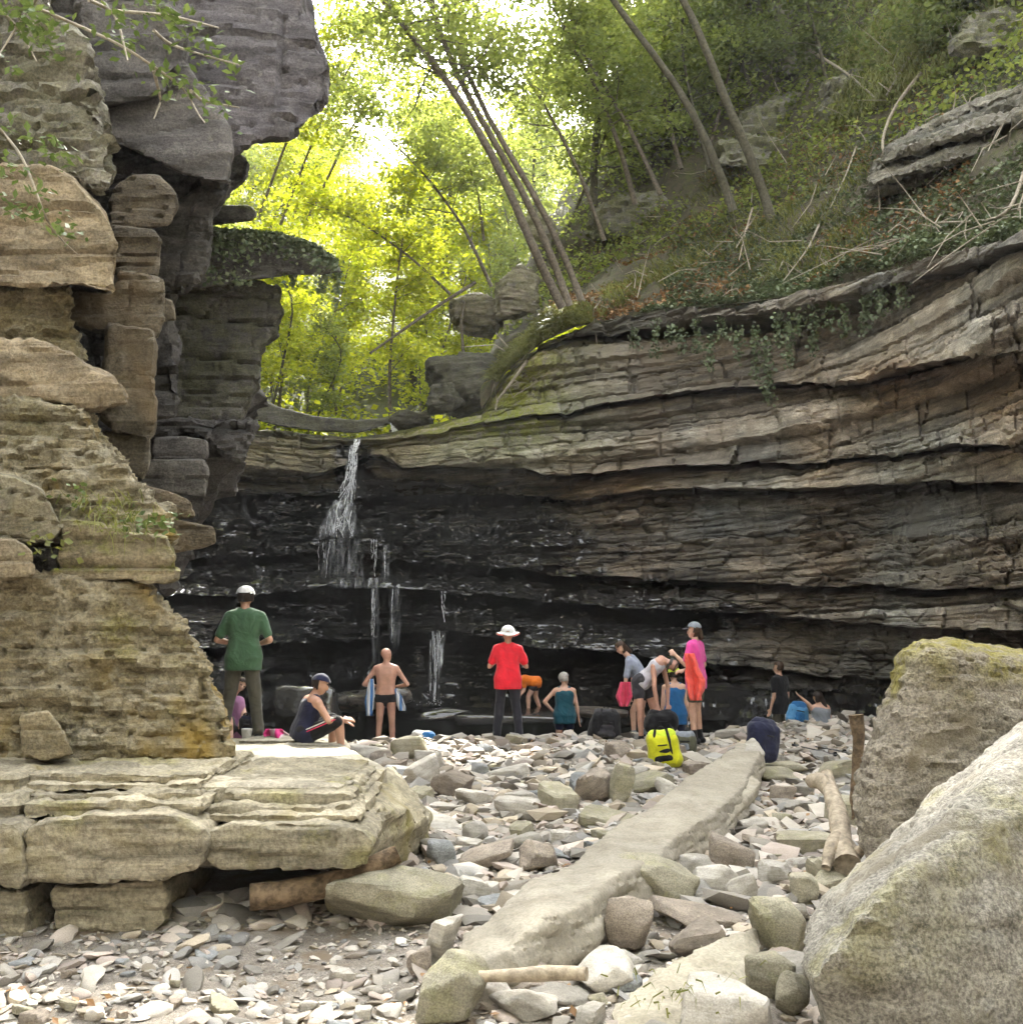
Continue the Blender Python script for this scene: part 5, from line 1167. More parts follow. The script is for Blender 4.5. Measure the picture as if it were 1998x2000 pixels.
# hanging ivy strands over the overhang
g = Geo()
for u, v0, v1 in [(1360, 620, 690), (1410, 620, 668), (1520, 610, 680), (1540, 620, 720), (1590, 600, 690), (1650, 590, 660), (1720, 550, 620), (1760, 530, 600), (1310, 630, 670), (1385, 650, 720), (1498, 660, 790), (1440, 640, 700), (1560, 600, 650), (1690, 560, 650), (1330, 640, 690), (1280, 620, 700), (1620, 590, 640), (1240, 640, 680), (1475, 640, 740)]:
    Yv = float(Yb(u)) - 1.75; n = int((v1 - v0) * 1.8); t = R.random(n); p = P(np.full(n, u) + R.normal(size=n) * 4, v0 + (v1 - v0) * t, Yv) + R.normal(size=(n, 3)) * .05
    g.add(*leaves(p, .085, R, .2, .8))
link('hanging_ivy', g.mesh('hanging_ivy', M['leaf_ivy'], smooth=False), kind='stuff', label='strands of ivy hanging from the rim over the cliff face', cat='ivy')
# ivy on the mushroom-shaped ledge and pillar
g = Geo(); n = 1500
u = R.uniform(395, 660, n); v = np.interp(u, [395, 508, 558, 616, 653, 673], [446, 452, 460, 478, 505, 533]) + R.exponential(14, n) - 2; v = np.where((u < 500) & (R.random(n) < .45), R.uniform(448, 570, n), v); k = v < 560
p = P(u[k], v[k], 14.05 - .1 * R.random(k.sum())); g.add(*leaves(p, .075, R, .3, .8))
for u0, v0, v1 in [(655, 510, 600), (660, 505, 560), (630, 520, 570), (572, 520, 560)]:
    n2 = 60; g.add(*leaves(P(u0 + R.normal(size=n2) * 5, R.uniform(v0, v1, n2), 14.3), .08, R, .2, .8))
link('pillar_ivy', g.mesh('pillar_ivy', M['leaf_ivy'], smooth=False), kind='stuff', label='ivy on the dark overhanging ledge beside the gap', cat='ivy')
# plants on the left cliff
def tuft(name, u, v, Y, n, length, mat, label, leaf=None):
    c = P(u, v, Y); g = Geo(); p = np.array([0, 0, 0]) + R.normal(size=(n, 3)) * .05
    if leaf: g.add(*leaves(p + R.normal(size=(n, 3)) * np.array([length, length * .4, length * .4]), leaf, R, .6, .8))
    else: blades(g, p * np.array([2.5, 1, 1]), length, .5, .004, (.1, -.5, .3))
    o = empty(name, c, label=label, cat='plant'); lf_ = link('foliage', g.mesh('foliage', M[mat], smooth=False), o, kind='stuff')
tuft('leafy_plant', 270, 1020, 7.15, 26, .05, 'leaf_near', 'pale-leaved plant on the mossy block, left of its twin', .06)
tuft('leafy_plant', 322, 1022, 7.15, 34, .06, 'leaf_near', 'pale-leaved plant at the right end of the mossy block', .06)
tuft('leafy_plant', 150, 960, 7.3, 22, .05, 'leaf_near', 'small pale plant beside the crack in the left cliff', .05)
tuft('leafy_plant', 95, 1070, 7.0, 26, .06, 'grass', 'fern-like plant in the dark crack between the blocks', .06)
tuft('grass_tuft', 215, 995, 7.2, 90, .18, 'grass', 'yellowish grass tuft on the mossy block')
tuft('grass_tuft', 240, 1025, 7.15, 70, .16, 'grass', 'grass tuft drooping over the mossy block')
tuft('grass_tuft', 1335, 1955, 4.45, 60, .10, 'grass', 'small green grass tuft on the long pale boulder')
# leafy branches hanging in at the top left
def near_branch(paths, clumps, Y, label):
    base = P(*paths[0][0], Y).copy(); gt = Geo(); gl = Geo(); Rn = np.random.default_rng(abs(int(paths[0][0][0] * 7)) + 3)
    for pth in paths:
        w = np.array([P(u, v, Y + .25 * math.sin(i * 1.3)) for i, (u, v) in enumerate(pth)]) - base
        add_tube(gt, resample(w, 14), np.linspace(.011, .004, 14), 5)
    for (ua, va, ub, vb, n) in clumps:
        t = Rn.random(n); u = ua + (ub - ua) * t; v = va + (vb - va) * t
        c = P(u + Rn.normal(size=n) * 7, v + Rn.normal(size=n) * 7, Y) - base + Rn.normal(size=(n, 3)) * np.array([.02, .12, .02])
        gl.add(*leaves(c, .058, Rn, .9, .5))
    e = empty('leafy_branch', base, label=label, cat='branch'); link('stem', gt.mesh('stem', M['twig']), e); link('foliage', gl.mesh('foliage', M['leaf_near'], smooth=False), e)
near_branch([c1((190, 40), (340, 100), (560, 200), (700, 260), (830, 370), (950, 430), (1030, 490), (1050, 600), (1105, 660)), c1((1030, 490), (1090, 545), (1290, 580)), c1((830, 380), (870, 540), (830, 640))], [(215, 70, 262, 95, 26), (300, 138, 372, 172, 46), (385, 195, 450, 208, 30), (110, 40, 240, 70, 24)], 5.2, 'leafy branch reaching right across the shadowed rock, top left')
near_branch([c1((480, 0), (620, 60), (655, 180), (690, 325)), c1((620, 60), (900, 80), (1100, 130), (1180, 150))], [(215, 30, 280, 62, 40), (265, 10, 345, 30, 40), (300, 25, 400, 50, 50)], 5.0, 'leafy branch in front of the overhanging boulder, top edge')
near_branch([c1((830, 165), (900, 230), (985, 265), (1290, 350))], [(350, 85, 400, 100, 26), (400, 95, 465, 125, 36)], 5.3, 'small spray of leaves below the top branch')
near_branch([c1((-60, 640), (0, 690), (110, 820), (180, 980), (240, 1170), (300, 1270), (420, 1370))], [(10, 330, 90, 355, 40), (0, 390, 40, 410, 24), (45, 415, 150, 450, 60), (60, 270, 150, 310, 44), (0, 235, 60, 270, 30)], 5.4, 'drooping leafy branch at the left edge before the tan block')
near_branch([c1((0, 50), (100, 150), (200, 330)), c1((210, -20), (90, 150), (0, 290))], [(0, 30, 110, 60, 60), (40, 60, 130, 90, 40), (0, 10, 80, 20, 40), (-10, 100, 20, 120, 14)], 5.1, 'leafy twigs filling the top left corner')
# ------------------------------------------------------------------ waterfall
wf = empty('waterfall', kind='structure')
R = np.random.default_rng(51)
def strand(g, u0, v0, u1, v1, Y0, Y1, w0, w1, wob=2.0, n=14):
    t = np.linspace(0, 1, n); u = u0 + (u1 - u0) * t ** 1.3 + np.cumsum(R.normal(size=n)) * wob * .35; v = v0 + (v1 - v0) * t
    p = P(u, v, Y0 + (Y1 - Y0) * t); w = np.interp(t, [0, 1], [w0, w1]) * R.uniform(.6, 1.3, n)
    add_tube(g, p, w, 5)
def fall(name, specs, parent=wf):
    g = Geo()
    for s in specs: strand(g, *s)
    link(name, g.mesh(name, M['foam']), parent)
yl = 26.6
fall('upper_stream', [(R.uniform(762, 772), 826, R.uniform(764, 782), 850, 28.3, 27.6, .02, .025) for _ in range(10)])
sp = []
for _ in range(14): sp.append((R.uniform(682, 694), R.uniform(868, 930), R.uniform(660, 686), R.uniform(940, 994), yl, yl - .25, .016, .007))
for _ in range(8): sp.append((R.uniform(688, 700), 885, R.uniform(686, 694), R.uniform(930, 980), yl, yl - .1, .012, .006))
fall('main_fall', sp)
fall('lip_flow', [(R.uniform(692, 704), 858, R.uniform(684, 692), 886, yl + .25, yl, .014, .018) for _ in range(14)])
sp = []
for _ in range(14): sp.append((R.uniform(645, 690), R.uniform(982, 1025), R.uniform(640, 692), R.uniform(1030, 1052), yl - .45, yl - .9, .012, .005))
fall('second_fall', sp)
fall('third_fall', [(u, R.uniform(1050, 1062), u + R.uniform(-3, 3), R.uniform(1090, 1130), yl - 1.05, yl - 1.1, .008, .004) for u in R.uniform(620, 745, 7)] + [(750, 1070, 754, 1128, yl - 1.1, yl - 1.1, .012, .006)] * 2)
fall('lower_fall', [(u, 1150, u + R.uniform(-4, 4), R.uniform(1200, 1290), yl - 1.6, yl - 1.65, .013, .005) for u in (731, 768, 728)])
fall('side_fall', [(863, 1155, 866, 1215, 25.4, 25.2, .012, .01), (868, 1160, 866, 1210, 25.4, 25.2, .008, .006), (858, 1232, 846, 1368, 25.0, 25.0, .015, .008), (850, 1240, 846, 1365, 25.0, 25.0, .010, .006), (842, 1250, 844, 1330, 25.0, 25.0, .008, .004), (866, 1240, 852, 1270, 25, 25, .01, .006)])
def veil(name, top, bot, Y0, Y1, seed, al=1.0):
    n, m_ = 14, 26; t = np.linspace(0, 1, m_)[:, None]; q = np.linspace(0, 1, n)[None, :]
    u = (top[0] + (top[1] - top[0]) * q) * (1 - t) + (bot[0] + (bot[1] - bot[0]) * q) * t; v = top[2] + (bot[2] - top[2]) * t + 0 * q
    w = P(u, v, Y0 + (Y1 - Y0) * t ** .6 + 0 * q).reshape(-1, 3); w = w + .05 * np.stack([fbm(w * 3 + seed, 2, 1), fbm(w * 3 + seed, 2, 2), 0 * w[:, 0]], -1)
    ed = (np.clip(1.6 * (4 * q * (1 - q)) ** .7, 0, 1) * np.clip(np.minimum(t * 9 + .35, (1 - t) * 4 + .1), 0, 1)); link(name, mesh(name, w, grid_faces(m_, n), M['veil'], attrs={'thick': al * ed.ravel()}), wf)
veil('main_veil', (681, 696, 872), (660, 690, 990), yl + .05, yl - .25, 1)
veil('second_veil', (652, 692, 976), (612, 704, 1052), yl - .42, yl - .9, 2)
veil('third_veil', (625, 705, 1052), (620, 715, 1130), yl - 1.0, yl - 1.15, 3, .45)
veil('lower_veil', (724, 742, 1146), (726, 744, 1300), yl - 1.6, yl - 1.68, 4, .45)
veil('lower_veil', (758, 780, 1140), (760, 782, 1270), yl - 1.6, yl - 1.68, 8, .45)
veil('third_veil', (742, 762, 1064), (746, 764, 1132), yl - 1.0, yl - 1.15, 9, .45)
veil('ledge_film', (636, 760, 1128), (640, 772, 1150), yl - 1.35, yl - 1.6, 6, .45)
veil('side_veil', (840, 872, 1232), (838, 858, 1370), 25.05, 24.95, 5)
# spray and foam on the ledges and pool
g = Geo()
for u, v, du, Y, n in [(846, 1374, 34, 24.6, 60)]:
    p = P(u + R.normal(size=n) * du * .5, v - R.exponential(5, n) + 3, Y) + R.normal(size=(n, 3)) * np.array([.05, .15, .01])
    for q in p: add_tube(g, np.stack([q, q + np.array([.006, 0, .01]), q + np.array([.01, 0, .022])]), [.004, .006, .003], 4)
link('spray', g.mesh('spray', M['foam']), wf)
# low shelves in the pool
def shelf(u, vb, w, h, Y, seed, label, dp=.5, wetv=.9):
    sc = Y / F; V, Q = rockshape(seed, (w * sc, w * sc * dp, h * sc), 16, 8, 14, .04)
    o = link('rock_shelf', mesh('rock_shelf', V, Q, M['cliff'], attrs={'tint': np.tile([.95, .85, .8], (len(V), 1)), 'wet': np.full(len(V), wetv), 'moss': np.zeros(len(V))}), label=label, cat='rock')
    c = P(u, vb - h * .4, Y); put(o, *c)
shelf(1010, 1412, 250, 34, 22.8, 830, 'low wet rock shelf in the pool under the bending orange-shirted person', .6, .8)
shelf(890, 1405, 150, 26, 24.2, 831, 'wet dark rock at the foot of the side fall')
shelf(720, 1385, 160, 46, 23.2, 832, 'brown wet rock left of the bathing man', .6, .5)
shelf(1165, 1400, 130, 22, 23.5, 833, 'low brown stones at the pool edge behind the black backpack', .5, .2)
shelf(600, 1420, 130, 90, 19.5, 834, 'glistening wet rock behind the seated person', .6, .9)
# ------------------------------------------------------------------ people
def cloth_mat(name, col, rough=.85, folds=.9):
    m, n, b = newmat(name)
    pos = n('ShaderNodeTexCoord').outputs['Object']
    t = n.noise(pos, 5, 3, .5, 1.5); c = n.mix(1.0, col, n.mix(n.step(t, .3, .7), (.86,) * 3, (1.1,) * 3), 'MULTIPLY')
    n.l.new(c, b.inputs['Base Color']); b.inputs['Roughness'].default_value = rough; b.inputs['Specular IOR Level'].default_value = .25; b.inputs['Sheen Weight'].default_value = .15
    bp = n('ShaderNodeBump', Strength=folds, Distance=.03, Height=t); n.l.new(bp.outputs[0], b.inputs['Normal'])
    return m
def skin_mat(name, col):
    m, n, b = newmat(name)
    pos = n('ShaderNodeTexCoord').outputs['Object']; t = n.noise(pos, 9, 4, .6)
    n.l.new(n.mix(1.0, col, n.mix(n.step(t, .3, .7), (.85, .82, .8), (1.1, 1.08, 1.06)), 'MULTIPLY'), b.inputs['Base Color'])
    b.inputs['Roughness'].default_value = .5; b.inputs['Subsurface Weight'].default_value = .08; b.inputs['Subsurface Radius'].default_value = (.01, .004, .002)
    return m
SK = {'a': skin_mat('tanned_skin', (.47, .27, .19)), 'b': skin_mat('fair_skin', (.58, .36, .27)), 'c': skin_mat('sunburnt_skin', (.55, .31, .23))}
CM = {k: cloth_mat(k + '_cloth', c) for k, c in {
    'green': (.055, .115, .06), 'olive_grey': (.075, .07, .052), 'navy': (.012, .014, .04), 'black': (.009, .009, .011), 'red': (.72, .018, .035), 'charcoal': (.022, .022, .03),
    'orange': (.80, .19, .02), 'teal': (.012, .075, .105), 'grey_blue': (.28, .31, .40), 'white_grey': (.52, .50, .55), 'dark_grey': (.04, .038, .045), 'blue': (.02, .12, .30), 'pink': (.72, .07, .33),
    'coral': (.85, .11, .08), 'olive': (.085, .085, .055), 'lilac': (.42, .20, .36), 'pinkred': (.70, .06, .13), 'heather': (.22, .24, .27), 'white': (.68, .68, .66), 'lime': (.55, .68, .04), 'yellow': (.55, .55, .015), 'skyblue': (.08, .25, .48), 'magenta': (.60, .03, .20), 'boot': (.10, .085, .055), 'stripe_blue': (.06, .17, .42)}.items()}
HAIR = {'dark': plain('dark_hair', (.02, .013, .01), .55, .4, 30, .5), 'brown': plain('brown_hair', (.045, .025, .014), .55, .4, 30, .5), 'grey': plain('silver_hair', (.38, .36, .33), .55, .3, 30, .5), 'grizzled': plain('grizzled_hair', (.07, .06, .055), .6, .5, 40, .5)}
EYE = plain('dark_eye', (.015, .012, .01), .3, .1, 5)
def capsule(p0, p1, r0, r1, sides=12, rings=5):
    p0 = np.asarray(p0, float); p1 = np.asarray(p1, float); d = p1 - p0; ln = np.linalg.norm(d)
    d = d / ln if ln > 1e-6 else np.array([0, 0, 1.0])
    a = np.cross(d, [0, 0, 1.0] if abs(d[2]) < .9 else [1.0, 0, 0]); a /= np.linalg.norm(a); b = np.cross(d, a)
    prof = []
    for k in range(rings): t = -math.pi / 2 + (k + .5) / rings * math.pi / 2; prof.append((p0 + d * r0 * math.sin(t), r0 * math.cos(t)))
    for k in range(rings): t = (k + .5) / rings * math.pi / 2; prof.append((p1 + d * r1 * math.sin(t), r1 * math.cos(t)))
    th = np.arange(sides) * 2 * np.pi / sides
    V = np.concatenate([c + r * (np.cos(th)[:, None] * a + np.sin(th)[:, None] * b) for c, r in prof]); m = len(prof)
    i = np.arange(m * sides).reshape(m, sides); j = np.roll(i, -1, 1)
    Q = np.stack([i[:-1], j[:-1], j[1:], i[1:]], -1).reshape(-1, 4)
    V = np.concatenate([V, [p0 - d * r0], [p1 + d * r1]])
    T3 = np.concatenate([np.stack([j[0], i[0], np.full(sides, m * sides)], -1), np.stack([i[-1], j[-1], np.full(sides, m * sides + 1)], -1)])
    return V, Q, T3
class Blob:
    def __init__(s): s.g = Geo()
    def cap(s, p0, p1, r0, r1=None):
        V, Q, T3 = capsule(p0, p1, r0, r0 if r1 is None else r1); g = s.g; g.V.append(V); g.F += [Q + g.n, T3 + g.n]; g.n += len(V)
    def build(s, name, mat, parent, vox=.012, sm=2, fold=0.0, seed=0, cut=None, label=None):
        V = np.concatenate(s.g.V); Fc = [list(f) for F_ in s.g.F for f in F_]
        V, Q = remesh(V, Fc, vox); V = smooth_v(V, Q, sm)
        if cut is not None:                       # open a hem: drop what lies past a plane
            bad = ((V - cut[0]) @ cut[1]) > 0; Q = Q[~bad[Q].all(1)]
            V = V - np.maximum(0, (V - cut[0]) @ cut[1])[:, None] * cut[1]
        if fold:
            V = V + normals(V, Q) * (fold * fbm(V * np.array([9, 9, 5]) + seed, 3, seed))[:, None]
        return link(name, mesh(name, V, Q, mat), parent, label=label)
def mixp(a, b, t): return np.asarray(a) * (1 - t) + np.asarray(b) * t
def unit(v): v = np.asarray(v, float); return v / (np.linalg.norm(v) + 1e-9)
def hand(bl, wr, el, side_v, s, curl=.5, spread=.012, r=.0115):
    """palm, four unequal bent fingers and a thumb from the side of the palm"""
    d = unit(wr - el); sv = unit(side_v - d * np.dot(side_v, d)); nv = np.cross(d, sv)
    pc = wr + d * .05 * s
    for k in (-1, 0, 1): bl.cap(wr + sv * k * .014 * s, pc + d * .035 * s + sv * k * .024 * s, .017 * s, .015 * s)
    for k, ln in enumerate((.072, .082, .077, .060)):
        o = (k - 1.5) * .0215 * s; b0 = pc + d * .04 * s + sv * o; b1 = b0 + (d + sv * (k - 1.5) * spread * 8 + nv * curl * .4) * ln * .5 * s; b2 = b1 + (d * (1 - curl * .6) + nv * curl) * ln * .5 * s
        bl.cap(b0, b1, r * s, r * .95 * s); bl.cap(b1, b2, r * .95 * s, r * .8 * s)
    t0 = wr + d * .02 * s - sv * .025 * s; t1 = t0 + (d * .6 - sv * .8) * .04 * s; t2 = t1 + (d * .95 - sv * .2 + nv * curl * .4) * .032 * s
    bl.cap(t0, t1, .0125 * s, .011 * s); bl.cap(t1, t2, .011 * s, .0085 * s)
def person(label, J, skin='b', s=1.0, shirt=None, sleeve=.0, legs=None, leg_to=0.0, shoes=None, hair=None, hairlong=0.0, headgear=None, gear_mat=None, socks=None, briefs=None, seed=0, curl=.5, top_neck=.0, stripe=None, hem=.06, eyes=True, pose_feet=True):
    J = {k: np.asarray(v, float) for k, v in J.items()}
    base = np.array([(J['anL'][0] + J['anR'][0]) / 2, (J['anL'][1] + J['anR'][1]) / 2, min(J['anL'][2], J['anR'][2]) - .08 * s])
    J = {k: (v if k in ('face', 'toeL', 'toeR') else v - base) for k, v in J.items()}
    e = empty('person', base, label=label, cat='person')
    lat = unit(J['shR'] - J['shL']); upv = unit(J['neck'] - J['pelvis']); fwd = unit(np.cross(upv, lat)); chest = mixp(J['pelvis'], J['neck'], .68); waist = mixp(J['pelvis'], J['neck'], .33)
    fc = unit(J['face'])
    def torso(bl, k, hip=0.0, sho=True):
        mids = mixp(J['hipL'], J['hipR'], .5)
        prof = [(0.0, .085, .108), (.18, .072, .102), (.36, .058, .096), (.54, .066, .098), (.72, .082, .102), (.86, .095, .090)]
        for t in np.linspace(0, .86 if sho else .74, 13):
            wd = np.interp(t, [p[0] for p in prof], [p[1] for p in prof]); rd = np.interp(t, [p[0] for p in prof], [p[2] for p in prof]) + k + hip * max(0, 1 - t / .45)
            c = mixp(mids + upv * .02, J['neck'], t); bl.cap(c - lat * wd * s, c + lat * wd * s, rd * s)
        for S in 'LR':
            if not sho: bl.cap(mixp(J['neck'], J['sh' + S], .5), mixp(chest, J['sh' + S], .35), (.05 + k) * s, (.062 + k) * s); continue
            bl.cap(J['sh' + S], mixp(J['neck'], J['sh' + S], .3), (.054 + k) * s, (.054 + k) * s); bl.cap(J['sh' + S], mixp(chest, J['sh' + S], .6), (.052 + k) * s, (.07 + k) * s)
    bl = Blob(); torso(bl, 0)
    hd = J['head']; hu = unit(hd - J['neck'])
    bl.cap(J['neck'] - hu * .03 * s, hd - hu * .04 * s, .056 * s, .05 * s)
    bl.cap(hd + hu * .024 * s - fc * .014 * s, hd - hu * .01 * s + fc * .004 * s, .092 * s, .082 * s)
    bl.cap(hd - hu * .045 * s + fc * .03 * s, hd - hu * .075 * s + fc * .052 * s, .055 * s, .036 * s)
    bl.cap(hd - hu * .005 * s + fc * .085 * s, hd - hu * .03 * s + fc * .098 * s, .011 * s, .016 * s)      # nose
    hl = np.cross(fc, hu)
    for sg in (-1, 1): bl.cap(hd + hl * sg * .083 * s + hu * .012 * s - fc * .01 * s, hd + hl * sg * .082 * s - hu * .022 * s - fc * .005 * s, .017 * s, .012 * s)
    bl.cap(hd - hu * .062 * s + fc * .075 * s - hl * .02 * s, hd - hu * .062 * s + fc * .075 * s + hl * .02 * s, .014 * s)      # lips
    for S in 'LR':
        bl.cap(J['sh' + S], J['el' + S], .048 * s, .038 * s); bl.cap(mixp(J['el' + S], J['wr' + S], .02), mixp(J['el' + S], J['wr' + S], .35), .039 * s, .038 * s); bl.cap(mixp(J['el' + S], J['wr' + S], .35), J['wr' + S], .038 * s, .026 * s)
        hand(bl, J['wr' + S], J['el' + S], (fwd if S == 'R' else -fwd) + .01, s, curl)
        bl.cap(J['hip' + S], J['kn' + S], .088 * s, .056 * s); cm = mixp(J['kn' + S], J['an' + S], .33)
        bl.cap(J['kn' + S], cm, .055 * s, .055 * s); bl.cap(cm, J['an' + S], .054 * s, .036 * s)
        td = unit(J.get('toe' + S, fwd * [1, 1, 0])); fo = J['an' + S] + np.array([0, 0, -.045 * s])
        bl.cap(fo - td * .035 * s, fo + td * .06 * s, .035 * s, .034 * s); bl.cap(fo + td * .06 * s + np.cross(td, [0, 0, 1]) * .012, fo + td * .145 * s + np.array([0, 0, -.012]), .034 * s, .024 * s)
    bl.build('body', SK[skin], e, float(np.clip(.00102 * base[1], .0125, .0172)), 2)
    if eyes:
        for sg in (-1, 1):
            c = hd + fc * .083 * s + hl * sg * .031 * s + hu * .012 * s; V, Q, T3 = capsule(c - hl * .007 * s, c + hl * .007 * s, .0085 * s, .0085 * s, 8, 3)
            link('eye', mesh('eye', V, [Q, T3], EYE), e)
    if shirt:
        b2 = Blob(); torso(b2, .014, .014, sleeve > 0)
        hem_d = mixp(J['hipL'], J['hipR'], .5) - upv * hem * s
        for q_ in np.linspace(0, 1, 4): c = mixp(mixp(J['hipL'], J['hipR'], .5), hem_d, q_); b2.cap(c - lat * .082 * s, c + lat * .082 * s, .13 * s)
        if sleeve:
            for S in 'LR': q = mixp(J['sh' + S], J['el' + S], sleeve); b2.cap(J['sh' + S], q, .066 * s, .062 * s)
        b2.build('shirt', CM[shirt], e, .018, 3, .017, seed + 1, cut=(hem_d - upv * .03 * s, -upv))
    if legs:
        b2 = Blob(); b2.cap(J['hipL'] + upv * .05, J['hipR'] + upv * .05, .112 * s)
        for S in 'LR':
            hp, kn, an = J['hip' + S], J['kn' + S], J['an' + S]
            if leg_to <= 1: b2.cap(hp, mixp(hp, kn, leg_to), .104 * s, mixp(.104, .082, leg_to) * s)
            else: b2.cap(hp, kn, .104 * s, .078 * s); b2.cap(kn, mixp(kn, an, leg_to - 1), .078 * s, .064 * s)
        b2.build('trousers' if leg_to > 1 else 'shorts', CM[legs], e, .018, 2, .014, seed + 2)
    if briefs:
        b2 = Blob(); b2.cap(J['hipL'] + upv * .01, J['hipR'] + upv * .01, .115 * s); b2.cap(J['hipL'] * .5 + J['hipR'] * .5 - upv * .06, J['hipL'] * .5 + J['hipR'] * .5 - upv * .10, .085 * s, .05 * s); b2.build('swim_briefs', CM[briefs], e, .012, 2)
    if stripe:
        for k, (m_, off) in enumerate(stripe):
            V, qs, tri = tube(resample(np.array([mixp(J['hipR'], J['knR'], .05) + off, mixp(J['hipR'], J['knR'], .6) + off, mixp(J['hipR'], J['knR'], .95) + off]), 10), .007, 6); link('stripe', mesh('stripe', V, [qs[0], tri], CM[m_]), e)
    for S in 'LR':
        td = unit(J.get('toe' + S, fwd * [1, 1, 0])); fo = J['an' + S] + np.array([0, 0, -.045 * s])
        if shoes:
            b2 = Blob(); b2.cap(fo - td * .045 * s, fo + td * .06 * s, .046 * s, .045 * s); b2.cap(fo + td * .06 * s, fo + td * .15 * s + np.array([0, 0, -.01]), .044 * s, .034 * s); b2.cap(fo, J['an' + S] + np.array([0, 0, .03 * s]), .046 * s, .048 * s); b2.build('shoe', CM[shoes], e, .012, 1)
        if socks:
            b2 = Blob(); b2.cap(J['an' + S], mixp(J['an' + S], J['kn' + S], .22), .044 * s, .048 * s); b2.build('sock', CM[socks], e, .012, 1)
    def shell(k, keep, name, mat, squash=1.0):
        V, Q, T3 = capsule(hd + hu * .024 * s - fc * .014 * s, hd - hu * .012 * s, .092 * s + k, .086 * s + k, 24, 9)
        loc = V - hd; f_, u_ = loc @ fc / s, loc @ hu / s; ok = keep(f_, u_); Q = Q[ok[Q].all(1)]; T3 = T3[ok[T3].all(1)]
        V = V + normals(V, np.concatenate([Q, Q[:1]])) * 0
        V = V + (.004 * fbm(V * 40, 2, seed))[:, None] * unit(np.array([1, 1, 1]))
        return link(name, mesh(name, V, [q for q in (Q, T3) if len(q)], mat), e)
    if hair: shell(.011, lambda f_, u_: ((u_ > -.07 - hairlong) & (f_ < .02)) | ((u_ > .045) & (f_ < .09)), 'hair', HAIR[hair])
    if hairlong: b2 = Blob(); b2.cap(hd - fc * .075 * s - hu * .02, hd - fc * .10 * s - hu * (.05 + hairlong) * s, .055 * s, .035 * s); b2.build('ponytail' if hairlong < .12 else 'long_hair', HAIR[hair], e, .012, 2)
    if headgear == 'cap':
        o = shell(.019, lambda f_, u_: u_ > .018, 'cap', CM[gear_mat])
        b2 = Blob(); c = hd + hu * .045 * s + fc * .09 * s
        for k in (-1, -.5, 0, .5, 1): b2.cap(c + hl * k * .05 * s - fc * .03, c + hl * k * .04 * s + fc * (.075 - .025 * abs(k)) * s - hu * .012, .008)
        br = b2.build('brim', CM[gear_mat], o, .01, 1)
    if headgear == 'hat':
        o = shell(.022, lambda f_, u_: u_ > .01, 'sun_hat', CM[gear_mat])
        th = np.linspace(0, 2 * np.pi, 33)[:-1]; rs = np.array([.098, .13, .165, .185]) * s; wob = .02 * np.cos(2 * th) + .01 * np.cos(3 * th + 1)
        V = np.concatenate([hd + hu * (.03 - .035 * (k / 3) ** 1.3) * s + r * (np.cos(th)[:, None] * hl + np.sin(th)[:, None] * fc) + hu * (wob * k / 3)[:, None] for k, r in enumerate(rs)]); i = np.arange(128).reshape(4, 32); j = np.roll(i, -1, 1)
        V = np.concatenate([V, V - hu * .006]); Q = np.stack([i[:-1], j[:-1], j[1:], i[1:]], -1).reshape(-1, 4); link('brim', mesh('brim', V, [Q, Q[:, ::-1] + 128], CM[gear_mat]), o)
    if headgear == 'bandana':
        shell(.016, lambda f_, u_: ((u_ > .02) | ((f_ < -.03) & (u_ > -.03))), 'bandana', CM[gear_mat])
    return e, base
def stand(x, y, z, H, yaw, arms, stance=.10, lean=0.0, face=None, kneeb=.0, toes=None):
    """joints of a standing figure that looks along +Y turned by yaw (radians, to the left positive)"""
    s = H / 1.75; c, sn = math.cos(yaw), math.sin(yaw)
    def W(p): p = np.array(p, float) * s; return np.array([x + p[0] * c - p[1] * sn, y + p[0] * sn + p[1] * c, z + p[2]])
    J = dict(pelvis=(0, 0, .95), neck=(0, lean, 1.47), head=(0, lean + .02, 1.635), shL=(-.175, lean, 1.41), shR=(.175, lean, 1.41), hipL=(-.085, 0, .92), hipR=(.085, 0, .92),
             knL=(-.09 - stance * .3, .03 + kneeb, .50), knR=(.09 + stance * .3, .03 + kneeb, .50), anL=(-.09 - stance * .6, 0, .085), anR=(.09 + stance * .6, 0, .085))
    A = {'front': ((-.30, -.02, 1.14), (-.14, .20, 1.10), (.30, -.02, 1.14), (.14, .20, 1.10)), 'chin': ((-.29, .06, 1.13), (-.10, .24, 1.30), (.29, .06, 1.13), (.10, .24, 1.30)),
         'waist': ((-.33, -.03, 1.17), (-.21, .14, 1.00), (.33, -.03, 1.17), (.21, .14, 1.00)), 'hip_down': ((-.38, -.06, 1.20), (-.20, .02, 1.00), (.24, .02, 1.12), (.27, .06, .87)), 'down': ((-.22, -.02, 1.12), (-.23, .06, .86), (.22, -.02, 1.12), (.23, .06, .86)),
         'hold': ((-.24, .06, 1.13), (-.12, .27, 1.28), (.26, -.04, 1.13), (.14, .22, 1.06))}[arms] if isinstance(arms, str) else arms
    J['elL'], J['wrL'], J['elR'], J['wrR'] = A
    J = {k: W(v) for k, v in J.items()}
    f = yaw if face is None else face
    J['face'] = np.array([-math.sin(f), math.cos(f), -.05]); ty = yaw
    J['toeL'] = np.array([-math.sin(ty + .2), math.cos(ty + .2), 0]); J['toeR'] = np.array([-math.sin(ty - .2), math.cos(ty - .2), 0])
    return J, s
def px(Y, **k):
    out = {}
    for n_, v in k.items(): out[n_] = np.array(v, float) if n_ in ('face', 'toeL', 'toeR') else P(v[0], v[1], Y + (v[2] if len(v) > 2 else 0))
    return out
g0 = lambda x, y: float(gz(np.array([x]), np.array([y]))[0])
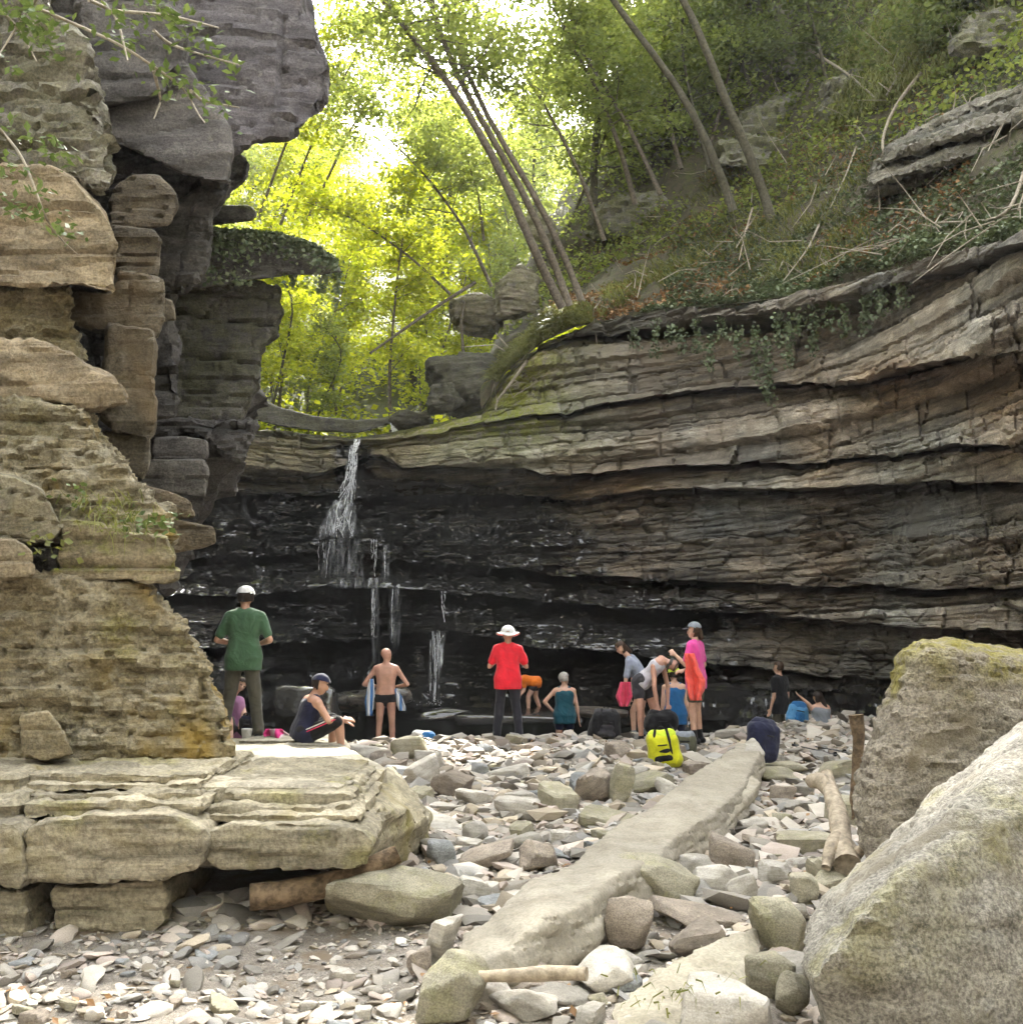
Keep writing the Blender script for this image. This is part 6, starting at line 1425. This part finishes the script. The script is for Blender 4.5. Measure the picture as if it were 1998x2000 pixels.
# man in green on the ledge
f = P(470, 1448, 12.0); J, s = stand(f[0], f[1], f[2], 1.77, .05, 'front', stance=.18, face=.05, kneeb=-.01)
person('man in green t-shirt and white cap standing on the ledge, seen from behind', J, 'a', s, 'green', .75, 'olive_grey', 1.95, 'black', 'dark', 0, 'cap', 'white', seed=1, hem=.09)
# someone low behind him
J = px(13.6, pelvis=(462, 1428), neck=(452, 1362, -.1), head=(470, 1338, -.1), shL=(436, 1368), shR=(470, 1370), elL=(430, 1392, -.1), wrL=(446, 1408, -.25), elR=(478, 1392, -.1), wrR=(470, 1410, -.25), hipL=(450, 1430), hipR=(474, 1430), knL=(448, 1405, -.45), knR=(490, 1405, -.45), anL=(452, 1440, -.6), anR=(494, 1440, -.6), face=(.6, -.8, -.2), toeL=(0, -1, 0), toeR=(0, -1, 0))
person('person in lilac top sitting on the ledge behind the legs of the man in green', J, 'b', .85, 'lilac', .5, 'dark_grey', .9, None, 'brown', 0, seed=2)
# seated on the ledge edge
J = px(11.2, pelvis=(588, 1434), neck=(612, 1362, .0), head=(627, 1338, .02), shL=(606, 1372, .18), shR=(622, 1374, -.16), elL=(640, 1400, .25), wrL=(668, 1408, .2), elR=(642, 1408, -.2), wrR=(672, 1406, -.05), hipL=(592, 1436, .09), hipR=(592, 1438, -.09), knL=(652, 1404, .14), knR=(662, 1408, -.12), anL=(648, 1468, .16), anR=(668, 1474, -.1), face=(.95, -.15, -.15), toeL=(.8, -.3, -.2), toeR=(.8, -.4, -.2))
person('person in navy vest and dark bandana sitting on the ledge edge facing the pool', J, 'a', .98, 'navy', 0, 'black', .92, 'black', 'dark', 0, 'bandana', 'navy', socks='heather', seed=3, stripe=[('pinkred', np.array([0, -.10, .03])), ('white', np.array([0, -.098, .055]))], hem=.02)
# bathing man
f = P(752, 1472, 18.0); J, s = stand(f[0], f[1], f[2], 1.80, -.05, 'front', stance=.06, face=-.7)
J['elL'] += [-.07, 0, .0]; J['elR'] += [.07, 0, .0]
e_, b_ = person('bald man in black swimming briefs holding a towel at the pool', J, 'c', s, briefs='black', seed=4)
e_.children[0].data.materials[0] = SK['c']
def cloth(name, outline, Y, mat, label, depth=.12, cat='towel', seed=0, stripes=None, amp=.02, parent=None, thick=.012):
    """a hanging or lying cloth: folded sheet with thickness"""
    pts = np.array(outline, float); u0, v0 = pts.min(0); u1, v1 = pts.max(0); n = 22
    uu, vv = np.meshgrid(np.linspace(0, 1, n), np.linspace(0, 1, n))
    # left and right edges of the outline by height
    ls = np.array(outline[:len(outline) // 2]); rs = np.array(outline[len(outline) // 2:])[::-1]
    v = v0 + (v1 - v0) * vv; lo = np.interp(v.ravel(), ls[:, 1], ls[:, 0]).reshape(v.shape); hi = np.interp(v.ravel(), rs[:, 1], rs[:, 0]).reshape(v.shape); u = lo + (hi - lo) * uu
    w = P(u, v, Y + depth * np.sin(uu * 9 + seed) * (.3 + .7 * vv) * .5).reshape(-1, 3); w = w + amp * np.stack([fbm(w * 6 + seed, 3, 1), fbm(w * 6 + seed, 3, 2), 0 * w[:, 0]], -1)
    b = w.mean(0); w = w - b; Q = grid_faces(n, n); N = normals(w, Q); V = np.concatenate([w - N * thick / 2, w + N * thick / 2]); k = n * n
    bd = np.concatenate([np.arange(n - 1), np.arange(n - 1) * n + n - 1, np.arange(k - 1, k - n, -1), np.arange(n - 1, 0, -1) * n])
    bn = np.roll(bd, -1); S = np.stack([bd, bn, bn + k, bd + k], -1)
    o = link(name, mesh(name, V, [Q[:, ::-1], Q + k, S], mat), label=label, cat=cat); o.location = b; return o
def stripe_mat(name, a, b, sc):
    m, n, bs = newmat(name); pos = n('ShaderNodeTexCoord').outputs['Object']; x = n('ShaderNodeSeparateXYZ', Vector=pos).outputs[0]
    n.l.new(n.mix(n.math('GREATER_THAN', n.math('SINE', n.math('MULTIPLY', x, sc)), .2), a, b), bs.inputs['Base Color']); bs.inputs['Roughness'].default_value = .9; return m
TW = stripe_mat('blue_white_towel', (.66, .68, .72), (.07, .20, .45), 60)
cloth('towel', [(722, 1326), (712, 1370), (716, 1398), (727, 1392), (732, 1360), (729, 1326)], 17.9, TW, 'blue and white striped towel hanging at the left side of the bathing man', seed=1, depth=.06)
cloth('towel', [(772, 1345), (774, 1372), (780, 1388), (792, 1382), (786, 1362), (776, 1345)], 17.9, TW, 'end of the towel showing right of the bathing man', seed=2, depth=.05)
# man in red
f = P(992, 1447, 16.3); J, s = stand(f[0], f[1], max(f[2], g0(f[0], f[1]) - .02), 1.77, 0, 'chin', stance=.14, face=0)
person('man in bright red t-shirt and white sun hat standing at the pool edge', J, 'a', s, 'red', .7, 'charcoal', 1.95, 'boot', None, 0, 'hat', 'white', seed=5, hem=.10)
# bending person in orange
J = px(22.9, pelvis=(1048, 1326), neck=(1020, 1326, -.1), head=(1014, 1340, -.15), shL=(1024, 1328, .17), shR=(1022, 1330, -.17), elL=(1020, 1346, .1), wrL=(1014, 1360, .0), elR=(1024, 1348, -.2), wrR=(1016, 1358, -.25), hipL=(1046, 1332, .09), hipR=(1046, 1332, -.09), knL=(1046, 1360, .1), knR=(1032, 1360, -.1), anL=(1056, 1388, .15), anR=(1032, 1388, -.1), face=(-.6, -.2, -.8), toeL=(-1, -.2, 0), toeR=(-1, -.3, 0))
person('person in orange shirt bending down on the rock shelf in the pool', J, 'b', .98, 'orange', .6, 'dark_grey', .4, None, 'brown', seed=6)
# woman in teal
f = P(1103, 1496, 18.4); J, s = stand(f[0], f[1], f[2], 1.62, -.1, 'hip_down', stance=.08, face=-.9)
person('silver-haired woman in teal vest with hand on hip beyond the gravel crest', J, 'b', s, 'teal', 0, 'navy', .45, None, 'grey', seed=7, hem=.10)
# woman in grey-blue behind
J = px(17.2, pelvis=(1262, 1330), neck=(1228, 1284, -.05), head=(1212, 1266, -.08), shL=(1232, 1288, .17), shR=(1228, 1294, -.17), elL=(1236, 1330, .15), wrL=(1230, 1362, .1), elR=(1222, 1328, -.2), wrR=(1222, 1358, -.2), hipL=(1262, 1334, .09), hipR=(1260, 1336, -.09), knL=(1252, 1386, .1), knR=(1236, 1388, -.1), anL=(1262, 1436, .12), anR=(1238, 1440, -.1), face=(-.9, -.25, -.35), toeL=(-1, -.3, 0), toeR=(-1, -.3, 0))
person('woman in grey-blue t-shirt stooping behind the man in the white vest', J, 'b', .95, 'grey_blue', .75, 'dark_grey', .5, 'black', 'brown', .07, seed=8, socks='heather')
cloth('pink_bag', [(1212, 1332), (1202, 1360), (1210, 1380), (1226, 1380), (1236, 1360), (1230, 1332)], 16.9, CM['pinkred'], 'pink-red cloth bag in the hands of the stooping woman', cat='bag', seed=3, depth=.16)
# man in white vest bending
J = px(16.0, pelvis=(1252, 1322), neck=(1294, 1288, -.08), head=(1312, 1298, -.10), shL=(1292, 1292, .18), shR=(1276, 1302, -.2), elL=(1304, 1340, .1), wrL=(1304, 1374, .0), elR=(1278, 1346, -.28), wrR=(1284, 1378, -.3), hipL=(1260, 1332, .10), hipR=(1246, 1332, -.10), knL=(1276, 1384, .08), knR=(1250, 1388, -.14), anL=(1272, 1440, .15), anR=(1252, 1444, -.12), face=(.75, -.35, -.6), toeL=(.9, -.4, 0), toeR=(.9, -.4, 0))
person('grey-haired man in white vest and dark shorts bending over a black bag', J, 'c', 1.0, 'white_grey', 0, 'dark_grey', .45, 'black', 'grizzled', seed=9, hem=.0, curl=.25)
# person in blue vest
f = P(1320, 1504, 18.0); J, s = stand(f[0], f[1], f[2], 1.74, .1, 'down', stance=.06, face=.5)
person('person in blue vest and lime cap standing behind the bending man', J, 'b', s, 'blue', 0, 'navy', .6, None, 'dark', 0, 'cap', 'lime', seed=10, hem=.12)
# woman in pink
f = P(1362, 1452, 15.0); J, s = stand(f[0], f[1], max(f[2], g0(f[0], f[1]) - .01), 1.72, 1.05, 'hold', stance=.05, face=1.45)
person('woman in pink t-shirt and pale cap holding an orange garment', J, 'b', s, 'pink', .7, 'olive', .62, 'black', 'brown', .06, 'cap', 'heather', socks='black', seed=11, hem=.10)
cloth('orange_garment', [(1336, 1276), (1340, 1320), (1346, 1368), (1370, 1364), (1378, 1330), (1356, 1282)], 14.55, CM['coral'], 'coral orange garment held up by the woman in pink', cat='garment', seed=4, depth=.2, amp=.05)
# man in black
f = P(1527, 1474, 20.0); J, s = stand(f[0], f[1], f[2], 1.76, .7, 'down', stance=.06, face=1.2)
person('man in black t-shirt walking along the far water edge', J, 'b', s, 'black', .7, 'olive_grey', .8, None, 'brown', seed=12, hem=.12)
# woman sitting at the far edge
J = px(18.4, pelvis=(1606, 1418), neck=(1602, 1378), head=(1596, 1362, .0), shL=(1586, 1384), shR=(1616, 1384), elL=(1578, 1374, -.05), wrL=(1564, 1362, -.05), elR=(1620, 1402), wrR=(1614, 1416, .1), hipL=(1596, 1420), hipR=(1614, 1420), knL=(1588, 1406, .4), knR=(1610, 1406, .4), anL=(1584, 1436, .7), anR=(1606, 1436, .7), face=(-.85, .5, .1), toeL=(0, 1, 0), toeR=(0, 1, 0))
person('woman with dark hair in grey racerback vest sitting at the far water edge', J, 'b', .9, 'heather', 0, 'dark_grey', .6, None, 'dark', .16, seed=13, hem=.0)

# ------------------------------------------------------------------ bags and gear
def backpack(label, u, vb, w, h, Y, main, accent, rz=0.0, tilt=0.0, seed=0, name='backpack', zlift=0.0, strapside=-1, pocket=None):
    sc = Y / F; W_, H_ = w * sc, h * sc; D_ = W_ * .55; b = P(u, vb, Y)
    e = empty(name, (b[0], b[1], max(b[2], g0(b[0], b[1]) - .02) + zlift), rz, label=label, cat='backpack' if name == 'backpack' else 'bag'); e.rotation_euler = (0, tilt, rz)
    def blob(nm, caps, mat, vox=.017, parent=e, fold=.012):
        bb = Blob()
        for c_ in caps: bb.cap(*c_)
        return bb.build(nm, CM[mat], parent, vox, 3, fold * 2.6, seed)
    r = D_ * .42; x0 = W_ / 2 - r
    tp = lambda z_: 1 - .3 * (z_ / H_) ** 2 + .05 * math.sin(z_ / H_ * 7 + seed)
    body = [((-x0 * tp(z_), -y_ + .02 * math.sin(seed + z_ * 9), z_), (x0 * tp(z_), -y_, z_ + .03 * math.sin(seed * 2)), r * (.85 + .2 * tp(z_))) for z_ in np.linspace(r, H_ * .78 - r * .5, 10) for y_ in (0, D_ * .15)]
    bo = blob('bag_body', body, main)
    blob('lid', [((-x0 * .8, -D_ * .05, H_ * .80), (x0 * .8, -D_ * .05, H_ * .80), r * .85), ((-x0 * .7, -D_ * .25, H_ * .74), (x0 * .7, -D_ * .25, H_ * .74), r * .6)], accent)
    blob('front_pocket', [((-x0 * .7, -D_ * .42, H_ * .22), (x0 * .7, -D_ * .42, H_ * .22), r * .55), ((-x0 * .6, -D_ * .42, H_ * .42), (x0 * .6, -D_ * .42, H_ * .42), r * .5)], pocket or accent)
    for sg in (-1, 1):
        V, qs, tri = tube(resample(np.array([[sg * x0 * .6, strapside * -D_ * .2, H_ * .95], [sg * x0 * .8, strapside * -D_ * .55, H_ * .75], [sg * x0 * .9, strapside * -D_ * .5, H_ * .3], [sg * x0, strapside * -D_ * .2, H_ * .08]]), 14), .018, 6); link('strap', mesh('strap', V, [qs[0], tri], CM['black']), e)
    V, qs, tri = tube(resample(np.array([[-.04, 0, H_ * .93], [-.03, 0, H_ * 1.03], [.03, 0, H_ * 1.03], [.04, 0, H_ * .93]]), 10), .008, 5); link('grab_handle', mesh('grab_handle', V, [qs[0], tri], CM['black']), e)
    V, qs, tri = tube(resample(np.array([[-x0 - r * .6, -D_ * .3, H_ * .55], [0, -D_ * .72, H_ * .57], [x0 + r * .6, -D_ * .3, H_ * .55]]), 12), .009, 5); link('webbing', mesh('webbing', V, [qs[0], tri], CM['black']), e)
    return e
backpack('black backpack standing on the gravel left of the stooping woman', 1178, 1446, 62, 62, 16.2, 'black', 'dark_grey', .2, .1, 1, strapside=1)
backpack('lime yellow backpack lying in front of the bending man', 1300, 1496, 66, 72, 12.9, 'yellow', 'lime', -.2, -.12, 2, strapside=1, pocket='black')
backpack('navy backpack propped behind the tip of the long slab', 1482, 1486, 70, 86, 12.3, 'navy', 'navy', .4, .18, 3)
backpack('black open bag under the hands of the bending man', 1290, 1432, 66, 40, 15.6, 'black', 'black', .1, 0, 4, 'open_bag')
backpack('grey-green bag behind the lime yellow backpack', 1338, 1470, 44, 40, 14.0, 'olive', 'heather', -.3, 0, 5, 'bag')
backpack('bright blue backpack beside the sitting woman at the far edge', 1554, 1424, 42, 46, 18.6, 'skyblue', 'blue', .3, .2, 6)
backpack('blue bag behind the rounded olive boulder', 826, 1456, 50, 24, 16.8, 'blue', 'white', .0, 0, 7, 'bag')
backpack('dark round bag between the feet of the man in green', 481, 1440, 26, 44, 12.5, 'black', 'navy', 0, 0, 8, 'bag')
cloth('towel', [(520, 1424), (516, 1434), (522, 1446), (566, 1448), (566, 1436), (552, 1424)], 11.9, stripe_mat('pink_white_towel', (.70, .55, .58), (.62, .04, .2), 40), 'crumpled pink and white towel on the ledge left of the seated person', seed=6, depth=.35)
def bucket():
    c = P(482, 1447, 11.8); r0 = .05; g = Geo(); th = np.linspace(0, 2 * np.pi, 25)[:-1]; prof = [(0.0, 0.0), (.045, 0.0), (.062, .13), (.066, .135), (.058, .132), (.042, .01), (0.0, .01)]
    V = np.concatenate([np.stack([r * np.cos(th), r * np.sin(th), np.full(24, z)], -1) for r, z in prof]); i = np.arange(len(prof) * 24).reshape(len(prof), 24); j = np.roll(i, -1, 1)
    e = empty('bucket', c, label='small white bucket between the feet of the man in green', cat='bucket')
    link('pail', mesh('pail', V, np.stack([i[:-1], j[:-1], j[1:], i[1:]], -1).reshape(-1, 4), CM['white']), e)
    t = np.linspace(0, np.pi, 12); V, qs, tri = tube(np.stack([.062 * np.cos(t), -.02 * np.sin(t), .125 + .06 * np.sin(t)], -1), .003, 5); link('handle', mesh('handle', V, [qs[0], tri], CM['dark_grey']), e)
bucket()
def trek_pole(a, b, label):
    A, B = G(*a), G(*b); A[2] += .05; B[2] += .05; e = empty('trekking_pole', A, label=label, cat='trekking pole'); d = B - A
    for nm, t0, t1, r, m in (('grip', 0, .14, .018, 'black'), ('shaft', .14, .97, .008, 'dark_grey'), ('tip', .97, 1.0, .005, 'heather')):
        V, qs, tri = tube(np.stack([d * t0, d * (t0 + t1) / 2, d * t1]), r, 7); link(nm, mesh(nm, V, [qs[0], tri], CM[m]), e)
    V, qs, tri = tube(np.stack([d * .90, d * .905, d * .91]), .03, 10); link('basket', mesh('basket', V, [qs[0], tri], CM['black']), e)
trek_pole((1552, 1458, .16), (1660, 1478, .16), 'upper trekking pole lying on the gravel left of the broken post')
trek_pole((1548, 1462, .16), (1640, 1483, .16), 'lower trekking pole lying on the gravel left of the broken post')
# ------------------------------------------------------------------ haze volume, added to stand in for the veil of backlight
def haze(density):
    m = bpy.data.materials.new('pale_haze'); m.use_nodes = True; nt = m.node_tree
    for n_ in list(nt.nodes):
        if n_.type == 'BSDF_PRINCIPLED': nt.nodes.remove(n_)
    pv = nt.nodes.new('ShaderNodeVolumePrincipled'); pv.inputs['Density'].default_value = density; pv.inputs['Color'].default_value = (.92, .95, .97, 1); pv.inputs['Anisotropy'].default_value = .3
    nt.links.new(pv.outputs[0], nt.nodes['Material Output'].inputs['Volume'])
    lo = np.array([-410, -410, -3.0]); hi = np.array([410, 610, 75.0])
    c = np.array([[x, y, z] for x in (0, 1) for y in (0, 1) for z in (0, 1)]); V = lo + c * (hi - lo)
    Q = np.array([[0, 1, 3, 2], [4, 6, 7, 5], [0, 4, 5, 1], [2, 3, 7, 6], [0, 2, 6, 4], [1, 5, 7, 3]])
    link('haze', mesh('haze', V, Q, m, smooth=False), kind='stuff', label='thin bright haze added to stand in for the veil of backlight', cat='haze')
haze(.0006)
